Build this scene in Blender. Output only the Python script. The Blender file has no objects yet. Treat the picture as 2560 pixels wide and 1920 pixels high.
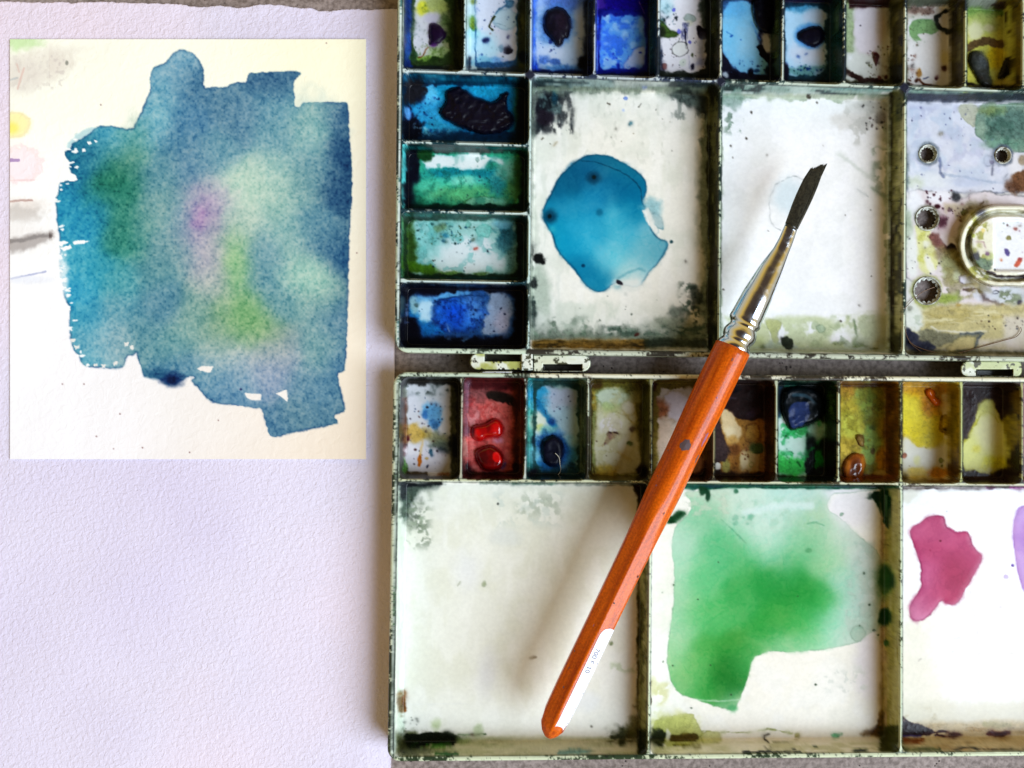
import bpy, bmesh, math, random
import numpy as np
from mathutils import Vector, Matrix

# ---------------------------------------------------------------- camera, light
S = 0.00012            # metres per drawing unit (the drawing unit is 1/2560 of the frame width)
D = 2400.0             # camera height over the table, drawing units
CX, CY = 1280.0, 960.0
scene = bpy.context.scene
col = scene.collection
cam = bpy.data.cameras.new("camera"); camo = bpy.data.objects.new("camera", cam); col.objects.link(camo)
camo.location = (0, 0, D * S)
cam.sensor_fit = 'HORIZONTAL'; cam.sensor_width = 36.0
cam.lens = 36.0 * D / 2560.0
cam.clip_start = 0.01; cam.clip_end = 20
scene.camera = camo
scene.view_settings.view_transform = 'Standard'
scene.view_settings.look = 'None'
scene.view_settings.exposure = 0.0
scene.view_settings.gamma = 1.0
world = bpy.data.worlds.new("World"); scene.world = world
world.use_nodes = True
wt = world.node_tree; bgn = wt.nodes["Background"]
# dim warm room: bands shaped for chrome reflections and brown shade, dark overhead
_tc = wt.nodes.new('ShaderNodeTexCoord'); _sx = wt.nodes.new('ShaderNodeSeparateXYZ'); _rp = wt.nodes.new('ShaderNodeValToRGB')
wt.links.new(_tc.outputs['Generated'], _sx.inputs[0]); wt.links.new(_sx.outputs['Z'], _rp.inputs[0]); wt.links.new(_rp.outputs[0], bgn.inputs[0])
_rp.color_ramp.elements[0].position = .10; _rp.color_ramp.elements[0].color = (.78, .72, .55, 1)
_rp.color_ramp.elements[1].position = 1.0; _rp.color_ramp.elements[1].color = (.07, .05, .04, 1)
_e = _rp.color_ramp.elements.new(.58); _e.color = (1.0, .63, .13, 1)
_e = _rp.color_ramp.elements.new(.80); _e.color = (.12, .075, .045, 1)
bgn.inputs[1].default_value = 0.80

def area(name, az, zen, dist, sx, sy, power, color):
    l = bpy.data.lights.new(name, 'AREA'); l.shape = 'RECTANGLE'; l.size = sx; l.size_y = sy
    l.energy = power; l.color = color
    o = bpy.data.objects.new(name, l); col.objects.link(o)
    az, zen = math.radians(az), math.radians(zen)
    d = Vector((math.cos(az) * math.sin(zen), math.sin(az) * math.sin(zen), math.cos(zen)))
    o.location = d * dist
    o.rotation_euler = d.to_track_quat('Z', 'Y').to_euler()
    return o
# the window: low on the right and a little towards the viewer
area("window_light", -27, 48, 3.4, 2.3, 2.3, 196, (0.80, 0.94, 1.10))

# ---------------------------------------------------------------- helpers
def lin(c):
    c = np.asarray(c, float)
    return np.where(c <= 0.04045, c / 12.92, ((c + 0.055) / 1.055) ** 2.4)
def wpt(X, Y, z):
    """drawing position (as seen from straight above) at height z -> metres"""
    k = (D - z) / D * S
    return ((X - CX) * k, (CY - Y) * k, z * S)
def app(wx, wy, z):
    """metres -> drawing position"""
    k = (D - z) / D * S
    return wx / k + CX, CY - wy / k
def link(name, me, mat=None, parent=None):
    o = bpy.data.objects.new(name, me); col.objects.link(o)
    if mat is not None: me.materials.append(mat)
    if parent is not None: o.parent = parent
    return o
def tag(o, label=None, cat=None, group=None, kind=None):
    if label: o['label'] = label
    if cat: o['category'] = cat
    if group: o['group'] = group
    if kind: o['kind'] = kind
    return o
def empty(name, loc=(0, 0, 0)):
    o = bpy.data.objects.new(name, None); col.objects.link(o); o.location = loc
    o.empty_display_size = 0.01
    return o
def np_mesh(name, co, faces, colr=None, smooth=True):
    """co (n,3) metres; faces (m,4) ints"""
    me = bpy.data.meshes.new(name)
    n, m, k = len(co), len(faces), faces.shape[1]
    me.vertices.add(n); me.vertices.foreach_set('co', np.ascontiguousarray(co, np.float32).ravel())
    me.loops.add(m * k); me.loops.foreach_set('vertex_index', np.ascontiguousarray(faces, np.int32).ravel())
    me.polygons.add(m); me.polygons.foreach_set('loop_start', np.arange(0, m * k, k, dtype=np.int32))
    me.polygons.foreach_set('loop_total', np.full(m, k, np.int32))
    me.polygons.foreach_set('use_smooth', np.full(m, smooth, bool))
    me.update(calc_edges=True)
    if colr is not None:
        at = me.color_attributes.new('Col', 'FLOAT_COLOR', 'POINT')
        at.data.foreach_set('color', np.ascontiguousarray(colr, np.float32).ravel())
    me.validate()
    return me
def grid_faces(nr, nc, keep=None):
    i = np.arange(nr * nc).reshape(nr, nc)
    f = np.stack([i[:-1, :-1], i[1:, :-1], i[1:, 1:], i[:-1, 1:]], -1)
    if keep is not None: f = f[keep]
    return f.reshape(-1, 4)
def compact(co, faces, colr):
    used = np.unique(faces); mp = np.zeros(len(co), np.int64); mp[used] = np.arange(len(used))
    return co[used], mp[faces], (colr[used] if colr is not None else None)
# ---------------------------------------------------------------- the paint: stains, washes, residue and walls toned with their shade, on a plan
R = 1.6; X0, Y0 = -30.0, -110.0; NC, NR = 1750, 1294
CV = np.zeros((NR, NC, 3)); CV[:] = (0.80, 0.86, 0.80)
GL = np.full((NR, NC), 0.35)      # roughness
TH = np.zeros((NR, NC))           # paint thickness
GX = X0 + R * np.arange(NC); GY = Y0 + R * np.arange(NR)
def _hash(ix, iy, seed):
    h = (ix.astype(np.int64) * 374761393 + iy.astype(np.int64) * 668265263 + seed * 974634777) & 0xffffffff
    h = ((h ^ (h >> 13)) * 1274126177) & 0xffffffff
    h = ((h ^ (h >> 16)) * 2246822519) & 0xffffffff
    return ((h ^ (h >> 15)) & 0xffffff) / float(0xffffff)
def vn(x, y, seed):
    ix = np.floor(x); iy = np.floor(y); fx = x - ix; fy = y - iy
    fx = fx * fx * (3 - 2 * fx); fy = fy * fy * (3 - 2 * fy)
    a = _hash(ix, iy, seed); b = _hash(ix + 1, iy, seed); c = _hash(ix, iy + 1, seed); d = _hash(ix + 1, iy + 1, seed)
    return (a + (b - a) * fx) * (1 - fy) + (c + (d - c) * fx) * fy
def fbm(x, y, sc, seed, o=4, sy=None):
    sy = sy or sc; t = 0; w = 0; a = 1
    for k in range(o):
        t = t + a * vn(x / sc * 2 ** k + 17.3 * k, y / sy * 2 ** k + 5.1 * k, seed + k * 31); w += a; a *= 0.55
    return t / w * 2 - 1
def ss(a, b, t):
    t = np.clip((t - a) / (b - a), 0, 1); return t * t * (3 - 2 * t)
_v = [0, 0, 1.0]; _seed = [1]; _clip = [None]
def V(ox, oy, s): _v[:] = [ox, oy, s]
def P(x, y): return _v[0] + x / _v[2], _v[1] + y / _v[2]
def clip(x0=None, y0=None, x1=None, y1=None, soft=3):
    """limit the next strokes to a box, in current view units"""
    if x0 is None: _clip[0] = None; return
    a = P(x0, y0); b = P(x1, y1); _clip[0] = (a[0], a[1], b[0], b[1], soft)
def win(x0, y0, x1, y1):
    if _clip[0] is not None:
        c = _clip[0]; x0 = max(x0, c[0] - 4); y0 = max(y0, c[1] - 4); x1 = min(x1, c[2] + 4); y1 = min(y1, c[3] + 4)
    i0 = int(max(0, (x0 - X0) // R)); i1 = int(min(NC, (x1 - X0) // R + 2))
    j0 = int(max(0, (y0 - Y0) // R)); j1 = int(min(NR, (y1 - Y0) // R + 2))
    if i1 <= i0 or j1 <= j0: return None
    x, y = np.meshgrid(GX[i0:i1], GY[j0:j1]); return (slice(j0, j1), slice(i0, i1)), x, y
def cmask(x, y):
    if _clip[0] is None: return 1.0
    x0, y0, x1, y1, s = _clip[0]
    d = np.minimum(np.minimum(x - x0, x1 - x), np.minimum(y - y0, y1 - y))
    return np.clip(d / s + 0.5, 0, 1)
def C(c): return np.array(c, float) / 255.0
def put(sl, m, c, mode='n', g=None, th=None):
    m3 = m[..., None]
    if mode == 'n': CV[sl] = CV[sl] * (1 - m3) + c * m3
    else: CV[sl] = CV[sl] * (1 - m3 + m3 * c)
    if g is not None: GL[sl] = GL[sl] * (1 - m) + g * m
    if th is not None: TH[sl] = TH[sl] * (1 - m) + th * m
def nseed(): _seed[0] += 7; return _seed[0]
def psdf(pts, x, y):
    """signed distance to polygon, + inside"""
    d = np.full(x.shape, 1e9); ins = np.zeros(x.shape, bool); n = len(pts)
    for i in range(n):
        ax, ay = pts[i]; bx, by = pts[(i + 1) % n]
        ex, ey = bx - ax, by - ay; L = ex * ex + ey * ey + 1e-9
        t = np.clip(((x - ax) * ex + (y - ay) * ey) / L, 0, 1)
        d = np.minimum(d, (x - ax - t * ex) ** 2 + (y - ay - t * ey) ** 2)
        if ay != by:
            cond = ((ay > y) != (by > y)) & (x < ex * (y - ay) / (by - ay) + ax); ins ^= cond
    return np.where(ins, 1, -1) * np.sqrt(d)
def smoothpoly(pts, it=1):
    for _ in range(it):
        q = []
        for i in range(len(pts)):
            a = pts[i]; b = pts[(i + 1) % len(pts)]
            q += [(a[0] * .75 + b[0] * .25, a[1] * .75 + b[1] * .25), (a[0] * .25 + b[0] * .75, a[1] * .25 + b[1] * .75)]
        pts = q
    return pts
def poly(pts, c, a=1.0, soft=1.5, rough=3, rs=14, edge=None, ew=2.5, ea=0.7, mode='n', g=None, th=None, sm=1, field=None, seed=None):
    """soft, rough, rs, ew in drawing units"""
    q = [P(*p) for p in pts]
    if sm: q = smoothpoly(q, sm)
    xs = [p[0] for p in q]; ys = [p[1] for p in q]; mg = soft * 2 + rough * 1.5 + ew * 2 + 3
    w = win(min(xs) - mg, min(ys) - mg, max(xs) + mg, max(ys) + mg)
    if w is None: return
    sl, x, y = w; sd = seed or nseed()
    s = psdf(q, x, y)
    if rough: s = s + rough * fbm(x, y, rs, sd, 4)
    m = ss(-soft, soft, s) * a * cmask(x, y)
    cc = C(c) if field is None else field(x, y)
    put(sl, m, cc, mode, g, th)
    if edge is not None:
        e = np.exp(-((s - ew * 0.4) / ew) ** 2) * ea * cmask(x, y) * (0.55 + 0.45 * fbm(x, y, 40, sd + 3, 2))
        put(sl, np.clip(e, 0, 1), C(edge))
    return q
def ell(cx, cy, rx, ry, c, a=1.0, soft=0.35, rough=0.25, rs=14, rot=0, mode='n', edge=None, ea=0.7, g=None, th=None):
    """soft and rough as fractions of the radius"""
    X, Y = P(cx, cy); rx /= _v[2]; ry /= _v[2]; m_ = max(rx, ry) * (1.3 + soft + rough) + 3
    w = win(X - m_, Y - m_, X + m_, Y + m_)
    if w is None: return
    sl, x, y = w; sd = nseed(); r = math.radians(rot)
    u = ((x - X) * math.cos(r) + (y - Y) * math.sin(r)) / rx; v = (-(x - X) * math.sin(r) + (y - Y) * math.cos(r)) / ry
    q = np.sqrt(u * u + v * v) + rough * fbm(x, y, rs, sd, 4)
    m = (1 - ss(1 - soft, 1 + soft, q)) * a * cmask(x, y)
    put(sl, m, C(c), mode, g, th)
    if edge is not None:
        e = np.exp(-((q - 0.97) / 0.10) ** 2) * ea * cmask(x, y)
        put(sl, e, C(edge))
def line(pts, wd, c, a=1.0, soft=0.8, rough=0.8, rs=9, taper=False, g=None, th=None):
    q = [P(*p) for p in pts]; wd = wd / _v[2] / 2
    xs = [p[0] for p in q]; ys = [p[1] for p in q]; mg = wd + rough * 2 + soft * 2 + 3
    w = win(min(xs) - mg, min(ys) - mg, max(xs) + mg, max(ys) + mg)
    if w is None: return
    sl, x, y = w; d = np.full(x.shape, 1e9); n = len(q) - 1
    for i in range(n):
        ax, ay = q[i]; bx, by = q[i + 1]; ex, ey = bx - ax, by - ay
        t = np.clip(((x - ax) * ex + (y - ay) * ey) / (ex * ex + ey * ey + 1e-9), 0, 1)
        dd = np.hypot(x - ax - t * ex, y - ay - t * ey)
        if taper: dd = dd + wd * 0.8 * np.abs((i + t) / n * 2 - 1) ** 2
        d = np.minimum(d, dd)
    s = wd - d + rough * fbm(x, y, rs, nseed(), 3)
    put(sl, ss(-soft, soft, s) * a * cmask(x, y), C(c), 'n', g, th)
_rg = random.Random(5)
def dots(x0, y0, x1, y1, n, r0, r1, cols, a=0.9):
    for _ in range(n):
        r = r0 + (r1 - r0) * _rg.random() ** 2.5
        ell(_rg.uniform(x0, x1), _rg.uniform(y0, y1), r, r * _rg.uniform(.7, 1.4), _rg.choice(cols), a, .35, .3, 3, rot=_rg.uniform(0, 180))
def tex(x0, y0, x1, y1, c, sc=10, thr=0.1, w=0.08, a=0.7, sy=None, soft=12, mode='n', edge=None, o=4, g=None, th=None):
    """patches where noise passes a threshold, feathered at the box's border"""
    A = P(x0, y0); B = P(x1, y1); ww = win(A[0], A[1], B[0], B[1])
    if ww is None: return
    sl, x, y = ww; n = fbm(x, y, sc, nseed(), o, sy)
    d = np.minimum(np.minimum(x - A[0], B[0] - x), np.minimum(y - A[1], B[1] - y))
    f = ss(0, soft, d) * cmask(x, y)
    put(sl, ss(thr - w, thr + w, n) * a * f, C(c), mode, g, th)
    if edge is not None: put(sl, np.exp(-((n - thr) / 0.035) ** 2) * 0.55 * a * f, C(edge))
def grime(x0, y0, x1, y1, c, wl, wt, wr, wb, a=1.0, sc=14, w=0.22, amp=0.55, sy=None, g=None, th=None, r=0):
    """residue gathered along the sides of a well floor; widths in drawing units"""
    A = P(x0, y0); B = P(x1, y1); ww = win(A[0], A[1], B[0], B[1])
    if ww is None: return
    sl, x, y = ww; eps = 1e-3
    ds = [(x - A[0]) / max(wl, eps), (y - A[1]) / max(wt, eps), (B[0] - x) / max(wr, eps), (B[1] - y) / max(wb, eps)]
    k = [np.clip(3 - d, 0, 3) for d in ds]
    q = 3 - np.sqrt(sum(t * t for t in k)) + 1.3 * amp * fbm(x, y, sc, nseed(), 4, sy)
    put(sl, (1 - ss(1 - w, 1 + w, q)) * a * cmask(x, y), C(c), 'n', g, th)
def cfield(cps, sig):
    """blended colours from control points (view units)"""
    pts = [(P(p[0], p[1]), C(p[2])) for p in cps]; sg = sig / _v[2]
    def f(x, y):
        sd = nseed(); wx = x + 14 * fbm(x, y, 60, sd, 3); wy = y + 14 * fbm(x, y, 60, sd + 5, 3)
        num = 0; den = 1e-12
        for (px, py), cc in pts:
            w = np.exp(-((wx - px) ** 2 + (wy - py) ** 2) / (2 * sg * sg)) + 1e-9 / (1 + ((wx - px) ** 2 + (wy - py) ** 2) / 1e4)
            num = num + w[..., None] * cc; den = den + w
        return num / den[..., None]
    return f
def box(x0, y0, x1, y1, c, a=1.0, soft=1.2, rough=1.0, rs=12, r=0, **k):
    if r:
        p = [(x0 + r, y0), (x1 - r, y0), (x1 - r * .3, y0 + r * .3), (x1, y0 + r), (x1, y1 - r), (x1 - r * .3, y1 - r * .3), (x1 - r, y1), (x0 + r, y1), (x0 + r * .3, y1 - r * .3), (x0, y1 - r), (x0, y0 + r), (x0 + r * .3, y0 + r * .3)]
    else: p = [(x0, y0), (x1, y0), (x1, y1), (x0, y1)]
    poly(p, c, a, soft, rough, rs, sm=0, **k)
PUD = []      # outlines of puddles: (name, points, height, label)
LUMP = []     # outlines of lumps
def lump(pts, c, h, label, soft=1.2, rough=2.0, rs=9, g=0.25, z=25, bump=0.5):
    sd = nseed(); q = poly(pts, c, 1, soft, rough, rs, g=g, sm=2, seed=sd)
    LUMP.append((q, h, label, g, sd, rough, rs, bump))
def epts(cx, cy, rx, ry, rot=0, n=14):
    r = math.radians(rot); o = []
    for i in range(n):
        t = 2 * math.pi * i / n; u, v = rx * math.cos(t), ry * math.sin(t)
        o.append((cx + u * math.cos(r) - v * math.sin(r), cy + u * math.sin(r) + v * math.cos(r)))
    return o
def ring(cx, cy, rx, ry, wd, c, a=.8):
    line([(cx + rx * math.cos(t * math.pi / 9), cy + ry * math.sin(t * math.pi / 9)) for t in range(19)], wd, c, a)
DK = [(25, 22, 30), (35, 25, 25), (20, 25, 40), (45, 30, 25)]
# ---- tray lattice: lines of ridges, in drawing units
def T1(u, v):
    return u - 8 * (v / 870.0) * np.clip(1 - (u - 1000) / 2500.0, 0, 1), v + (u - 1000) * (0.038 - 0.023 * v / 870.0)
def T2(u, v):
    sl = np.interp(v, [937, 1200, 1904], [0.009, 0.008, -0.009])
    return u - 15 * ((v - 940) / 950.0) * np.clip(1 - (u - 1000) / 1250.0, 0, 1), v + (u - 1000) * sl
U1 = [1006, 1162, 1327, 1487, 1646, 1802, 1957, 2111, 2263, 2414, 2558, 2716]
V1_ = [-76, 176, 354, 526, 701, 870]
U2 = [998, 1155, 1315, 1471, 1628, 1785, 1941, 2096, 2252, 2403, 2555, 2716]
V2_ = [941, 1200, 1894]
def cellclip(T, u0, v0, u1, v1, s=2):
    p = [T(np.array(float(u)), np.array(float(v))) for u, v in ((u0, v0), (u1, v0), (u1, v1), (u0, v1))]
    _clip[0] = (float((p[0][0] + p[3][0]) / 2), float((p[0][1] + p[1][1]) / 2), float((p[1][0] + p[2][0]) / 2), float((p[2][1] + p[3][1]) / 2), s)
def full(c, **k):
    o = list(_v); V(0, 0, 1); b = _clip[0]; box(b[0] - 5, b[1] - 5, b[2] + 5, b[3] + 5, c, rough=0, **k); _v[:] = o

# ================= upper tray, top row
A = (980, 0, 4.148); B = (1480, 0, 4.148); E = (1960, 0, 3.687)
V(*A); cellclip(T1, U1[0], V1_[0], U1[1], V1_[1]); full((34, 44, 44))
box(120, -40, 215, 700, (30, 52, 108), soft=3); tex(110, -40, 215, 640, (60, 100, 160), 10, .1, sy=60)
box(205, -200, 672, 672, (205, 208, 205), rough=3, soft=3, r=50)
ell(590, 330, 100, 380, (128, 138, 96), .8, .5); ell(540, 120, 110, 130, (150, 160, 120), .7, .5)
ell(460, 60, 150, 110, (160, 172, 96), .8, .4); ell(310, 90, 60, 75, (222, 222, 70), .9, .4); ell(415, 120, 25, 20, (215, 220, 70), .8)
ell(330, 340, 110, 170, (214, 214, 222), .9, .4, .3); ell(430, 180, 100, 60, (192, 188, 208), .9, .3, .35)
ell(500, 560, 130, 70, (152, 176, 122), .9, .4); ell(360, 620, 130, 45, (120, 160, 66), .9, .4); ell(570, 660, 80, 25, (170, 175, 165), .8)
ell(550, 210, 50, 60, (62, 84, 46), .8, .6, .5); ell(560, 380, 20, 60, (70, 90, 50), .7, .6); ell(450, 620, 60, 35, (30, 50, 22), .9, .3, .5)
tex(205, 0, 660, 660, (90, 110, 60), 14, .35, .06, .6); grime(205, -60, 672, 672, (46, 66, 34), 6, 8, 22, 12, .9)
ell(225, 590, 40, 60, (50, 80, 50), .9, .3); line([(280, 590), (320, 570), (350, 520), (380, 500)], 14, (110, 60, 25), .8, rough=1.5)
dots(210, 220, 350, 500, 26, 4, 9, [(60, 90, 80), (40, 50, 40)]); dots(400, 300, 640, 640, 20, 4, 9, [(50, 60, 30)])
box(640, -40, 745, 700, (38, 46, 24), .85, soft=4); tex(640, -40, 745, 700, (78, 86, 44), 12, .1, sy=70)  # right wall colour includes its shade, here and in the other wells
lump([(390, 240), (440, 235), (500, 262), (548, 318), (566, 372), (535, 430), (470, 468), (405, 476), (382, 450), (394, 380), (384, 300)], (36, 16, 50), 12, 'purple black')
ell(430, 470, 38, 12, (110, 40, 140), .8)

cellclip(T1, U1[1], V1_[0], U1[2], V1_[1]); full((60, 72, 84))
box(752, -60, 872, 720, (196, 220, 222), soft=4); tex(752, -60, 880, 720, (160, 190, 200), 9, .1, sy=80)  # pale left wall, painted in its sunlit tone
box(862, -200, 1315, 690, (206, 212, 234), soft=3, rough=3, r=40)
ell(950, 480, 150, 170, (172, 216, 240), .9, .4); ell(850, 340, 70, 60, (150, 205, 215), .8); ell(1180, 200, 125, 110, (176, 204, 220), .9, .12, .2, edge=(120, 150, 170), ea=.5)
ell(840, 235, 40, 72, (112, 138, 50), .95, .3, .3, edge=(50, 110, 90)); ell(845, 20, 40, 40, (120, 130, 60), .8)
poly([(1170, -10), (1240, -10), (1275, 45), (1240, 82), (1130, 82), (1060, 160), (1085, 108), (1180, 50)], (78, 118, 146), .9, 1.5, 2, 12, edge=(40, 80, 110))
ell(1070, 640, 90, 45, (100, 152, 224), .8, .5, .4); ell(940, 640, 110, 50, (120, 180, 215), .8, .4, .5); grime(862, -60, 1315, 690, (44, 84, 124), 2, 4, 6, 10, .9)
line([(1058, 172), (1030, 225), (1012, 270), (1045, 312)], 18, (52, 56, 26), rough=1.6); line([(1045, 235), (1100, 240), (1180, 278)], 4, (90, 110, 120), .7)
ell(972, 423, 34, 32, (18, 20, 62), 1, .12, .12); ell(1205, 378, 16, 22, (40, 40, 70)); ell(1020, 348, 11, 11, (130, 100, 90)); ell(1128, 500, 22, 38, (110, 140, 160), .9, .15, edge=(70, 90, 110))
poly([(1155, 482), (1212, 460), (1256, 520), (1244, 552), (1200, 566), (1156, 540)], (46, 42, 52), 1, .8, 1.5, sm=0); ell(925, 573, 14, 14, (90, 120, 170))
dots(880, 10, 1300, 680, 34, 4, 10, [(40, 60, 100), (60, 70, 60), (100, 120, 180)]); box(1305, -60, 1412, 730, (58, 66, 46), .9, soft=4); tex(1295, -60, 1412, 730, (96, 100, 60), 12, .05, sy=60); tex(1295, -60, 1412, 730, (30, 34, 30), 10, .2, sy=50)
ell(1360, 590, 46, 70, (20, 34, 46)); ell(800, 650, 26, 70, (28, 32, 50)); box(1130, 615, 1210, 640, (170, 178, 220), .7)

cellclip(T1, U1[2], V1_[0], U1[3], V1_[1]); full((22, 28, 66))
box(1455, -60, 1530, 720, (38, 78, 190), soft=5); tex(1450, -60, 1530, 700, (140, 180, 230), 8, .1, sy=70)
box(1500, -200, 2050, 720, (170, 194, 228), soft=4, rough=4, r=70); ell(1790, 20, 240, 110, (60, 90, 170), .7, .5); ell(1950, 320, 70, 250, (182, 196, 214), .8, .5)
ell(1700, 270, 190, 210, (84, 130, 196), .85, .35); ell(1650, 560, 170, 80, (192, 208, 238), .9, .5)
ell(1570, 620, 60, 50, (60, 96, 170), .8, .4, .7); ell(1700, 640, 60, 35, (50, 84, 150), .8, .4, .7); ell(1780, 700, 200, 30, (60, 110, 170), .8, .5, .5)
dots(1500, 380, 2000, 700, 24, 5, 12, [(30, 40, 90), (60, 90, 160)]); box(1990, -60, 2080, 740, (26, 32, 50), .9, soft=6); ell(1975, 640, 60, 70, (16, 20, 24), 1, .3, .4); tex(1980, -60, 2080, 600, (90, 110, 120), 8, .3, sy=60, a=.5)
lump([(1570, 190), (1600, 110), (1680, 68), (1760, 80), (1830, 140), (1862, 230), (1850, 330), (1832, 410), (1790, 400), (1770, 470), (1710, 495), (1690, 440), (1640, 390), (1580, 320)], (24, 20, 36), 14, 'blue black')
ell(1750, 240, 60, 110, (58, 44, 60), .55, .6, .5); ell(1648, 432, 22, 32, (30, 50, 110), .9, .15)

V(*B); cellclip(T1, U1[3], V1_[0], U1[4], V1_[1]); full((20, 26, 66))
box(38, -60, 92, 760, (60, 92, 214), soft=4); tex(36, -60, 92, 740, (190, 215, 245), 7, .05, sy=80)
box(60, -100, 640, 160, (26, 12, 110), soft=8); ell(90, 40, 50, 90, (80, 50, 140), .7, .5)
poly([(80, 170), (120, 115), (200, 106), (430, 118), (540, 190), (566, 480), (574, 640), (550, 738), (90, 742), (70, 650)], (94, 146, 234), 1, 3, 2, g=.2)
tex(70, 120, 570, 740, (48, 92, 214), 16, -.02, .12, .65, edge=(40, 80, 190)); tex(80, 120, 570, 740, (160, 196, 244), 22, .15, .12, .6)
poly([(455, 480), (560, 465), (566, 700), (540, 735), (330, 726), (320, 655), (400, 560)], (160, 176, 220), .95, 1.5, 2.5, edge=(50, 90, 190)); tex(330, 640, 560, 740, (60, 110, 200), 8, .1, .1, .6)
ell(270, 690, 18, 30, (30, 50, 150)); ell(140, 150, 36, 30, (170, 205, 245), .8); grime(70, 100, 580, 745, (18, 22, 110), 4, 14, 8, 8, .9)
box(578, -60, 682, 780, (26, 52, 62), 1, soft=4); tex(578, -60, 682, 700, (60, 96, 100), 9, .1, sy=70); ell(600, 770, 60, 18, (12, 12, 20)); line([(490, 20), (515, 90), (540, 130)], 8, (170, 140, 190), .7)
dots(100, 200, 540, 700, 24, 5, 12, [(40, 60, 170), (60, 90, 200)])

cellclip(T1, U1[4], V1_[0], U1[5], V1_[1]); full((30, 36, 28))
box(700, -200, 1212, 770, (226, 222, 230), soft=3, rough=3, r=50); ell(760, 60, 100, 100, (165, 195, 202), .9, .5, .5); ell(1180, 110, 70, 200, (48, 58, 50), .9, .4, .5)
poly([(690, 190), (740, 210), (790, 296), (860, 320), (904, 350), (872, 384), (770, 392), (700, 388)], (70, 92, 46), 1, 2, 3, edge=(30, 40, 30)); ell(720, 330, 40, 60, (34, 40, 30), .9); dots(700, 60, 880, 260, 30, 6, 18, [(36, 46, 50), (80, 110, 120)])
poly([(1065, 275), (1118, 258), (1152, 300), (1200, 285), (1215, 405), (1130, 412), (1098, 370)], (26, 20, 32), 1, 1, 3); ell(1150, 480, 40, 120, (120, 130, 150), .6, .5, .6)
ell(1010, 190, 68, 40, (150, 165, 160), .9, .15, edge=(120, 130, 120)); ell(1010, 240, 50, 30, (200, 200, 180), .8)
for t in range(5): line([(948 + 14 * t, 236), (940 + 10 * t, 330), (925 + 16 * t, 410 + 14 * (t % 2))], 7, (50, 56, 96), .8, rough=1.5)
line([(960, 300), (978, 500)], 12, (24, 24, 44)); line([(905, 440), (912, 390)], 6, (60, 70, 60)); ring(915, 505, 86, 73, 9, (40, 44, 40)); ell(915, 505, 78, 66, (222, 226, 218), .7, .1)
for p, q, r_ in ((855, 105, 19), (909, 328, 21), (1013, 442, 17)): ell(p, q, r_, r_, (108, 112, 196), 1, .1, .1, edge=(60, 60, 150))
ell(750, 693, 32, 33, (112, 76, 74), 1, .1, .1, edge=(60, 40, 40)); ell(1045, 690, 24, 34, (20, 20, 40)); ell(1150, 640, 75, 60, (112, 122, 164), .7, .5, .6); line([(1005, 570), (1008, 710)], 6, (80, 90, 130), .7); ell(1043, 575, 13, 18, (60, 70, 40))
ell(940, 650, 30, 40, (185, 200, 180), .7, .2); ell(715, 600, 24, 140, (36, 44, 60), .9, .4, .6); ell(730, 750, 40, 40, (30, 30, 50), .7, .3, .8); dots(700, 400, 1200, 760, 30, 4, 9, DK)
grime(690, -60, 1212, 775, (30, 36, 30), 2, 4, 8, 8, .9); box(1212, -60, 1312, 790, (32, 38, 24), 1, soft=5); tex(1200, 0, 1312, 700, (82, 84, 56), 9, .15, sy=70)

cellclip(T1, U1[5], V1_[0], U1[6], V1_[1]); full((26, 26, 44))
poly([(1350, 14), (1665, 14), (1700, 160), (1724, 300), (1700, 400), (1770, 540), (1830, 660), (1872, 765), (1700, 782), (1500, 735), (1400, 620), (1345, 520)], (126, 186, 236), 1, 2.5, 2.5, g=.2)
ell(1480, 90, 160, 90, (96, 164, 226), .7, .6); ell(1610, 420, 110, 180, (150, 198, 240), .7, .6); ell(1812, 440, 56, 105, (196, 200, 206), .95, .35, .3); line([(1650, 230), (1700, 340), (1740, 420)], 16, (70, 120, 190), .7)
box(1850, -60, 1955, 800, (38, 52, 34), 1, soft=5); tex(1840, -60, 1955, 760, (84, 96, 62), 10, .1, sy=70)
lump([(1668, -60), (1670, 160), (1700, 270), (1760, 345), (1840, 350), (1890, 260), (1905, 120), (1900, -60)], (12, 12, 28), 14, 'glossy black')
line([(1740, 490), (1770, 560), (1830, 620), (1880, 640)], 66, (16, 18, 26), rough=3); ell(1735, 370, 12, 12, (40, 50, 110)); ell(1448, 372, 12, 10, (40, 90, 160)); line([(1395, 320), (1455, 365)], 4, (40, 90, 160), .8)
ell(1540, 416, 8, 8, (50, 90, 160)); ell(1400, 770, 44, 30, (190, 205, 220), .9); ell(1470, 770, 70, 40, (18, 18, 34), 1, .3, .5); ell(1650, 750, 34, 44, (12, 14, 24), 1, .3, .5); ell(1708, 738, 30, 22, (40, 70, 100)); ell(1840, 740, 50, 60, (18, 22, 34), .9, .4, .5)
dots(1450, 620, 1860, 780, 24, 5, 14, [(20, 30, 60), (40, 60, 90)])

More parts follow.
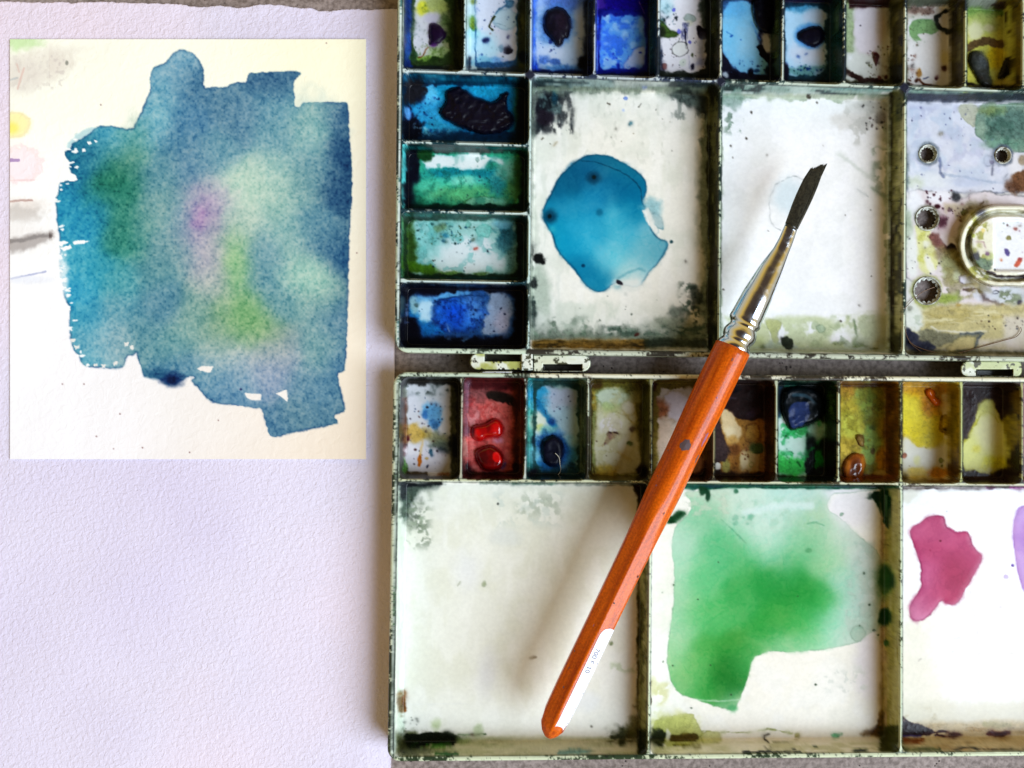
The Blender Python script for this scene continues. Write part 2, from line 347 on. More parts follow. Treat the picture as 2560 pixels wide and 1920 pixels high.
V(*E); cellclip(T1, U1[6], V1_[0], U1[7], V1_[1]); full((24, 34, 42))
box(5, 28, 448, 724, (168, 208, 246), soft=4, rough=4, r=40); ell(220, 60, 230, 50, (60, 130, 170), .8, .5, .4); ell(230, 480, 170, 130, (204, 216, 244), .9, .6); ell(300, 150, 120, 80, (190, 208, 240), .7)
ell(220, 660, 240, 55, (96, 140, 140), .9, .4, .5); ell(360, 680, 80, 50, (150, 180, 220), .7); dots(40, 580, 420, 720, 34, 5, 14, [(30, 60, 70), (20, 50, 100)]); ell(245, 332, 150, 122, (92, 150, 214), .9, .2, .1)
ell(135, 520, 16, 18, (30, 60, 130)); ell(205, 500, 14, 10, (30, 50, 110)); grime(5, 20, 448, 728, (24, 50, 62), 2, 10, 18, 8, .9); box(440, -60, 545, 760, (28, 58, 58), 1, soft=6); tex(440, 0, 545, 740, (84, 110, 84), 10, .0, sy=50); tex(440, 0, 545, 740, (16, 22, 24), 12, .15, sy=50)
box(0, -60, 440, 26, (30, 20, 50)); ell(20, 660, 30, 90, (22, 22, 40))
lump([(118, 335), (150, 288), (230, 248), (310, 236), (364, 270), (382, 340), (350, 405), (290, 436), (220, 420), (150, 380)], (14, 12, 34), 12, 'indigo')

cellclip(T1, U1[7], V1_[0], U1[8], V1_[1]); full((60, 60, 44))
box(566, 20, 985, 745, (206, 210, 202), soft=4, rough=3, r=40); box(566, 20, 640, 470, (146, 164, 124), .85, soft=4, rough=5, edge=(90, 110, 70)); poly([(650, 80), (720, 66), (880, 66), (930, 200), (900, 420), (800, 500), (720, 510), (660, 440), (640, 250)], (222, 212, 222), 1, 3, 4, edge=(170, 165, 150), ea=.5)
ell(900, 220, 50, 170, (190, 170, 140), .7, .5); box(600, -60, 980, 72, (46, 22, 26), 1, 3, 4); ell(700, 620, 160, 90, (212, 216, 206), .8); ell(610, 535, 18, 16, (240, 245, 248)); ell(708, 236, 13, 6, (20, 20, 30))
lump([(808, 470), (846, 480), (880, 505), (868, 560), (850, 615), (836, 590), (818, 530)], (62, 22, 22), 6, 'dark red')
line([(560, 640), (620, 690), (730, 740), (900, 745)], 44, (44, 26, 24), .95, rough=5); dots(760, 430, 1000, 740, 46, 4, 12, [(50, 50, 46), (60, 30, 26), (80, 80, 60)]); ell(880, 720, 20, 22, (100, 70, 70)); ell(940, 712, 18, 24, (70, 40, 34)); line([(900, 600), (950, 650)], 14, (120, 110, 100), .7)
box(985, -60, 1095, 770, (92, 90, 50), 1, soft=9); tex(940, 0, 1095, 760, (46, 48, 26), 14, .05, sy=60); tex(1000, 0, 1095, 500, (140, 140, 100), 12, .2, sy=40); box(1000, 600, 1095, 780, (20, 26, 24), .9, soft=8); ell(1085, 370, 20, 50, (20, 20, 24))

cellclip(T1, U1[8], V1_[0], U1[9], V1_[1]); full((66, 62, 34))
box(1132, 40, 1545, 785, (236, 232, 230), soft=3, rough=3, r=50); ell(1230, 110, 120, 60, (205, 195, 180), .8, .5, .5); box(1132, -60, 1600, 60, (84, 92, 84), .9, 3, 5)
poly([(1150, 260), (1185, 190), (1240, 176), (1310, 186), (1385, 180), (1432, 285), (1390, 310), (1330, 306), (1228, 312), (1250, 350), (1272, 380), (1230, 372), (1205, 386), (1165, 350)], (124, 156, 112), 1, 1, 2.5, edge=(90, 130, 90))
line([(1500, 100), (1440, 130), (1395, 160), (1410, 220), (1460, 270), (1530, 300)], 38, (40, 46, 44), rough=3); line([(1420, 320), (1470, 420), (1460, 470)], 8, (120, 130, 110), .6)
box(1132, 60, 1380, 130, (70, 40, 34), .5, 2, 8, rs=6); tex(1132, 50, 1400, 170, (60, 36, 30), 7, .2, .05, .9); ell(1480, 540, 40, 70, (214, 196, 130), .7, .6)
ell(1470, 628, 27, 27, (52, 26, 24), 1, .1, .1); ell(1407, 722, 18, 17, (62, 20, 24)); ell(1240, 680, 30, 42, (156, 114, 60), .9, .3, .4); ell(1220, 742, 22, 18, (56, 26, 18)); line([(1250, 740), (1300, 780), (1370, 800)], 24, (80, 46, 30)); line([(1290, 725), (1330, 712)], 12, (50, 60, 90))
dots(1132, 500, 1220, 780, 40, 5, 14, [(70, 40, 36), (40, 40, 40), (90, 60, 50)]); dots(1132, 20, 1300, 420, 34, 4, 10, [(70, 50, 40), (90, 110, 90)]); box(1530, -60, 1655, 800, (70, 64, 34), 1, soft=8); tex(1500, 0, 1655, 790, (36, 34, 20), 14, .0, sy=70); tex(1500, 0, 1655, 600, (112, 112, 66), 12, .2, sy=50)

cellclip(T1, U1[9], V1_[0], U1[10], V1_[1]); full((94, 88, 36))
box(1682, 60, 2120, 790, (186, 188, 98), soft=4, rough=3, r=50); box(1682, -60, 1960, 80, (132, 142, 142), .9, 3, 5); ell(1980, 60, 60, 50, (44, 30, 32), .9, .2, .4)
ell(1810, 120, 190, 50, (112, 146, 84), .9, .3, .3, edge=(60, 90, 40)); ell(1830, 210, 170, 90, (168, 182, 112), .9, .4); ell(1760, 290, 80, 90, (230, 228, 178), .9, .4, .3); ell(1890, 260, 50, 40, (205, 200, 160), .8)
ell(1950, 520, 80, 110, (196, 174, 44), .9, .4); ell(1720, 700, 60, 70, (206, 200, 96), .9, .3); ell(2040, 760, 100, 34, (204, 192, 104), .9, .3); ell(1700, 560, 22, 50, (180, 170, 70), .8)
line([(1690, 440), (1760, 400), (1880, 375), (1950, 400), (2000, 410)], 74, (98, 82, 56), rough=5)
lump([(1700, 500), (1760, 460), (1830, 470), (1880, 560), (1910, 700), (1925, 800), (1820, 800), (1770, 700), (1710, 620)], (56, 58, 54), 12, 'grey green')
ell(1825, 570, 50, 80, (92, 100, 106), .6, .5, .5)
lump([(1955, 710), (2000, 640), (2030, 540), (2070, 510), (2120, 550), (2115, 640), (2060, 720), (2000, 735)], (42, 40, 36), 10, 'black olive')
line([(2040, 100), (2050, 250), (2070, 310), (2100, 200), (2110, 60)], 12, (60, 46, 20), .8); box(2110, -60, 2200, 820, (104, 92, 32), .9, soft=8); tex(2100, 0, 2200, 800, (50, 40, 20), 14, .0, sy=80); line([(1690, 770), (1800, 795), (2150, 800)], 24, (34, 28, 22))
cellclip(T1, U1[10], V1_[0], U1[11], V1_[1]); full((150, 120, 40)); tex(2200, -300, 2900, 900, (90, 60, 20), 26, 0, .1)

# ================= upper tray, left column
V(*A); cellclip(T1, U1[0], V1_[1], U1[2], V1_[2]); full((18, 56, 78))
box(120, 730, 1400, 850, (22, 84, 108), soft=5, rough=2); tex(120, 740, 1400, 850, (14, 40, 60), 16, 0, sy=5); tex(120, 740, 1400, 860, (60, 130, 150), 30, .15, sy=4)
box(140, 860, 1345, 1440, (26, 116, 156), soft=5, rough=5, r=60); ell(960, 940, 260, 80, (40, 142, 180), .9, .5); ell(390, 990, 120, 130, (100, 180, 226), .95, .4, .4, edge=(50, 140, 180), ea=.4); ell(400, 1170, 200, 100, (64, 150, 194), .9, .4, .5); ell(560, 940, 80, 90, (36, 146, 186), .8, .5, .5)
ell(520, 1330, 200, 80, (60, 146, 178), .8, .5, .7); ell(360, 1400, 50, 60, (100, 150, 160), .8, .4, .5); ell(1320, 1130, 60, 270, (54, 92, 74), .9, .5, .4); ell(1180, 1380, 150, 50, (40, 120, 140), .7)
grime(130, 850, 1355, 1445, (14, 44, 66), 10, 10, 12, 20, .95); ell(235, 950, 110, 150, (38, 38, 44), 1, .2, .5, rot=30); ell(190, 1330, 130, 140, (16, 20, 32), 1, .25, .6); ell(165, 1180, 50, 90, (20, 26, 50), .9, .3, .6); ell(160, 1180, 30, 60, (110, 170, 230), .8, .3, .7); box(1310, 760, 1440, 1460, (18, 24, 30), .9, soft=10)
dots(240, 1000, 500, 1360, 40, 5, 14, [(20, 60, 100), (20, 30, 60)]); tex(200, 1250, 700, 1440, (150, 200, 220), 8, .25, .08, .6)
lump([(580, 920), (640, 908), (700, 900), (750, 930), (830, 980), (920, 1022), (1040, 1052), (1110, 1020), (1140, 960), (1200, 955), (1226, 990), (1196, 1020), (1200, 1120), (1250, 1200), (1272, 1280), (1200, 1340), (1080, 1390), (950, 1396), (850, 1368), (700, 1320), (580, 1260), (490, 1190), (510, 1130), (572, 1050), (548, 960)], (20, 16, 34), 16, 'blue black', rough=3, bump=1.0)

V(980, 340, 2.962); cellclip(T1, U1[0], V1_[2], U1[2], V1_[3]); full((16, 44, 48))
box(76, 60, 110, 540, (110, 210, 210), soft=3, rough=2); tex(76, 60, 110, 500, (30, 100, 120), 10, .0, sy=40); box(90, 80, 1000, 118, (24, 90, 92), .9, soft=4); tex(100, 80, 990, 118, (90, 140, 130), 26, .15, sy=4)
box(120, 118, 960, 525, (64, 160, 132), soft=5, rough=5, r=50)
ell(520, 290, 280, 60, (36, 130, 140), .9, .5); ell(530, 330, 120, 45, (128, 206, 178), .9, .6); ell(290, 390, 120, 80, (96, 192, 158), .9, .5, .4); ell(540, 440, 260, 70, (98, 168, 118), .85, .5); ell(700, 490, 160, 36, (120, 176, 150), .9, .2, edge=(50, 90, 60))
ell(780, 340, 80, 100, (46, 120, 130), .8, .5, .6); ell(860, 260, 90, 80, (130, 180, 160), .8, .5, .6); ell(900, 420, 60, 100, (90, 130, 80), .8, .5, .5); ell(940, 260, 40, 150, (50, 80, 40), .8, .5); ell(180, 460, 60, 60, (50, 120, 90), .7, .4, .7)
poly([(215, 190), (250, 190), (300, 140), (400, 138), (450, 150), (540, 128), (640, 126), (700, 146), (800, 165), (834, 190), (822, 222), (790, 200), (720, 190), (700, 236), (640, 246), (550, 256), (470, 240), (400, 222), (320, 240), (250, 236), (240, 205)], (228, 242, 238), 1, .8, 3, 9, edge=(20, 110, 120))
poly([(250, 242), (330, 246), (400, 226), (470, 244), (550, 262), (640, 250), (740, 236), (780, 300), (600, 290), (400, 300), (300, 280)], (24, 118, 132), .5, 5, 3)
grime(105, 105, 985, 530, (14, 40, 34), 16, 8, 12, 8, .95); ell(155, 240, 56, 150, (18, 20, 34), 1, .2, .4); ell(120, 430, 40, 90, (20, 22, 34), 1, .3, .5); ell(250, 150, 60, 40, (24, 60, 30), .9, .3, .5); ell(634, 175, 14, 14, (150, 170, 165), 1, .1, .1, edge=(80, 100, 90)); ell(730, 190, 14, 18, (40, 120, 130))
dots(200, 200, 900, 500, 40, 3, 8, [(20, 60, 60), (40, 30, 60)]); tex(120, 130, 960, 520, (30, 100, 90), 18, .25, .06, .45, edge=(20, 80, 70))

cellclip(T1, U1[0], V1_[3], U1[2], V1_[4]); full((30, 60, 56))
box(90, 575, 1000, 615, (60, 110, 106), .9, soft=4); tex(90, 575, 980, 620, (20, 60, 70), 22, 0, sy=4); box(75, 600, 120, 1040, (120, 180, 120), .8, soft=5); tex(75, 600, 200, 1040, (40, 70, 30), 12, -.05, sy=22)
box(120, 622, 930, 1032, (146, 186, 180), soft=5, rough=6, r=60); ell(300, 760, 180, 120, (128, 184, 180), .8, .5, .4); ell(600, 870, 240, 120, (206, 222, 226), .95, .35, .4); ell(520, 940, 200, 80, (204, 222, 224), .9, .4, .4); ell(780, 900, 60, 110, (196, 210, 212), .7)
tex(160, 620, 920, 1030, (96, 158, 154), 24, .12, .05, .55, edge=(70, 120, 120)); ell(860, 740, 80, 120, (38, 84, 96), .85, .5, .7); ell(820, 650, 70, 40, (110, 160, 176), .8); ell(680, 700, 60, 50, (120, 180, 170), .7, .2, edge=(90, 150, 140)); ell(900, 940, 60, 110, (84, 116, 108), .8, .4, .5)
ell(130, 850, 50, 190, (50, 74, 30), .95, .4, .4); ell(230, 985, 150, 40, (70, 104, 30), .95, .4, .5, rot=15); ell(400, 1020, 120, 20, (80, 110, 50), .8, .4, .5); ell(360, 680, 60, 30, (90, 110, 80), .8, .3, .8)
dots(170, 640, 620, 800, 90, 3, 12, [(24, 50, 50), (20, 60, 80), (50, 60, 40)]); ell(400, 740, 20, 18, (50, 110, 130)); ell(615, 836, 15, 15, (176, 66, 48), 1, .12, .1, edge=(120, 30, 30)); ell(562, 657, 19, 19, (120, 170, 160), 1, .12, .1, edge=(70, 110, 100)); dots(300, 850, 900, 1020, 20, 3, 8, DK)
grime(90, 600, 960, 1040, (28, 46, 36), 8, 8, 10, 6, .9); box(935, 580, 1010, 1060, (26, 42, 50), .9, soft=6); tex(935, 600, 1000, 1040, (60, 90, 90), 8, .2, sy=30); ell(660, 1018, 60, 14, (90, 116, 76))

cellclip(T1, U1[0], V1_[4], U1[2], V1_[5]); full((14, 20, 34))
tex(80, 1080, 1000, 1130, (90, 120, 150), 20, .1, sy=4); box(130, 1130, 930, 1490, (44, 80, 124), soft=8, rough=9, r=80)
poly([(690, 1150), (760, 1145), (880, 1175), (905, 1300), (860, 1440), (760, 1480), (655, 1480), (665, 1380), (690, 1250), (730, 1190)], (132, 146, 168), 1, 4, 4, edge=(40, 70, 100)); ell(820, 1380, 60, 90, (168, 162, 178), .7, .6)
ell(200, 1350, 60, 110, (34, 110, 160), .9, .4, .4, rot=-35); ell(290, 1430, 120, 45, (36, 110, 170), .9, .4, .5); ell(260, 1280, 70, 90, (178, 212, 232), .95, .35, .4); ell(170, 1240, 40, 60, (140, 175, 180), .9, .3, .5); ell(180, 1250, 16, 14, (70, 90, 90))
ell(490, 1320, 195, 130, (44, 100, 176), .95, .12, .2, edge=(20, 50, 100)); ell(600, 1290, 90, 90, (96, 136, 186), .7, .6, .5); ell(470, 1320, 90, 80, (20, 70, 170), .7, .6); line([(200, 1210), (340, 1190), (450, 1165), (560, 1148)], 46, (104, 160, 206), .8, 3, 3); line([(300, 1240), (420, 1195), (560, 1180), (690, 1185)], 8, (16, 50, 90), .8)
tex(300, 1200, 700, 1480, (16, 40, 90), 8, .25, .1, .7); tex(200, 1480, 700, 1540, (120, 160, 200), 9, .05, .08, .7); ell(280, 1150, 100, 34, (14, 14, 30), 1, .3, .5); ell(120, 1450, 90, 100, (14, 14, 26), 1, .3, .4); dots(150, 1180, 880, 1500, 50, 3, 8, [(14, 20, 40)])
grime(80, 1120, 960, 1545, (14, 16, 28), 16, 12, 18, 14, .95); tex(76, 1230, 140, 1400, (130, 160, 200), 9, .1, .1, .6); line([(403, 1388), (428, 1452)], 5, (190, 190, 200), .9, rough=0)
# ================= upper tray, big mixing wells
V(1300, 200, 2.369); cellclip(T1, U1[2], V1_[1], U1[4], V1_[5]); 
cellclip(T1, U1[2], V1_[1], U1[5], V1_[5]); full((243, 241, 231))
tex(60, 20, 1170, 1560, (226, 228, 216), 60, .05, .25, .7); tex(60, 20, 1170, 1560, (248, 247, 242), 26, .1, .2, .5, sy=90)
tex(60, 240, 320, 1500, (216, 220, 208), 16, .1, .2, .5, sy=90)
box(40, -20, 1180, 52, (130, 156, 156), .9, 4, 3); tex(40, -20, 1180, 70, (34, 50, 56), 50, .0, .15, .9, sy=4); box(560, -20, 900, 40, (200, 210, 205), .8, 8, 4); box(880, 20, 1180, 64, (28, 36, 40), .9, 5, 4)
poly([(40, 40), (330, 44), (300, 90), (230, 110), (200, 190), (190, 240), (120, 280), (90, 340), (40, 340)], (30, 38, 44), .96, 5, 12, 14); tex(60, 50, 330, 330, (20, 24, 30), 9, .0, .15, .8, sy=22); tex(60, 50, 260, 260, (86, 108, 108), 14, .1, .1, .7); ell(205, 100, 16, 50, (26, 62, 76), .9, .2, .2); ell(140, 220, 60, 50, (36, 30, 40), .9, .3, .4); ell(90, 100, 26, 100, (24, 26, 34), .9, .4, .6)
grime(60, 45, 1110, 1530, (64, 80, 70), 6, 9, 14, 22, .8, sc=16, amp=1.1, w=.5, sy=26); grime(60, 45, 1110, 1530, (160, 172, 156), 12, 18, 20, 40, .5, sc=26, amp=1.2, w=.6, sy=50)
poly([(880, 60), (1110, 60), (1110, 260), (1060, 200), (1000, 160), (920, 120)], (38, 46, 46), .9, 6, 11, 14); tex(880, 60, 1110, 260, (100, 114, 108), 10, .15, .12, .6, sy=24); ell(1010, 120, 60, 30, (96, 110, 106), .8, .3, .3, rot=30); ell(1082, 210, 11, 17, (150, 160, 155), .9, .1, .1)
ell(900, 1440, 110, 40, (118, 130, 112), .7, .4, .5); tex(920, 1180, 1110, 1480, (70, 86, 76), 14, .12, .08, .85, soft=20); ell(1050, 1290, 50, 70, (52, 60, 54), .8, .5, .8); ell(940, 1370, 50, 34, (70, 84, 76), .7, .5, .8); tex(500, 1440, 1110, 1530, (60, 80, 70), 20, .0, .15, .8, sy=8); tex(70, 1390, 420, 1530, (90, 110, 94), 20, .05, .12, .7)
ell(120, 1250, 60, 170, (176, 190, 172), .8, .4, .3, rot=-6); ell(115, 1060, 36, 36, (24, 26, 26), 1, .2, .6); ell(135, 1080, 14, 14, (24, 26, 26)); ell(85, 1200, 20, 40, (30, 36, 36), .9, .3, .7); ell(75, 1000, 10, 50, (24, 30, 30), .9, .4, .5); ell(80, 1370, 14, 80, (24, 36, 36), .9, .4, .6)
tex(300, 60, 900, 520, (206, 208, 196), 12, .32, .1, .5, sy=24); tex(200, 1300, 600, 1500, (206, 214, 200), 30, .1, .15, .6, sy=60)
box(70, 1535, 760, 1590, (116, 94, 46), .95, 3, 3, rs=30); tex(70, 1530, 760, 1595, (160, 132, 74), 40, .0, .12, .8, sy=3); tex(70, 1530, 900, 1600, (50, 44, 26), 30, .1, .1, .8, sy=3); box(740, 1530, 1110, 1590, (46, 58, 48), .9, 5, 4); ell(695, 1505, 16, 10, (70, 30, 26), .9, .2, .4, rot=-30)
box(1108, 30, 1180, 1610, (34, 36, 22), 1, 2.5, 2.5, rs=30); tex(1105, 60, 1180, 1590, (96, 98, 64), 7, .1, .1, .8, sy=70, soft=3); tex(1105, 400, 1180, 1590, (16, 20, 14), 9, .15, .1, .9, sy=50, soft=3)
dots(120, 130, 1050, 500, 16, 3, 7, [(60, 60, 50), (110, 100, 70)], .8); line([(200, 388), (220, 366)], 9, (150, 130, 90), .9, rough=0); line([(515, 139), (532, 143)], 6, (60, 50, 40)); line([(700, 165), (716, 140)], 5, (90, 90, 80)); line([(131, 352), (139, 342)], 7, (50, 45, 30)); ell(625, 105, 12, 11, (120, 150, 220), .9, .1, .1, edge=(60, 90, 190)); ell(613, 178, 9, 8, (190, 205, 235), .9); ell(738, 48, 14, 8, (90, 110, 170))
ell(980, 1075, 5, 10, (60, 55, 45)); ell(895, 957, 11, 10, (30, 66, 74)); ell(655, 260, 13, 12, (14, 66, 84)); ell(627, 1272, 9, 10, (190, 196, 190), .8); dots(300, 1250, 1000, 1450, 10, 3, 6, [(80, 90, 80)])
# turquoise puddle
_tq = cfield([(440, 540, (16, 96, 138)), (320, 590, (10, 90, 128)), (240, 640, (12, 96, 132)), (600, 600, (8, 108, 150)), (690, 660, (6, 108, 150)), (650, 760, (12, 128, 166)), (450, 700, (30, 146, 188)), (350, 860, (18, 148, 190)), (600, 940, (74, 176, 202)), (750, 1000, (110, 184, 200)), (840, 990, (90, 164, 184)), (700, 1100, (120, 192, 206)), (520, 1040, (112, 202, 216)), (400, 1000, (16, 154, 196)), (300, 980, (20, 160, 198)), (400, 1110, (8, 116, 158)), (350, 1130, (16, 130, 170)), (470, 1200, (20, 132, 168)), (260, 740, (14, 130, 168)), (190, 900, (20, 150, 180)), (500, 465, (22, 108, 138)), (680, 550, (18, 112, 140)), (560, 830, (60, 170, 200)), (240, 900, (16, 150, 190)), (480, 900, (40, 160, 196)), (640, 1170, (190, 218, 216)), (700, 1190, (214, 226, 222))], 62)
_tqp = [(440, 437), (520, 448), (600, 482), (680, 528), (742, 585), (750, 640), (741, 690), (722, 715), (740, 750), (765, 830), (782, 895), (820, 935), (878, 955), (870, 1000), (832, 1070), (775, 1128), (745, 1170), (705, 1230), (620, 1220), (560, 1200), (512, 1245), (470, 1262), (418, 1245), (368, 1195), (332, 1142), (312, 1108), (262, 1062), (212, 1000), (194, 920), (160, 872), (134, 810), (142, 740), (190, 665), (222, 580), (292, 510), (370, 450)]
_q = poly(_tqp, (0, 0, 0), 1, .9, 1.6, 22, edge=(4, 58, 88), ew=2.8, ea=.85, g=.12, field=_tq, sm=2, seed=9001); PUD.append((_q, 3.0, 'turquoise', 9001, 1.6, 22, .12))
ell(420, 960, 70, 190, (90, 196, 222), .35, .9, .5, 30, rot=-38); ell(340, 740, 130, 50, (40, 150, 188), .5, .9, .5, 30, rot=-20); ell(560, 660, 60, 130, (8, 92, 136), .35, .9, .5, 30, rot=50); ell(560, 900, 40, 200, (110, 200, 216), .3, .9, .5, 30, rot=-8); ell(640, 1215, 90, 36, (226, 230, 224), .85, .5, .3)
line([(362, 478), (440, 484), (520, 510), (590, 540), (640, 568), (690, 610), (716, 650), (722, 715), (740, 760)], 7, (6, 62, 92), .8, 1, 1.4, 6); line([(580, 1175), (640, 1140), (700, 1118), (740, 1130)], 14, (60, 140, 160), .5, 3, 2)
ell(438, 580, 40, 34, (6, 50, 76), .85, .6, .2); ell(178, 808, 40, 42, (6, 52, 78), .85, .6, .2); ell(470, 785, 20, 20, (10, 96, 130), .8, .6, .3); ell(375, 1100, 12, 11, (4, 50, 84), .9, .3, .2); ell(438, 575, 12, 12, (10, 26, 30)); ell(175, 806, 12, 14, (8, 24, 30)); ell(190, 885, 22, 18, (50, 170, 190), .7, .6)
ell(780, 760, 60, 60, (120, 182, 196), .7, .4, .4, rot=40); ell(815, 835, 26, 56, (166, 196, 200), .9, .12, .2, rot=-30, edge=(80, 130, 145)); poly([(718, 772), (745, 765), (764, 742), (782, 790), (800, 840), (828, 905), (800, 916), (775, 880), (758, 850), (730, 800)], (232, 234, 228), 1, .8, 2.4, 8, edge=(30, 110, 134), ew=1.4, ea=.5, g=.3)
ell(590, 1202, 22, 14, (26, 24, 34), 1, .15, .3, rot=35); ell(575, 1228, 26, 12, (140, 190, 198), .7, .4, .5)

V(1780, 200, 2.369); cellclip(T1, U1[5], V1_[1], U1[8], V1_[5]); full((252, 252, 255))
tex(40, 80, 1060, 1600, (243, 244, 244), 50, .05, .2, .7); tex(40, 80, 1060, 1600, (255, 255, 255), 40, .1, .2, .6, sy=90)
box(30, -10, 1140, 78, (176, 198, 192), .95, 4, 3); tex(30, 0, 1140, 90, (120, 150, 140), 50, .0, .15, .8, sy=5); line([(620, 68), (760, 84), (1050, 92)], 16, (22, 40, 44), .95, rough=2); tex(40, 0, 420, 90, (24, 44, 44), 26, .05, .12, .95, sy=9); box(700, 46, 1060, 60, (110, 150, 150), .8, 2, 2)
tex(50, 85, 200, 340, (90, 120, 100), 12, .12, .1, .7, soft=20); grime(45, 85, 1055, 1610, (150, 168, 140), 6, 14, 12, 26, .7, sc=18, amp=1.0); ell(110, 120, 100, 40, (120, 150, 136), .7, .4, .8)
ell(930, 160, 110, 60, (208, 208, 202), .8, .5, .5); ell(830, 240, 110, 60, (218, 214, 208), .8, .5, .5); ell(1010, 230, 44, 44, (130, 124, 120), .8, .5, .6); tex(760, 100, 1060, 400, (196, 196, 190), 20, .2, .1, .6); dots(880, 120, 1050, 300, 22, 3, 8, [(60, 60, 60), (90, 80, 80)]); tex(930, 380, 1060, 700, (130, 150, 128), 18, .15, .1, .7, soft=16); line([(740, 430), (860, 520), (1000, 620)], 20, (214, 220, 214), .8, 5, 4); line([(940, 640), (1040, 690)], 16, (120, 146, 126), .8, 3, 4); line([(860, 650), (920, 690)], 10, (190, 196, 196), .8)
tex(60, 1380, 1060, 1610, (196, 206, 160), 34, -.1, .2, .85, soft=16); tex(560, 1380, 1060, 1600, (176, 190, 150), 24, .1, .1, .8); ell(950, 1480, 120, 100, (206, 212, 180), .7, .5, .5); line([(840, 1420), (860, 1520), (840, 1560), (900, 1575)], 12, (96, 116, 84), .7, 2, 2); tex(700, 1540, 1060, 1610, (100, 112, 70), 26, .1, .1, .8, sy=8)
poly([(318, 1412), (410, 1420), (416, 1450), (385, 1500), (392, 1560), (360, 1560), (345, 1490), (320, 1450)], (184, 190, 124), .9, 1, 2, 9, edge=(90, 96, 50), ew=1.2); poly([(250, 1420), (330, 1450), (350, 1560), (230, 1580)], (190, 198, 138), .7, 2, 3); ell(645, 1475, 26, 20, (170, 190, 160), .8, .2, .4, edge=(120, 140, 110))
ell(440, 1556, 46, 30, (50, 56, 44), 1, .2, .3, rot=50, edge=(20, 24, 20)); ell(300, 1582, 20, 8, (60, 66, 40))
line([(540, 590), (510, 578), (480, 573), (440, 582), (416, 598), (372, 625), (352, 680), (340, 730), (342, 780), (355, 840), (372, 870), (410, 892)], 4, (120, 128, 130), .7, .7, 1.2, 6); ell(455, 690, 90, 110, (210, 226, 234), .8, .5, .2)
for px, py, r_ in ((233, 191, 9), (205, 345, 10), (330, 447, 7), (122, 462, 5), (112, 390, 8), (873, 1337, 7), (765, 1427, 9), (67, 1240, 6), (942, 772, 4), (945, 1162, 5), (788, 798, 4), (330, 895, 4), (575, 95, 16), (620, 138, 8), (653, 392, 4)): ell(px, py, r_, r_ * .8, (50, 44, 36), .9, .2, .3, 4, rot=40)
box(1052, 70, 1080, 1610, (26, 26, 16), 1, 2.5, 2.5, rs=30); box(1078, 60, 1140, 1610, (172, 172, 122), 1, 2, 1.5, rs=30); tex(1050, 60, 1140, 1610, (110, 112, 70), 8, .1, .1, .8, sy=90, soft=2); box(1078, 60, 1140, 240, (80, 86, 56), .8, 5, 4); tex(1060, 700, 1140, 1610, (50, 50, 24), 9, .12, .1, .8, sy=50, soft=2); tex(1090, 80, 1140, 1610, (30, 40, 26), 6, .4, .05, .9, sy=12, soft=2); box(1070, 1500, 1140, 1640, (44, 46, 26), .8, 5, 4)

# ================= upper tray, thumb area
V(2200, 200, 4.608); cellclip(T1, U1[8], V1_[1], U1[11], V1_[5]); full((222, 220, 218))
box(300, 60, 2600, 250, (36, 42, 56), 1, 3, 3); box(320, 90, 2600, 150, (150, 186, 170), .95, 3, 3, rs=20); tex(320, 90, 2600, 160, (60, 96, 84), 30, .0, .12, .9, sy=5); tex(900, 90, 2600, 170, (150, 160, 60), 26, .2, .1, .8, sy=4); tex(320, 150, 2600, 250, (60, 72, 90), 40, .1, .15, .7, sy=6)
box(298, 245, 2600, 1300, (216, 219, 233), 1, 1.5, 3, 20, r=40, edge=(50, 56, 80)); tex(310, 270, 1400, 1100, (188, 192, 220), 26, .05, .1, .6); tex(310, 270, 1500, 1100, (224, 228, 242), 20, .15, .08, .7); tex(310, 300, 1300, 1250, (190, 204, 224), 40, .0, .15, .6)
poly([(920, 296), (980, 270), (1145, 292), (1110, 450), (1084, 560), (1000, 480), (925, 420), (912, 350)], (190, 192, 172), .95, 1.2, 2.5, edge=(120, 130, 90), ew=1.5)
poly([(1150, 280), (1300, 270), (2600, 250), (2600, 840), (1560, 830), (1270, 800), (1180, 690), (1085, 630), (1084, 560), (1110, 440)], (130, 154, 138), 1, 1.5, 4, 24, edge=(60, 90, 80), ew=2); ell(1520, 520, 330, 190, (88, 114, 108), .8, .4, .3); ell(1290, 350, 150, 60, (120, 136, 90), .8, .5, .5); ell(1160, 560, 50, 80, (150, 176, 156), .8, .4, .4); ell(1450, 740, 260, 60, (110, 146, 130), .8, .5, .5); tex(1180, 300, 1700, 800, (60, 88, 80), 24, .1, .12, .5)
ell(620, 1150, 280, 90, (228, 232, 238), .9, .5, .3); ell(400, 1190, 100, 70, (206, 214, 196), .8, .5, .4); ell(1000, 1170, 220, 60, (196, 204, 226), .9, .5, .4); line([(740, 1085), (900, 1110), (1200, 1160), (1400, 1180), (1480, 1140)], 22, (170, 184, 208), .8, 3, 3); line([(690, 900), (700, 980), (690, 1060), (730, 1110)], 26, (96, 106, 140), .8, 3, 3); line([(1290, 870), (1295, 1090)], 20, (90, 92, 110), .8, 2, 2); line([(1430, 1140), (1475, 1080)], 12, (90, 96, 110), .8)
ell(1280, 950, 26, 24, (40, 26, 40)); ell(1255, 930, 60, 60, (180, 190, 214), .5, .4, edge=(120, 130, 150)); ell(1560, 980, 100, 130, (236, 234, 238), .8, .4, .5); ell(1640, 1170, 130, 110, (112, 80, 56), .95, .2, .5); ell(1640, 930, 40, 60, (150, 130, 100), .8, .4, .5); ell(700, 620, 20, 22, (140, 134, 120), 1, .2, .1, edge=(80, 76, 60))
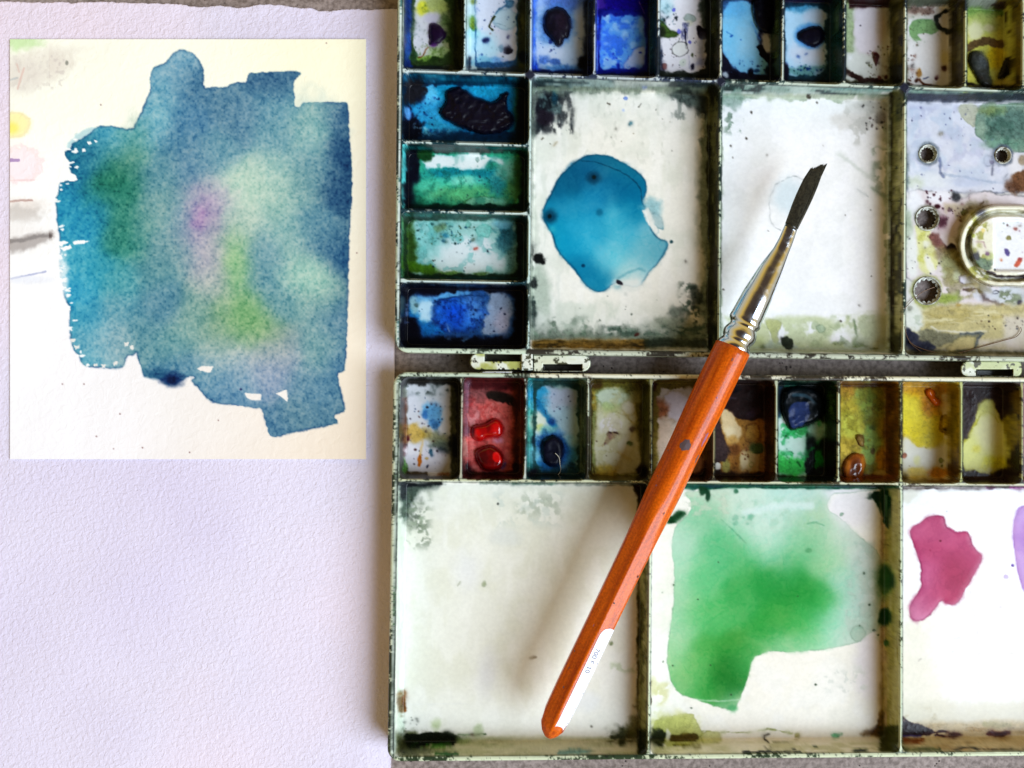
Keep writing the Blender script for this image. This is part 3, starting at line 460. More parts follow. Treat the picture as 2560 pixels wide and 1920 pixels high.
dots(310, 280, 1300, 1250, 36, 4, 12, [(70, 76, 130), (50, 50, 80)]); ell(470, 318, 12, 12, (40, 40, 90)); ell(372, 460, 8, 8, (30, 30, 60))
ell(305, 560, 12, 40, (60, 110, 100), .8); box(296, 840, 330, 1260, (80, 100, 100), .6, 4, 5)
V(2200, 460, 3.606)
poly([(240, 60), (300, 48), (350, 34), (400, 60), (480, 62), (640, 90), (740, 130), (850, 80), (960, 48), (1060, 90), (1300, 110), (1500, 110), (1500, 1100), (230, 1100)], (228, 218, 222), 1, 1.5, 3, 14, edge=(70, 76, 84), ew=2, ea=.8)
ell(310, 160, 70, 150, (244, 244, 250), .95, .3, .3); ell(540, 110, 110, 60, (240, 240, 248), .9, .3, .3); ell(250, 420, 40, 200, (170, 190, 160), .8, .4, .4); ell(640, 330, 130, 150, (214, 194, 202), .8, .5, .4); tex(560, 160, 900, 330, (190, 176, 140), 30, .0, .15, .7)
poly([(300, 340), (450, 400), (490, 560), (530, 700), (500, 780), (400, 820), (330, 700), (340, 500)], (226, 226, 160), .95, 2.5, 4, 16); tex(310, 350, 520, 800, (196, 196, 90), 18, .15, .1, .6); ell(290, 640, 60, 200, (240, 242, 236), .9, .4, .4); ell(420, 540, 26, 30, (240, 240, 238), .8); ell(450, 720, 30, 90, (242, 240, 232), .9, .3, .3, rot=-20)
poly([(450, 440), (560, 430), (540, 480), (600, 560), (640, 620), (560, 630), (480, 560), (450, 500)], (116, 80, 76), .95, 1.5, 4, 12); ell(560, 620, 60, 60, (150, 134, 104), .8, .4, .5); ell(640, 585, 46, 50, (38, 26, 28), 1, .15, .3); ell(650, 750, 110, 130, (160, 164, 110), .85, .4, .4); ell(690, 830, 46, 55, (206, 212, 176), .9, .2, .2, edge=(110, 106, 90)); tex(540, 560, 900, 1050, (130, 120, 80), 22, .05, .12, .6); tex(560, 850, 760, 1080, (80, 84, 60), 14, .1, .1, .7)
ell(620, 1030, 120, 50, (140, 160, 70), .9, .4, .4); ell(820, 860, 120, 50, (226, 224, 240), .95, .2, .4, edge=(90, 76, 80)); ell(960, 990, 120, 60, (218, 220, 232), .95, .2, .5); ell(1180, 1010, 160, 90, (210, 216, 222), .95, .3, .5); tex(1000, 940, 1400, 1100, (110, 120, 90), 14, .1, .08, .8); line([(760, 950), (880, 950), (950, 1040), (1080, 1080), (1200, 1140), (1300, 1160)], 24, (70, 54, 50), .9, 1.5, 4); ell(1255, 1070, 24, 26, (40, 36, 56)); ring(1045, 975, 30, 14, 8, (50, 50, 60))
box(230, 1085, 1500, 1500, (196, 184, 128), .95, 8, 5); tex(340, 1080, 1500, 1280, (222, 214, 170), 60, .05, .15, .8, sy=9); tex(340, 1080, 1500, 1300, (170, 156, 96), 50, .1, .12, .7, sy=8); box(1120, 1190, 1500, 1500, (222, 214, 204), .8, 10, 6); ell(300, 1200, 90, 140, (232, 234, 228), .95, .3, .5); tex(220, 1120, 400, 1330, (190, 200, 180), 9, .2, .08, .7)
line([(460, 1290), (520, 1325), (700, 1335), (960, 1330)], 16, (226, 222, 200), .9, 1.5, 1); poly([(340, 1320), (440, 1310), (560, 1350), (720, 1350), (930, 1345), (900, 1400), (640, 1420), (540, 1470), (460, 1480), (400, 1430), (350, 1400)], (112, 112, 96), .85, 3, 4, 18); poly([(220, 1290), (300, 1330), (345, 1370), (350, 1410), (500, 1440), (520, 1500), (230, 1520)], (34, 36, 58), .95, 3, 5); poly([(730, 1370), (870, 1370), (860, 1440), (850, 1510), (560, 1510), (640, 1430)], (202, 188, 130), 1, 1.5, 2.5, edge=(80, 80, 60))
line([(720, 1350), (800, 1345), (930, 1350), (880, 1400), (860, 1480)], 20, (76, 84, 90), .85, 1.5, 2); tex(860, 1380, 1500, 1500, (230, 220, 214), 60, 0, .2, .8); box(230, 1500, 1500, 1545, (60, 60, 40), .8, 4, 3)
dots(400, 60, 820, 330, 60, 5, 18, [(60, 26, 36), (44, 30, 40), (70, 40, 50)]); ell(680, 120, 44, 44, (60, 62, 66), .95, .3, .4); ell(560, 340, 50, 60, (60, 26, 40), .9, .4, .7); ell(520, 200, 26, 24, (60, 26, 34)); ell(765, 256, 32, 26, (104, 106, 66), 1, .12, .15, edge=(60, 60, 36)); poly([(880, 210), (900, 175), (950, 148), (940, 180)], (56, 34, 26)); ell(270, 1115, 22, 24, (110, 112, 100), .9, .15, edge=(60, 60, 50)); ell(710, 1093, 30, 12, (150, 120, 50)); dots(850, 1180, 1290, 1320, 26, 4, 10, DK); dots(240, 460, 560, 820, 24, 3, 8, DK)
ell(1190, 30, 80, 60, (92, 66, 50), .9, .3, .6)
# olive-brown oval round the latch
ell(900, 560, 215, 400, (120, 110, 66), .7, .15, .2)
# grime rings by the drain holes
V(2200, 200, 4.608)
for hx, hy, r_, c_ in ((555, 852, 132, (112, 122, 132)), (1415, 868, 122, (96, 104, 118)), (540, 1585, 140, (84, 84, 66))): ell(hx, hy, r_, r_ * 1.05, c_, .9, .14, .1); 
V(2200, 460, 3.606); ell(420, 965, 142, 146, (150, 156, 84), .9, .14, .12)
V(2200, 460, 3.606)
# the latch plate itself
poly([(800, 230), (1000, 190), (2200, 190), (2200, 930), (960, 930), (800, 850), (700, 600), (720, 380)], (238, 236, 214), 1, 2, 1, 20, edge=(60, 50, 26), ew=3, ea=.5)
line([(1500, 262), (1000, 262), (870, 330), (815, 450), (800, 580), (840, 720), (920, 820), (1040, 868), (1500, 868)], 16, (96, 88, 40), .8, 1.5, 2.5); line([(1500, 300), (1040, 300), (930, 350), (860, 460), (840, 560), (870, 700), (960, 800)], 60, (244, 242, 236), .9, 3, 2)
tex(770, 230, 1000, 900, (150, 150, 60), 14, .15, .08, .8); line([(812, 480), (800, 560), (825, 640), (880, 730)], 40, (70, 66, 44), .9, 2, 5, 8); ell(915, 260, 60, 34, (86, 86, 100), .95, .2, .4, rot=-30); line([(960, 800), (1060, 835), (1500, 845)], 26, (44, 28, 34), .95, 1.2, 3)
poly([(840, 640), (900, 660), (1000, 680), (1020, 740), (960, 790), (880, 740)], (96, 116, 96), .9, 2, 5, 9); ell(870, 650, 34, 36, (60, 60, 70), .9, .3, .5); ell(985, 650, 36, 40, (190, 200, 130), .9, .3, .3); ell(968, 625, 20, 18, (120, 90, 120)); ell(925, 420, 20, 24, (240, 220, 140)); ell(845, 470, 16, 18, (200, 214, 120)); line([(860, 520), (940, 525), (950, 580)], 8, (150, 90, 120), .8)
box(1020, 300, 2200, 790, (240, 242, 246), 1, 2, 1, r=30); ell(1165, 485, 25, 25, (122, 118, 70), 1, .12, .2); ell(1222, 405, 20, 17, (150, 70, 60)); ell(1145, 620, 22, 38, (80, 66, 130), 1, .15, .15, rot=-30); poly([(1240, 660), (1282, 676), (1260, 716), (1240, 752), (1208, 748), (1222, 712)], (190, 80, 40), 1, .8, 1.5); ell(1260, 675, 20, 12, (150, 40, 50)); ell(1145, 372, 12, 10, (90, 60, 60)); ell(1265, 375, 12, 10, (80, 60, 50)); ell(1095, 685, 10, 12, (220, 120, 70)); ell(1033, 775, 10, 12, (50, 60, 60)); dots(1030, 330, 1290, 770, 10, 4, 9, [(160, 120, 150), (120, 130, 120)])

# ================= lower tray, top row
F = (960, 840, 4.148); G = (1440, 900, 4.254); H = (1920, 860, 3.456)
V(*F); cellclip(T2, U2[0], V2_[0], U2[1], V2_[1]); full((80, 84, 70))
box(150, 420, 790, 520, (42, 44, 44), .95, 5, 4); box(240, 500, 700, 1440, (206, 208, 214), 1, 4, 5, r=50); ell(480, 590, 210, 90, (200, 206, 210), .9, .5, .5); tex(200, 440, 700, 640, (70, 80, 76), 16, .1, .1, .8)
box(174, 630, 244, 1220, (98, 68, 52), .95, 3, 3); tex(174, 640, 250, 1220, (60, 36, 36), 9, .0, sy=60); ell(215, 1180, 34, 60, (60, 34, 34), .9); ell(300, 700, 60, 100, (214, 216, 226), .8, .5); 
ell(470, 760, 100, 80, (110, 166, 212), .95, .35, .5); ell(530, 840, 90, 110, (104, 158, 208), .95, .35, .5); ell(430, 810, 30, 70, (60, 110, 170), .8, .5, .7); ell(530, 920, 60, 50, (60, 104, 150), .8, .5, .7)
ell(330, 1010, 100, 95, (196, 160, 84), .9, .4, .5); ell(440, 1010, 60, 60, (150, 130, 60), .7, .5); ell(560, 1060, 120, 70, (120, 122, 88), .85, .5, .6); ell(600, 1130, 110, 50, (90, 104, 96), .8, .5, .7); ell(730, 1150, 60, 120, (18, 24, 34), .95, .4, .6); ell(620, 1190, 70, 30, (30, 44, 50), .85, .4, .7)
ell(430, 1300, 210, 130, (226, 220, 234), .95, .4, .3); ell(310, 1180, 90, 60, (236, 232, 238), .9, .4, .4); poly([(372, 1208), (396, 1216), (388, 1350), (338, 1346), (348, 1262)], (180, 106, 40), 1, 1, 2, 8); line([(400, 1090), (384, 1210)], 26, (214, 176, 120), .8, 3); ell(440, 1272, 16, 14, (190, 160, 110)); ell(490, 1210, 18, 40, (50, 90, 110), .9, .3, .5)
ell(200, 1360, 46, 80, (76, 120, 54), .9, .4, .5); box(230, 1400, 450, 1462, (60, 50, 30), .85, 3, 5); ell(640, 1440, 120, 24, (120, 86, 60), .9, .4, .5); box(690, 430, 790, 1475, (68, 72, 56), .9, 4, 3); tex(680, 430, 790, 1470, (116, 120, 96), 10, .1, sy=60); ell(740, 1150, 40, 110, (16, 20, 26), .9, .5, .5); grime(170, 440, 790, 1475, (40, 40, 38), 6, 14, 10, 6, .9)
dots(230, 640, 640, 1380, 70, 4, 14, [(40, 34, 40), (60, 34, 34), (30, 50, 80)]); ell(250, 1060, 18, 30, (70, 26, 40))

cellclip(T2, U2[1], V2_[0], U2[2], V2_[1]); full((66, 30, 30))
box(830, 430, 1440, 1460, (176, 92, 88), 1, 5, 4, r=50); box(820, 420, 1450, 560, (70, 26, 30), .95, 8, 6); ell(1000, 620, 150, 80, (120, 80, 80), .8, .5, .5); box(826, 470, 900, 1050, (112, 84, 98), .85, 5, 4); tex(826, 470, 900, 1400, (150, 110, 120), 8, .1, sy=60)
ell(1120, 830, 230, 160, (206, 104, 98), .9, .4, .35); ell(930, 830, 70, 130, (196, 130, 130), .9, .2, .3, edge=(120, 50, 50)); ell(1200, 1180, 200, 240, (190, 96, 90), .8, .5, .4); ell(900, 1180, 60, 120, (210, 110, 106), .8, .5, .4); ell(1180, 1090, 60, 30, (200, 150, 180), .8, .5); tex(840, 600, 1380, 1400, (150, 60, 60), 20, .1, .06, .5, edge=(110, 36, 36)); tex(860, 650, 1300, 1400, (226, 140, 134), 16, .25, .08, .5)
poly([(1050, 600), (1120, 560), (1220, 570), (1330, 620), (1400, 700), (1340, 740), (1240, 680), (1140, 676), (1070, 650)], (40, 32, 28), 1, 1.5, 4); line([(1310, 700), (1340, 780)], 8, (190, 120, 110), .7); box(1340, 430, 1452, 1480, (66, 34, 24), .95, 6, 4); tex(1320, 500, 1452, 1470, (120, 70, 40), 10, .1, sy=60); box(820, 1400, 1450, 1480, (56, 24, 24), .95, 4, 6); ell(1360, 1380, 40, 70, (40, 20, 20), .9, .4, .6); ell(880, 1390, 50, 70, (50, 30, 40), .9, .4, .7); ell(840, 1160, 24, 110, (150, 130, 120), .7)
lump([(905, 965), (930, 925), (1000, 915), (1060, 905), (1110, 870), (1150, 848), (1208, 872), (1246, 950), (1228, 1050), (1130, 1058), (1060, 1060), (1030, 1090), (960, 1096), (905, 1040)], (150, 10, 12), 16, 'bright red', soft=1.5, rough=1, bump=.3, g=.08)
lump([(932, 1200), (990, 1165), (1080, 1130), (1150, 1135), (1200, 1180), (1242, 1230), (1252, 1300), (1212, 1390), (1110, 1402), (1020, 1390), (960, 1300)], (104, 6, 8), 18, 'dark red faceted', soft=1.5, rough=1, bump=.3, g=.08)
poly([(1120, 1210), (1180, 1200), (1225, 1290), (1215, 1320), (1130, 1300)], (214, 22, 18), .95, 2, 2); ell(1170, 960, 46, 60, (206, 26, 24), .8, .5, .4); ell(1080, 950, 20, 40, (110, 6, 10), .7, .5, .4); ell(960, 1010, 40, 40, (196, 24, 22), .8, .5, .4); ell(925, 1000, 14, 50, (90, 4, 8), .7, .5); ell(1040, 1250, 40, 70, (70, 2, 6), .8, .5, .5); ell(1150, 1350, 40, 24, (130, 10, 12), .8, .5); line([(1225, 1370), (1262, 1320)], 24, (90, 70, 110), .8)  # brighter and darker reds paint facet highlights into the glassy lumps

cellclip(T2, U2[2], V2_[0], U2[3], V2_[1]); full((40, 66, 60))
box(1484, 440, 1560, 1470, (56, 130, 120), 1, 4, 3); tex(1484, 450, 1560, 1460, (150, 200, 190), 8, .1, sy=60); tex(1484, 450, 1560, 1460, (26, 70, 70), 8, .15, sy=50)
box(1550, 480, 2050, 1440, (152, 182, 196), 1, 5, 5, r=60); ell(1600, 620, 120, 130, (52, 134, 168), .95, .4, .5); ell(1850, 640, 170, 150, (172, 178, 196), .9, .45, .4); ell(1920, 500, 160, 60, (130, 150, 136), .8, .5, .6); ell(1860, 870, 160, 150, (160, 190, 206), .9, .5, .4); line([(1700, 510), (1760, 545)], 20, (40, 46, 40), .9, 2, 3); ell(1860, 480, 90, 34, (24, 40, 54), .9, .3, .7)
line([(1590, 690), (1650, 790), (1720, 880), (1770, 930)], 60, (36, 110, 150), .9, 3, 5); ell(1740, 890, 40, 40, (24, 60, 120), .8, .5, .5); ell(1600, 900, 80, 90, (216, 222, 196), .95, .35, .3); ell(1610, 950, 36, 40, (190, 196, 120), .8, .5); ell(1700, 980, 90, 50, (120, 180, 170), .7, .5); ell(1580, 1200, 60, 160, (130, 194, 216), .9, .4, .3); ell(1700, 1340, 130, 60, (40, 110, 160), .9, .4, .5); ell(1930, 1240, 80, 110, (60, 130, 176), .85, .5, .5); ell(1930, 1080, 60, 70, (140, 190, 210), .8)
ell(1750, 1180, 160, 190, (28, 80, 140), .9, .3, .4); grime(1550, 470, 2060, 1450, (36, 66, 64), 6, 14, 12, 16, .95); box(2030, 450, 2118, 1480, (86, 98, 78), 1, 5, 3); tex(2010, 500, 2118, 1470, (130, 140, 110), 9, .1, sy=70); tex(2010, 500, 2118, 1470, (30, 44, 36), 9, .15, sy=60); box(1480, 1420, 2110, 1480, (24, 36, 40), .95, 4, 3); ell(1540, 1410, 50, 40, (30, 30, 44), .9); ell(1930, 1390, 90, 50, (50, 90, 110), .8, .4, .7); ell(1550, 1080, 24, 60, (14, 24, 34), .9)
lump([(1640, 1100), (1680, 1050), (1760, 1020), (1830, 1060), (1862, 1120), (1880, 1200), (1850, 1290), (1810, 1350), (1740, 1368), (1660, 1320), (1622, 1220)], (14, 16, 36), 15, 'blue black dried')
dots(1640, 600, 1960, 900, 26, 4, 9, [(50, 40, 60), (30, 50, 70)]); tex(1600, 1280, 2020, 1440, (30, 70, 100), 12, .15, .1, .7)

V(*G); cellclip(T2, U2[3], V2_[0], U2[4], V2_[1]); full((88, 84, 40))
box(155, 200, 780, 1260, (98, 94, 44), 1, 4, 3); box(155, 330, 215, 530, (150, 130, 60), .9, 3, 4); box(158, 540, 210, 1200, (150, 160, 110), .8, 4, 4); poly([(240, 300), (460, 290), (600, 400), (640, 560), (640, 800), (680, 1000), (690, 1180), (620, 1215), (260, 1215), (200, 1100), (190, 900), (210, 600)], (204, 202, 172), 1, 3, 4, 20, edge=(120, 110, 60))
ell(390, 400, 170, 100, (186, 200, 174), .95, .3, .4, edge=(130, 140, 100)); ell(370, 500, 110, 60, (160, 176, 120), .8, .4, .5); poly([(250, 640), (300, 600), (350, 570), (440, 570), (490, 640), (486, 740), (400, 760), (320, 800), (240, 740)], (226, 220, 216), 1, 1.5, 4, 12, edge=(190, 190, 150), ea=.5); ell(560, 510, 70, 80, (206, 200, 176), .9, .2, .4, edge=(140, 124, 70)); ell(480, 860, 160, 90, (206, 208, 188), .8, .4, .3); line([(450, 560), (540, 600), (620, 680)], 14, (140, 124, 70), .8, 1.5, 3)
poly([(345, 760), (380, 770), (440, 770), (400, 850), (340, 900), (262, 932), (310, 860)], (140, 114, 104), .95, 1.5, 3, 8); line([(335, 790), (350, 760), (380, 780), (400, 765), (448, 790)], 14, (52, 34, 34), .95, 1, 1.5); ell(600, 735, 36, 28, (56, 38, 40), 1, .2, .5); ell(573, 885, 28, 23, (76, 100, 66), 1, .15, .3, edge=(40, 60, 40)); ell(500, 808, 30, 26, (198, 198, 170), .8, .1, .1, edge=(150, 140, 100)); ell(322, 1016, 8, 8, (90, 80, 60)); poly([(430, 960), (520, 1000), (600, 1060), (600, 1090), (520, 1060), (460, 1000)], (186, 164, 106), .8, 1.5, 3); ell(320, 1160, 130, 60, (196, 170, 76), .85, .5, .5); ell(220, 860, 10, 10, (60, 40, 36))
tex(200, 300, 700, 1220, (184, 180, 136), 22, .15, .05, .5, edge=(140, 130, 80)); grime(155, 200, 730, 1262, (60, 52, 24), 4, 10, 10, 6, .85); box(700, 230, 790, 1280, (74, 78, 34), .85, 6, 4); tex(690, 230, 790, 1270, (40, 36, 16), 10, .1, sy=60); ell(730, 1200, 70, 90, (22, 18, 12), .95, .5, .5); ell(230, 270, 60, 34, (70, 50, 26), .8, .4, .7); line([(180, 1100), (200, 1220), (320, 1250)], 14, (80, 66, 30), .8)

cellclip(T2, U2[4], V2_[0], U2[5], V2_[1]); full((96, 80, 46))
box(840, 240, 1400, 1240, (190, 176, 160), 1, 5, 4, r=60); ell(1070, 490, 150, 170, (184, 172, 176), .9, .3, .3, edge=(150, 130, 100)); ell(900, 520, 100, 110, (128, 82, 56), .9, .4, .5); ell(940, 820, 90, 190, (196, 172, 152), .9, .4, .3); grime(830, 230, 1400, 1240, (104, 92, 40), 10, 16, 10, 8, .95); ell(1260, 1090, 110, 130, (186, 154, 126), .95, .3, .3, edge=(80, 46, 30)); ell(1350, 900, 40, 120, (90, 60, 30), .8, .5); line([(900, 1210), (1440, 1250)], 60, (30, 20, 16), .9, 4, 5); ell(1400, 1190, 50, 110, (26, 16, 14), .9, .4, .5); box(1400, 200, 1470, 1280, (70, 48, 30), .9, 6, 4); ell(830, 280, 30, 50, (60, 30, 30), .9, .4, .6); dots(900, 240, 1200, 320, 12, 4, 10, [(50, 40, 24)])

cellclip(T2, U2[5], V2_[0], U2[6], V2_[1]); full((46, 32, 28))
box(1530, 480, 2010, 1225, (152, 116, 64), 1, 5, 4, r=60); poly([(1470, 200), (2130, 200), (2130, 700), (1960, 640), (1760, 640), (1660, 600), (1600, 500), (1470, 700)], (44, 30, 30), 1, 2, 7, 20); poly([(1540, 540), (1600, 510), (1650, 560), (1700, 620), (1740, 700), (1760, 800), (1700, 900), (1640, 900), (1580, 800), (1540, 680)], (214, 190, 150), .95, 4, 5, 16); ell(1640, 760, 60, 50, (230, 210, 170), .8, .6); ell(1660, 860, 60, 50, (180, 140, 80), .8, .5)
ell(1870, 780, 90, 110, (170, 138, 76), .9, .4, .4, edge=(90, 60, 30)); ell(1860, 1060, 120, 140, (194, 174, 122), .9, .25, .3, edge=(110, 86, 40)); ell(1785, 1060, 40, 110, (222, 202, 160), .9, .4, .3); ell(1690, 1060, 60, 110, (140, 100, 50), .9, .3, .4); ell(1690, 950, 60, 60, (112, 76, 46), .9, .4, .5); ell(1590, 1130, 40, 80, (150, 146, 90), .9, .2, .4); ell(1500, 1130, 34, 44, (226, 226, 214), .95, .2, .5)
poly([(1470, 700), (1530, 640), (1560, 760), (1590, 880), (1650, 960), (1610, 1060), (1520, 1090), (1470, 1080)], (66, 54, 54), 1, 1.5, 4, 12); poly([(1840, 900), (1880, 880), (1980, 880), (1992, 950), (1970, 990), (1900, 1005), (1850, 980)], (80, 102, 56), 1, 1, 1.5, edge=(50, 70, 40)); ring(1830, 862, 24, 22, 9, (110, 80, 40)); ring(1868, 1110, 26, 26, 7, (110, 120, 60)); ell(1700, 1108, 14, 14, (90, 60, 30)); dots(1760, 880, 1840, 1060, 14, 6, 14, [(96, 56, 34)])
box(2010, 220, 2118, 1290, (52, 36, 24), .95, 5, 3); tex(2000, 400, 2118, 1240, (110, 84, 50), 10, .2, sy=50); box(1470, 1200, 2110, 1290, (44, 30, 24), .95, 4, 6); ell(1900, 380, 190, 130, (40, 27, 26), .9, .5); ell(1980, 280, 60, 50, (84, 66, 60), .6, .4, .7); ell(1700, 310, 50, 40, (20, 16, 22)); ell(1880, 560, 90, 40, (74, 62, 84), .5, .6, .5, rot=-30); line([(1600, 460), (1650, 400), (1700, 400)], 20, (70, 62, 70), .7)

V(*H); cellclip(T2, U2[6], V2_[0], U2[7], V2_[1]); full((20, 40, 24))
box(82, 600, 330, 1140, (176, 226, 200), 1, 3, 4); ell(130, 700, 60, 60, (214, 236, 226), .9, .5); ell(210, 900, 120, 130, (192, 230, 212), .95, .3, .4); ell(200, 1060, 130, 80, (66, 186, 86), .95, .35, .4); ell(100, 1010, 50, 70, (70, 180, 90), .9, .4, .5); ell(290, 740, 90, 50, (40, 140, 70), .85, .4, .6); ell(180, 770, 60, 30, (50, 150, 90), .8, .5, .5); ell(430, 750, 90, 80, (150, 188, 170), .95, .3, .4); ell(430, 990, 50, 90, (40, 140, 60), .9, .4, .5); ell(340, 860, 60, 50, (170, 210, 190), .7)
line([(375, 850), (362, 950), (366, 1060), (380, 1160)], 90, (14, 26, 24), 1, 1.5, 3); line([(376, 860), (390, 960), (386, 1060)], 14, (70, 90, 96), .6); ell(460, 1120, 60, 60, (40, 44, 46), .9, .4, .5); tex(90, 600, 470, 1150, (40, 150, 80), 14, .28, .06, .7); dots(90, 780, 320, 1040, 10, 4, 9, [(30, 80, 50)]); line([(255, 1020), (285, 1060)], 16, (30, 90, 50), .8)
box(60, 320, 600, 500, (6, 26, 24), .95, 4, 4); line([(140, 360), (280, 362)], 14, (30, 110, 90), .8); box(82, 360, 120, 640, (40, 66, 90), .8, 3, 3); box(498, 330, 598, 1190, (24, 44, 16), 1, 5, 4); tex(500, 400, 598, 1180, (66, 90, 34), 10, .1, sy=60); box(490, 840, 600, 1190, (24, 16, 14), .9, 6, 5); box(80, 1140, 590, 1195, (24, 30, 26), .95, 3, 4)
lump([(108, 470), (150, 390), (230, 360), (350, 366), (460, 410), (500, 500), (490, 620), (400, 680), (320, 706), (200, 758), (160, 700), (120, 600)], (8, 18, 24), 16, 'bottle green', g=.2)
poly([(180, 530), (230, 500), (330, 496), (370, 540), (360, 620), (320, 690), (200, 744), (180, 650)], (48, 62, 100), .95, 1.5, 3); line([(220, 440), (300, 440), (370, 470), (405, 510)], 30, (60, 84, 96), .8, 1.5); dots(190, 520, 350, 700, 12, 4, 12, [(30, 40, 70)])

cellclip(T2, U2[7], V2_[0], U2[8], V2_[1]); full((104, 76, 28))
box(622, 350, 1010, 1150, (160, 142, 62), 1, 5, 5, r=50); ell(690, 420, 60, 80, (170, 130, 60), .8, .4, .5); ell(860, 470, 110, 120, (118, 134, 66), .9, .45, .5); ell(800, 420, 40, 60, (150, 176, 104), .8, .5); ell(700, 560, 80, 90, (170, 156, 66), .8, .5, .4); ell(720, 700, 110, 120, (182, 186, 88), .9, .4, .4); ell(890, 680, 60, 70, (100, 120, 60), .85, .4, .5); ell(900, 560, 90, 110, (120, 136, 70), .8, .5); ell(890, 900, 90, 190, (132, 164, 96), .9, .4, .4); ell(660, 900, 50, 100, (196, 170, 80), .8, .5)
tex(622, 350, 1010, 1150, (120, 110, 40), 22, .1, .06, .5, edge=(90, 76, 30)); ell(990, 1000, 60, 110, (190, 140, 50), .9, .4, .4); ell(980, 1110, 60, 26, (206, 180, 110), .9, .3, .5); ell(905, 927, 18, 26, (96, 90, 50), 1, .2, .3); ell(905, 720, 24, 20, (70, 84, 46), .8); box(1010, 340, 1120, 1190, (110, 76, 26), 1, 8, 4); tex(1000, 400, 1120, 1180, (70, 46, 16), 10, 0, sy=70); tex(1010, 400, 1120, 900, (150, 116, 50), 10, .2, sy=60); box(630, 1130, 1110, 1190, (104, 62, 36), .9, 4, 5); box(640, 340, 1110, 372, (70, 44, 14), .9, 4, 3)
lump([(752, 790), (790, 775), (830, 800), (845, 850), (820, 895), (780, 870)], (112, 88, 52), 8, 'small brown'); ell(800, 840, 18, 34, (170, 146, 90), .8, .4, .4, rot=-30)
lump([(640, 1060), (680, 980), (750, 935), (820, 960), (850, 1040), (830, 1110), (800, 1180), (680, 1180), (650, 1130)], (142, 84, 34), 12, 'orange brown', g=.12); ell(755, 1080, 46, 80, (92, 50, 20), .8, .5, .3); ell(690, 1050, 24, 60, (190, 120, 50), .8, .5); ell(820, 1030, 16, 60, (196, 130, 60), .7, .5)

cellclip(T2, U2[8], V2_[0], U2[9], V2_[1]); full((134, 112, 32))
box(1160, 350, 1560, 1180, (224, 222, 200), 1, 4, 3, r=40); poly([(1140, 430), (1290, 370), (1420, 400), (1520, 640), (1524, 800), (1460, 880), (1380, 915), (1290, 890), (1220, 820), (1140, 790)], (222, 198, 62), 1, 1.2, 2, 20, edge=(180, 140, 40), ea=.6); ell(1440, 830, 90, 60, (190, 180, 70), .8, .4, .4); box(1150, 340, 1560, 430, (180, 130, 40), .8, 8, 6); ell(1330, 470, 120, 100, (206, 150, 40), .7, .5, .4); ell(1420, 500, 100, 120, (178, 116, 30), .8, .5, .4); ell(1240, 560, 90, 110, (232, 210, 78), .8, .5)
ell(1350, 960, 190, 60, (232, 232, 214), .8, .4, .3); ell(1300, 1110, 120, 50, (230, 196, 96), .9, .4, .4); ell(1470, 1110, 90, 50, (210, 140, 50), .9, .4, .5); ell(1290, 1010, 30, 40, (226, 226, 150), .8, .5); ell(1180, 960, 20, 22, (168, 116, 96), 1, .12, .1, edge=(110, 60, 50)); ell(1492, 1007, 19, 21, (150, 160, 110), 1, .1, .1, edge=(60, 70, 40)); ell(1503, 1052, 11, 11, (110, 120, 80)); ell(1358, 902, 8, 8, (120, 100, 30)); ell(1222, 1050, 5, 5, (90, 60, 30)); ell(1180, 1150, 30, 34, (90, 80, 40), .8, .4, .6)
ell(1530, 690, 50, 80, (150, 124, 34), .9, .3, .4, edge=(90, 70, 20)); ell(1520, 680, 18, 30, (206, 180, 60), .7); ell(1530, 730, 14, 14, (50, 40, 16)); box(1556, 330, 1668, 1190, (134, 116, 36), 1, 7, 4); tex(1540, 400, 1668, 1180, (96, 86, 26), 10, .05, sy=70); ell(1600, 1100, 50, 90, (70, 50, 20), .8, .5, .5); box(1150, 1165, 1660, 1200, (80, 60, 24), .8, 4, 4)
lump([(1355, 400), (1400, 375), (1440, 400), (1450, 450), (1490, 490), (1490, 530), (1440, 540), (1400, 490), (1370, 450)], (190, 92, 22), 11, 'burnt orange', g=.12); ell(1400, 420, 24, 24, (216, 120, 40), .7); ell(1450, 495, 24, 20, (214, 110, 40), .8)

cellclip(T2, U2[9], V2_[0], U2[10], V2_[1]); full((54, 42, 42))
tex(1680, 350, 2190, 1190, (74, 60, 62), 20, .1, .15, .6); poly([(2000, 640), (2190, 600), (2190, 1000), (2110, 900), (2060, 1000), (2030, 800)], (136, 126, 46), .95, 3, 5); poly([(2080, 400), (2190, 400), (2190, 620), (2130, 600)], (110, 92, 30), .9, 3, 4); ring(2140, 610, 40, 46, 8, (80, 70, 26))
poly([(1872, 482), (1935, 485), (1962, 530), (2000, 640), (2040, 750), (2075, 900), (2068, 1030), (1990, 1100), (1880, 1132), (1790, 1088), (1740, 1080), (1690, 1100), (1676, 900), (1700, 840), (1770, 740), (1800, 640), (1822, 560)], (226, 228, 140), 1, 1.5, 4, 14, edge=(150, 146, 60)); ell(1900, 760, 110, 150, (238, 238, 176), .9, .5); ell(1880, 540, 60, 50, (200, 204, 120), .8, .4, .5); line([(1800, 700), (1840, 610), (1880, 585), (1950, 610), (1990, 680)], 12, (180, 180, 90), .8); ell(1950, 1030, 110, 60, (212, 206, 58), .9, .4, .4); ell(1800, 910, 40, 34, (226, 214, 90), .8, .5); ell(1790, 1000, 80, 70, (234, 234, 140), .8, .5); line([(1810, 660), (1740, 770), (1690, 850)], 20, (170, 166, 60), .8, 2, 3)
ell(1718, 806, 16, 16, (50, 40, 24), 1, .2, .3); ell(2150, 980, 44, 110, (40, 28, 26), .95, .3, .4)
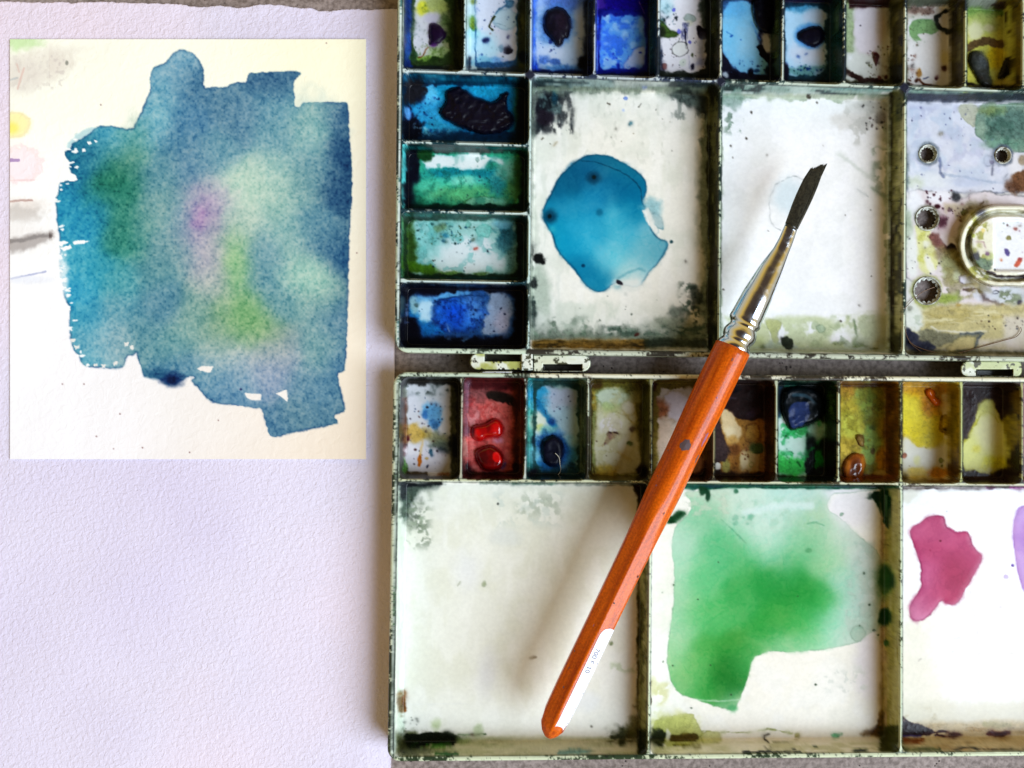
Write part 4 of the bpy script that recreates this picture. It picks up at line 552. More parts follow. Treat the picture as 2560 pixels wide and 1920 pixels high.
cellclip(T2, U2[10], V2_[0], U2[11], V2_[1]); full((150, 70, 100)); box(2200, 340, 2240, 1230, (214, 120, 170), .9, 4, 3); box(2250, 400, 2900, 1150, (225, 190, 205), .9, 5, 5); tex(2200, 300, 2900, 1200, (190, 60, 110), 26, .1, .1)

# ================= lower tray, mixing wells
V(960, 1200, 2.304); cellclip(T2, U2[0], V2_[1], U2[4], V2_[2]); full((240, 241, 230))
tex(100, 30, 1480, 1600, (232, 233, 216), 70, .0, .25, .7); tex(100, 30, 1480, 1600, (247, 248, 240), 40, .1, .2, .6, sy=120); box(75, 30, 118, 1580, (206, 224, 204), .9, 2, 1.5); tex(70, 30, 130, 1400, (240, 246, 240), 6, .05, sy=80)
poly([(90, 20), (360, 16), (300, 40), (200, 60), (170, 130), (130, 260), (100, 260)], (60, 74, 66), .9, 8, 13, 14); tex(100, 40, 300, 420, (120, 134, 112), 14, .02, .1, .75, soft=30); tex(110, 60, 240, 300, (60, 70, 60), 10, .15, .08, .7, soft=20); line([(90, 24), (240, 26), (330, 18)], 26, (20, 24, 28), .95, 2, 3); ell(110, 60, 20, 50, (30, 34, 40), .9, .4, .6)
tex(720, 30, 1060, 260, (168, 180, 160), 16, .08, .1, .6, soft=40); tex(600, 30, 1060, 300, (206, 216, 206), 22, .1, .1, .6, soft=30); line([(560, 20), (1000, 18), (1480, 30)], 16, (90, 110, 100), .7, 2, 2); box(740, 14, 1000, 30, (60, 90, 80), .7, 3, 3)
ell(595, 1110, 50, 120, (232, 233, 236), .7, .9, .3, rot=8); ell(480, 520, 70, 100, (236, 238, 238), .7, .9, .3); ell(1160, 1270, 80, 60, (232, 236, 234), .8, .5); ell(700, 330, 90, 50, (226, 230, 224), .8, .5); ell(655, 135, 6, 6, (20, 24, 22), 1, .1, .1); ell(575, 600, 14, 18, (150, 160, 130), .9, .4, .6); line([(426, 612), (440, 588)], 7, (140, 150, 120), .8); ell(1310, 942, 10, 14, (120, 130, 96), .9, .3, .5); ell(860, 1022, 16, 8, (140, 126, 100), .8, .3, .6); ell(1193, 1420, 6, 8, (110, 110, 100)); line([(1436, 1296), (1444, 1308), (1454, 1302)], 6, (60, 60, 50)); ell(265, 340, 5, 5, (110, 120, 100)); ell(210, 180, 6, 6, (90, 100, 90))
line([(118, 1210), (112, 1270), (120, 1330)], 14, (120, 66, 26), .9, 1.5, 2); ell(100, 1290, 24, 60, (90, 70, 40), .8, .4, .7); dots(110, 1360, 200, 1440, 8, 4, 9, [(60, 66, 60)]); line([(130, 1290), (480, 1290)], 6, (236, 238, 230), .8, 1.5); tex(1290, 1040, 1460, 1120, (190, 204, 170), 20, .0, .15, .7)
box(90, 1480, 1500, 1600, (206, 208, 174), .9, 6, 3); tex(100, 1470, 1480, 1600, (176, 184, 140), 60, .05, .15, .7, sy=8); ell(150, 1520, 110, 70, (60, 66, 40), .9, .4, .5); poly([(110, 1450), (180, 1470), (250, 1452), (320, 1450), (380, 1445), (385, 1452), (430, 1470), (455, 1490), (420, 1515), (380, 1535), (300, 1520), (240, 1535), (130, 1550)], (18, 26, 16), 1, 1, 3, 12); tex(150, 1500, 400, 1560, (50, 96, 36), 16, .0, .1, .9, sy=8); tex(130, 1540, 440, 1600, (90, 96, 60), 20, .0, .12, .8, sy=6); line([(430, 1463), (500, 1464), (584, 1462)], 9, (30, 60, 20), .95); ell(520, 1466, 26, 8, (40, 30, 24)); line([(300, 1580), (430, 1580)], 14, (30, 90, 26), .9, 1.5, 3); ell(300, 1410, 26, 30, (176, 196, 140), .7, .6, .5); ell(545, 1440, 26, 34, (176, 196, 150), .7, .6, .5); ell(460, 1500, 40, 20, (120, 140, 90), .8, .4, .5)
ell(1400, 1470, 90, 44, (52, 58, 34), .9, .5, .9); tex(1260, 1400, 1470, 1540, (44, 48, 28), 26, .0, .15, .9, sy=9, soft=26); ell(1440, 1420, 50, 60, (110, 116, 76), .8, .5, .7); poly([(1000, 1568), (1050, 1548), (1170, 1548), (1220, 1572), (1000, 1580)], (100, 142, 138), .9, 2, 3, sm=1); line([(970, 1586), (1060, 1582)], 9, (30, 36, 34)); line([(760, 1590), (1400, 1590)], 7, (90, 110, 80), .8); ell(660, 1505, 30, 6, (180, 180, 140), .8)
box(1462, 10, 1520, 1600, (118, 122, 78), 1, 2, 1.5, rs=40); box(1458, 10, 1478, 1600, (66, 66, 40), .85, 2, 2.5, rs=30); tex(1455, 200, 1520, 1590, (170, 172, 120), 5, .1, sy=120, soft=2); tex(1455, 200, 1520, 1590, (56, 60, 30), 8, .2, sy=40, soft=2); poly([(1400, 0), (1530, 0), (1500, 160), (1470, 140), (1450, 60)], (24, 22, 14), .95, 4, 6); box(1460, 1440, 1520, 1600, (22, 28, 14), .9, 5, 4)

V(1580, 1180, 2.241); cellclip(T2, U2[4], V2_[1], U2[8], V2_[2]); full((250, 247, 237))
tex(100, 90, 1400, 1600, (240, 238, 226), 60, .0, .25, .7); tex(100, 90, 1400, 1600, (248, 247, 242), 50, .1, .2, .6); ell(1340, 1080, 90, 200, (236, 230, 242), .7, .5); ell(1230, 200, 130, 110, (240, 236, 240), .9, .4); box(100, 60, 1500, 96, (14, 74, 54), .98, 2, 2, rs=40); tex(100, 60, 1500, 100, (30, 50, 70), 50, .0, .15, .8, sy=3)
poly([(280, 90), (1400, 95), (1300, 110), (1180, 116), (1120, 122), (1085, 200), (1180, 262), (1230, 320), (1300, 384), (1392, 452), (1400, 600), (1392, 870), (1340, 900), (1272, 956), (1235, 960), (1100, 992), (940, 1005), (860, 1010), (760, 1000), (730, 1020), (680, 1036), (650, 1150), (630, 1210), (600, 1280), (572, 1345), (520, 1325), (470, 1310), (400, 1290), (350, 1268), (265, 1250), (212, 1160), (190, 1040), (212, 900), (236, 700), (240, 560), (222, 470), (225, 370), (240, 300), (300, 260), (340, 180)], (0, 0, 0), 1, 1, 2, 26, edge=(110, 150, 120), ew=1.3, ea=.65, g=.15, seed=9101,
 field=cfield([(480, 420, (104, 196, 136)), (400, 600, (112, 202, 136)), (350, 300, (150, 210, 170)), (440, 240, (120, 196, 146)), (560, 430, (96, 190, 128)), (640, 500, (78, 182, 106)), (750, 600, (48, 156, 70)), (860, 560, (54, 158, 76)), (950, 660, (44, 148, 60)), (1030, 720, (66, 172, 84)), (800, 850, (58, 162, 70)), (550, 1000, (54, 148, 56)), (600, 700, (72, 172, 90)), (560, 1120, (24, 110, 36)), (520, 1180, (34, 124, 44)), (400, 1200, (70, 166, 76)), (330, 1100, (104, 186, 104)), (420, 1000, (86, 176, 86)), (1000, 860, (72, 178, 88)), (350, 800, (112, 198, 124)), (470, 800, (90, 188, 106)), (980, 380, (112, 190, 136)), (960, 460, (104, 190, 124)), (270, 380, (196, 226, 206)), (260, 500, (176, 222, 188)), (750, 300, (204, 232, 220)), (720, 420, (176, 222, 196)), (820, 460, (150, 212, 176)), (1180, 600, (168, 216, 194)), (1250, 800, (190, 222, 208)), (1080, 500, (160, 208, 158)), (1080, 400, (170, 210, 176)), (1300, 500, (208, 224, 218)), (1350, 700, (210, 226, 222)), (1180, 380, (204, 222, 208)), (600, 200, (206, 228, 212)), (900, 180, (196, 226, 214)), (450, 150, (214, 224, 206)), (1130, 850, (158, 222, 192)), (1060, 950, (170, 226, 186)), (1300, 920, (206, 222, 212)), (600, 1310, (160, 206, 160)), (230, 1000, (160, 212, 160)), (250, 700, (170, 216, 176)), (240, 850, (170, 216, 176)), (270, 1200, (130, 196, 130)), (850, 980, (140, 206, 150)), (1200, 960, (206, 226, 212)), (640, 1060, (90, 180, 100)), (880, 380, (180, 222, 200)), (1000, 300, (176, 210, 176)), (640, 300, (196, 226, 206)), (1250, 200, (238, 236, 240))], 66))
PUD.append((smoothpoly([P(*p) for p in [(240, 330), (420, 240), (520, 300), (640, 420), (760, 470), (880, 470), (960, 330), (1060, 400), (1120, 600), (1120, 850), (1060, 980), (860, 1005), (760, 998), (680, 1036), (650, 1150), (600, 1280), (400, 1285), (265, 1250), (212, 1160), (190, 1040), (236, 700), (225, 470)]], 2), 2.2, 'green', 9102, 2, 26, .12))
ell(560, 1325, 30, 18, (90, 170, 110), .8, .5); line([(350, 1275), (480, 1285), (596, 1275)], 6, (214, 236, 216), .7, 1.5); line([(500, 265), (560, 320), (640, 400)], 7, (90, 160, 120), .6, 2, 2); tex(560, 120, 1100, 340, (176, 212, 190), 14, .15, .08, .6, soft=20); line([(640, 230), (820, 190), (1000, 190)], 40, (220, 240, 236), .7, 6, 4); dots(560, 240, 720, 320, 9, 6, 18, [(120, 180, 150)], .6); ell(990, 440, 18, 12, (80, 150, 100), .8); tex(1180, 380, 1400, 960, (186, 208, 196), 18, .1, .06, .55, edge=(150, 176, 160)); tex(280, 100, 560, 260, (200, 212, 190), 12, .1, .08, .6, edge=(150, 170, 150)); ell(1265, 905, 40, 46, (170, 200, 180), .6, .3, edge=(140, 170, 150)); line([(985, 290), (1030, 280), (1075, 300)], 9, (120, 176, 140), .8); ell(1176, 238, 11, 11, (150, 180, 160), .9, .1, edge=(90, 120, 100))
poly([(180, 275), (200, 250), (232, 236), (250, 214), (296, 216), (304, 244), (262, 272), (250, 296), (235, 280), (200, 290)], (18, 62, 34), 1, 2, 3, 9); ell(400, 105, 26, 26, (20, 60, 36), .95, .3, .5); ell(425, 130, 14, 34, (20, 56, 34), .95, .3, .3); ell(582, 108, 14, 14, (40, 100, 70)); poly([(1340, 110), (1450, 96), (1452, 260), (1440, 322), (1424, 318), (1400, 250), (1370, 190)], (12, 48, 22), 1, 2.5, 4, 14, g=.1); line([(1420, 140), (1422, 240)], 4, (120, 160, 120), .8, rough=0); ell(1390, 135, 60, 24, (16, 40, 26), .95, .4, .5)
ell(230, 1440, 130, 90, (206, 208, 132), .9, .4, .4); poly([(170, 1380), (340, 1345), (355, 1400), (400, 1450), (400, 1520), (140, 1540), (110, 1400)], (186, 192, 104), .8, 2, 4, 16, edge=(150, 150, 80), ew=1.2); ell(120, 1200, 24, 50, (224, 220, 170), .8, .4, .5); tex(110, 1170, 220, 1320, (214, 212, 150), 16, .1, .1, .7); line([(390, 1452), (520, 1462), (660, 1458), (760, 1440), (900, 1462)], 7, (140, 150, 84), .8, 1, 2.5); ell(440, 1490, 60, 34, (200, 204, 130), .8, .3, .3, edge=(150, 154, 84))
ell(145, 1490, 50, 50, (34, 40, 24), .95, .3, .5); ell(285, 1488, 76, 22, (78, 64, 26), .95, .3, .4, edge=(40, 34, 16)); ell(200, 1475, 14, 30, (236, 236, 220), .9); line([(240, 1530), (380, 1540)], 16, (80, 76, 30), .8, 1.5, 3); line([(765, 1466), (742, 1476), (742, 1498), (765, 1510)], 10, (30, 28, 24), .95, .8, 1); line([(790, 1510), (860, 1512), (930, 1500), (935, 1476)], 7, (150, 150, 110), .8, 1, 1.5); ell(925, 1474, 12, 14, (150, 146, 90)); ell(1139, 1477, 29, 12, (84, 156, 112), 1, .12, .15, edge=(40, 110, 70)); ell(1175, 1470, 6, 6, (40, 110, 60))
tex(110, 1500, 1400, 1590, (196, 196, 150), 50, 0, .2, .7, sy=6); line([(620, 1572), (780, 1568), (935, 1572)], 13, (26, 28, 22), .95, .8, 1.5); line([(100, 1584), (1400, 1584)], 8, (60, 76, 40), .8, 1, 2); ell(765, 1549, 22, 7, (60, 60, 44)); ell(905, 1551, 12, 5, (30, 34, 26)); ell(1025, 1539, 12, 6, (70, 84, 50)); ell(1270, 1562, 44, 12, (40, 50, 30)); poly([(1260, 1465), (1330, 1450), (1380, 1400), (1400, 1340), (1420, 1480), (1300, 1485)], (88, 66, 36), .9, 3, 5, 12)
for px, py, r_ in ((168, 676, 4), (172, 1064, 4), (440, 1084, 4), (228, 1084, 5), (369, 715, 4), (930, 694, 3), (482, 506, 3), (1300, 567, 7), (107, 1008, 6), (332, 1321, 5), (555, 1248, 5), (612, 1167, 3), (237, 636, 5), (1378, 918, 6), (1355, 888, 8), (1028, 1195, 7), (1330, 745, 7), (1275, 860, 5)): ell(px, py, r_, r_, (40, 60, 40), .9, .2, .2, 4)
tex(1060, 1060, 1330, 1250, (216, 220, 212), 12, .25, .06, .7); box(1392, 96, 1500, 1600, (172, 150, 116), 1, 5, 2, rs=50); box(1428, 96, 1500, 1600, (176, 174, 112), .95, 5, 2, rs=50); tex(1400, 300, 1500, 1600, (130, 126, 64), 7, .1, sy=90, soft=3); ell(1425, 600, 46, 76, (18, 56, 20), .97, .35, .2, g=.1); ell(1400, 620, 40, 100, (70, 120, 70), .5, .5, .3); ell(1416, 812, 38, 52, (12, 52, 22), .97, .3, .25, g=.1); ell(1424, 958, 15, 18, (40, 80, 34), .9, .3, .3); box(1380, 1420, 1500, 1600, (50, 56, 24), .85, 6, 6); line([(1404, 1340), (1400, 1440)], 18, (90, 76, 36), .8, 3, 3); poly([(1380, 96), (1452, 96), (1452, 290), (1438, 322), (1418, 300), (1395, 200)], (12, 48, 22), 1, 2.5, 3, 14, g=.1); line([(1422, 130), (1420, 250)], 4, (120, 160, 120), .8, rough=0)
line([(104, 200), (100, 800), (104, 1400)], 10, (226, 224, 196), .6); line([(108, 1180), (106, 1300)], 9, (60, 50, 26), .9, 1, 2)

V(2200, 1200, 2.304); cellclip(T2, U2[8], V2_[1], U2[11], V2_[2]); full((252, 252, 255))
ell(220, 1150, 200, 420, (240, 234, 216), .85, .5, .3); tex(120, 700, 1400, 1440, (246, 242, 230), 60, .05, .25, .6); box(120, 1270, 1400, 1420, (228, 224, 204), .8, 18, 6); ell(450, 900, 150, 300, (248, 247, 253), .7, .6); line([(520, 640), (560, 900), (570, 1240)], 12, (232, 226, 236), .7, 3); line([(560, 1000), (830, 996)], 10, (222, 216, 214), .7, 2); box(110, 36, 1400, 52, (50, 40, 40), .9, 2, 3, rs=30); ell(170, 90, 50, 40, (226, 224, 214), .9, .4, .5); line([(120, 56), (300, 46)], 9, (70, 60, 50), .8); ell(634, 46, 26, 12, (70, 20, 56)); line([(750, 44), (1400, 46)], 14, (100, 20, 90), .95)
_q = poly([(172, 278), (240, 240), (262, 215), (300, 204), (358, 202), (376, 240), (384, 272), (410, 284), (432, 306), (480, 297), (516, 306), (520, 345), (546, 395), (598, 447), (562, 510), (524, 575), (482, 640), (478, 672), (430, 727), (380, 714), (354, 685), (322, 738), (272, 792), (215, 823), (172, 792), (164, 735), (200, 672), (247, 602), (228, 575), (240, 492), (208, 430), (196, 370), (172, 320)], (0, 0, 0), 1, .8, 1.4, 12, edge=(126, 30, 72), ew=2.4, ea=.85, g=.15, sm=2, seed=9201, field=cfield([(250, 300, (190, 84, 128)), (350, 260, (186, 74, 116)), (300, 400, (180, 60, 104)), (440, 500, (164, 44, 84)), (380, 560, (166, 46, 86)), (480, 420, (186, 66, 112)), (300, 520, (196, 84, 132)), (260, 570, (204, 104, 150)), (220, 750, (206, 120, 160)), (290, 680, (186, 72, 118)), (420, 660, (180, 58, 100)), (540, 430, (190, 72, 116)), (490, 340, (188, 74, 120)), (400, 320, (196, 86, 132))], 56)); PUD.append((_q, 2.6, 'magenta', 9201, 1.4, 12, .12))
ell(349, 351, 6, 6, (110, 20, 50)); ell(290, 407, 5, 5, (150, 40, 80))
_q = poly([(830, 145), (808, 155), (790, 180), (768, 228), (764, 330), (775, 420), (790, 520), (800, 570), (830, 650), (960, 760), (1100, 500), (1000, 160)], (206, 166, 230), 1, .8, 1.4, 14, edge=(140, 90, 190), ew=2, g=.15, seed=9301, sm=2); PUD.append((_q, 2.4, 'pale violet', 9301, 1.4, 14, .12)); ell(900, 330, 110, 90, (176, 120, 206), .7, .6)
ell(764, 490, 9, 8, (90, 60, 150), 1, .1, .1); ell(728, 559, 12, 12, (200, 180, 224), 1, .1, .1, edge=(120, 90, 170)); ell(695, 729, 8, 8, (216, 206, 230), 1, .1, .1, edge=(140, 120, 180)); ell(422, 984, 6, 6, (200, 200, 206)); line([(218, 1045), (236, 1028)], 4, (140, 130, 120), .8); ell(384, 182, 5, 5, (200, 200, 210)); line([(420, 918), (458, 908)], 7, (226, 222, 226), .8)
box(105, 1395, 1400, 1600, (206, 186, 142), .9, 10, 6, rs=30); tex(105, 1400, 1400, 1600, (170, 140, 90), 50, .05, .15, .7, sy=8); tex(105, 1400, 1400, 1600, (226, 212, 176), 60, .1, .15, .7, sy=7); line([(600, 1405), (750, 1415)], 26, (176, 170, 126), .8, 2); poly([(100, 1340), (150, 1370), (205, 1410), (305, 1430), (306, 1462), (240, 1476), (110, 1476)], (44, 26, 32), 1, 2, 6, 10); line([(250, 1460), (370, 1450), (470, 1475), (400, 1480), (320, 1470)], 14, (56, 30, 36), .95, 1, 3); line([(105, 1478), (230, 1470)], 12, (70, 60, 110), .8); box(100, 1486, 260, 1516, (120, 70, 40), .95, 3, 3); poly([(600, 1462), (640, 1440), (690, 1446), (760, 1442), (740, 1475), (690, 1482), (640, 1474)], (66, 30, 34), 1, 1, 3, 8)
line([(110, 1545), (340, 1552)], 22, (70, 80, 50), .8, 1.5, 4); line([(430, 1552), (500, 1538), (560, 1552)], 12, (30, 30, 26), .9, 1, 2); line([(560, 1550), (820, 1556)], 9, (60, 50, 36), .8, 1, 2); line([(110, 1564), (1400, 1560)], 8, (40, 60, 30), .8); ell(504, 1504, 6, 6, (50, 40, 30)); tex(110, 1300, 340, 1400, (200, 190, 160), 20, .1, .12, .6)
clip()
# ================= watery unevenness over everything painted so far
V(0, 0, 1)
def bleed():
    # let the washes bleed: wavering edges everywhere, softened in irregular patches
    x, y = np.meshgrid(GX, GY)
    dx = 3.8 * fbm(x, y, 17, 701, 4); dy = 3.8 * fbm(x, y, 17, 702, 4)
    def smp(A, X, Y):
        fx = np.clip((X - X0) / R, 0, NC - 1.001); fy = np.clip((Y - Y0) / R, 0, NR - 1.001); i = fx.astype(int); j = fy.astype(int); a = (fx - i)[..., None]; b = (fy - j)[..., None]
        return (A[j, i] * (1 - a) + A[j, i + 1] * a) * (1 - b) + (A[j + 1, i] * (1 - a) + A[j + 1, i + 1] * a) * b
    B = CV.copy()
    for _ in range(3):
        for ax_ in (0, 1): B = (np.roll(B, 2, ax_) + np.roll(B, -2, ax_) + B + np.roll(B, 1, ax_) + np.roll(B, -1, ax_)) / 5
    w1 = smp(CV, x + dx, y + dy); w2 = smp(B, x + 1.4 * dx, y + 1.4 * dy)
    m = (.75 * ss(-.12, .32, fbm(x, y, 34, 703, 3)))[..., None]
    out = w1 * (1 - m) + w2 * m
    k = ss(.06, .24, GL)[..., None]
    CV[:] = CV * (1 - k) + out * k
bleed()
def water():
    x, y = np.meshgrid(GX, GY); lum = CV.mean(-1); sat = CV.max(-1) - CV.min(-1)
    dirt = np.clip((0.86 - lum) * 2.2, 0, 1) * ss(.14, .26, GL)
    n1 = fbm(x, y, 22, 901, 4); n2 = fbm(x + 90, y, 46, 902, 4); n3 = fbm(x, y, 7, 903, 3)
    f = 1 + dirt * (0.10 * n1 + 0.10 * n3) + 0.012 * n1
    for n, w in ((n1, .035), (n2, .025)):
        f -= dirt * 0.16 * np.exp(-(n / w) ** 2)                       # dried tide lines
    CV[:] = np.clip(CV * f[..., None], 0, 1)
    # faint drying specks
    h = vn(x / 3.1, y / 3.1, 77); CV[:] *= (1 - dirt * 0.35 * (h > .93))[..., None]
    n5 = fbm(x, y, 11, 905, 4); CV[:] = np.clip(CV * (1 - dirt * (.22 * np.exp(-(n5 / .05) ** 2) - .10 * ss(.2, .4, n5)))[..., None], 0, 1)
    GL[:] = np.clip(GL + 0.18 * n1 * dirt, .08, .8)
    TH[:] += dirt * np.maximum(0, n3) * .4
def curve(a, sat, x0, y0, x1, y1, T, dirty=False):
    # deepen residue and lift lighter tones to offset shade in one block of wells
    p = [T(np.array(float(u)), np.array(float(v))) for u, v in ((x0, y0), (x1, y0), (x1, y1), (x0, y1))]
    x, y = np.meshgrid(GX, GY); s = psdf([(float(q[0]), float(q[1])) for q in p], x, y); m = ss(-1, 1, s)
    if dirty: m = m * ss(.66, .42, CV.mean(-1)) * ss(.14, .26, GL)
    c = CV; l = c.mean(-1, keepdims=True); c = np.clip(l + (c - l) * sat, 0, 1); c = (1 - a) * c + a * ss(.03, .86, c)
    CV[:] = CV * (1 - m[..., None]) + c * m[..., None]
curve(.36, 1.06, U1[0], V1_[0], U1[11], V1_[1], T1); curve(.42, 1.08, U1[0], V1_[1], U1[2], V1_[5], T1); curve(.34, 1.06, U2[0], V2_[0], U2[11], V2_[1], T2)
curve(.3, 1.05, U1[2], V1_[1], U1[11], V1_[5], T1, True); curve(.3, 1.05, U2[0], V2_[1], U2[11], V2_[2], T2, True)
water()
def wetgrain():
    x, y = np.meshgrid(GX, GY); w = ss(.24, .16, GL); n = fbm(x, y, 70, 951, 4); n2 = fbm(x, y, 5, 952, 2); n3 = fbm(x + 40 * n, y - 30 * n, 34, 953, 4)
    q = w * (.10 * n3 + .07 * n + .06 * n2 + .10 * np.exp(-(n3 / .045) ** 2))
    CV[:] = np.clip(CV, .01, 1) ** (1 + q[..., None] * np.array([1.6, .8, .7]))
wetgrain()
# ================= ridges: worn enamel tops with chips and residue
def ridge(T, a, b, wd=8.5, c=(206, 222, 206), chip=.18, tint=(40, 60, 60)):
    pts = []
    for t in np.linspace(0, 1, 9):
        u = a[0] + (b[0] - a[0]) * t; v = a[1] + (b[1] - a[1]) * t
        X, Y = T(np.array(float(u)), np.array(float(v))); pts.append((float(X), float(Y)))
    _clip[0] = None
    line(pts, wd + 3, (22, 30, 28), .6, 1.2, 1.2, 14)
    line(pts, wd - 1, c, 1, .9, .5, 20, g=.3)
    xs = [p[0] for p in pts]; ys = [p[1] for p in pts]; h = wd / 2 + 1
    x0, x1, y0, y1 = min(xs) - h, max(xs) + h, min(ys) - h, max(ys) + h
    w = win(x0, y0, x1, y1)
    if w is None: return
    sl, x, y = w; vert = abs(a[0] - b[0]) < abs(a[1] - b[1]); sd = nseed()
    d = np.full(x.shape, 1e9)
    for i in range(len(pts) - 1):
        ax, ay = pts[i]; bx, by = pts[i + 1]; ex, ey = bx - ax, by - ay
        t = np.clip(((x - ax) * ex + (y - ay) * ey) / (ex * ex + ey * ey), 0, 1); d = np.minimum(d, np.hypot(x - ax - t * ex, y - ay - t * ey))
    n = .65 * fbm(x, y, 7 if vert else 17, sd, 4, 17 if vert else 7) + .5 * fbm(x, y, 4.5, sd + 8, 3); n2 = fbm(x, y, 120, sd + 1, 2)
    chip = chip + .13; m = ss(chip - .06, chip + .06, n + .95 * n2) * ss(h + 1, h - 1, d) * .93
    put(sl, m, C(tint)); m2 = ss(.40, .48, fbm(x, y, 5, sd + 2, 3) + .2 * n2) * ss(h, h - 1.5, d) * .6; put(sl, m2, C((30, 34, 30)))
cols_up = [(196, 214, 206), (200, 222, 220), (196, 214, 226), (196, 208, 220), (206, 216, 214), (210, 220, 206), (206, 216, 206), (212, 220, 196), (220, 226, 204), (200, 206, 160), (200, 204, 170), (200, 204, 170)]
for i, u in enumerate(U1):
    ridge(T1, (u, V1_[0]), (u, V1_[1]), 7.5, cols_up[i], .12, (30, 40, 50))
for v in V1_[2:5]: ridge(T1, (U1[0], v), (U1[2], v), 10, (206, 224, 220), .22, (20, 50, 60))
for v in V1_[1:2]: ridge(T1, (U1[0], v), (U1[2], v), 11, (206, 222, 222), .2, (16, 34, 60)); ridge(T1, (U1[2], v), (U1[5], v), 11, (196, 208, 214), .05, (36, 46, 70)); ridge(T1, (U1[5], v), (U1[11], v), 11, (204, 218, 204), .1, (40, 60, 60))
for i in (2, 5, 8): ridge(T1, (U1[i], V1_[1]), (U1[i], V1_[5]), 8, ((196, 220, 214), 0, 0, (206, 220, 196), 0, 0, (226, 234, 206))[i - 2], .3, (30, 46, 42))
for i in (2, 5, 8):
    X, Y = T1(np.array(float(U1[i])), np.array(float(V1_[1]))); ell(float(X), float(Y), 12, 13, (34, 36, 52), .95, .3, .4)
for i, u in enumerate(U2):
    ridge(T2, (u, V2_[0]), (u, V2_[1]), 8, ((206, 222, 200), (180, 180, 160), (196, 206, 196), (200, 210, 190), (150, 150, 110), (150, 140, 100), (190, 200, 170), (206, 216, 180), (190, 196, 140), (190, 196, 130), (170, 170, 120), (200, 180, 180))[i], .12, (50, 46, 36))
ridge(T2, (U2[0], V2_[1]), (U2[4], V2_[1]), 8, (206, 212, 180), .25, (50, 56, 40)); ridge(T2, (U2[4], V2_[1]), (U2[11], V2_[1]), 8, (214, 218, 190), .35, (70, 60, 40))
for u in (U2[4], U2[8]): ridge(T2, (u, V2_[1]), (u, V2_[2]), 8, (214, 226, 196), .5, (50, 60, 30))
# rims
def rim(T, a, b, wd, c, chip, tint, off=0):
    ridge(T, a, b, wd, c, chip, tint)
rim(T1, (999, -90), (999, 880), 15, (206, 220, 200), .05, (36, 46, 40)); rim(T1, (1003, -90), (1003, 870), 4, (226, 240, 236), .35, (60, 110, 110))
rim(T1, (1000, 876), (1330, 876), 14, (206, 222, 200), .22, (36, 46, 36)); rim(T1, (1330, 876), (2720, 876), 14, (196, 204, 184), -.02, (46, 42, 36))
rim(T2, (990, 940), (990, 1900), 17, (216, 226, 200), .1, (40, 50, 34)); rim(T2, (995, 950), (995, 1890), 4, (232, 246, 232), .45, (80, 110, 80))
rim(T2, (1000, 935), (1330, 935), 13, (200, 216, 196), .02, (40, 44, 36)); rim(T2, (1330, 935), (2720, 935), 13, (234, 234, 212), .1, (52, 44, 34)); rim(T2, (1000, 1899), (2720, 1899), 13, (216, 226, 194), .1, (40, 56, 36))
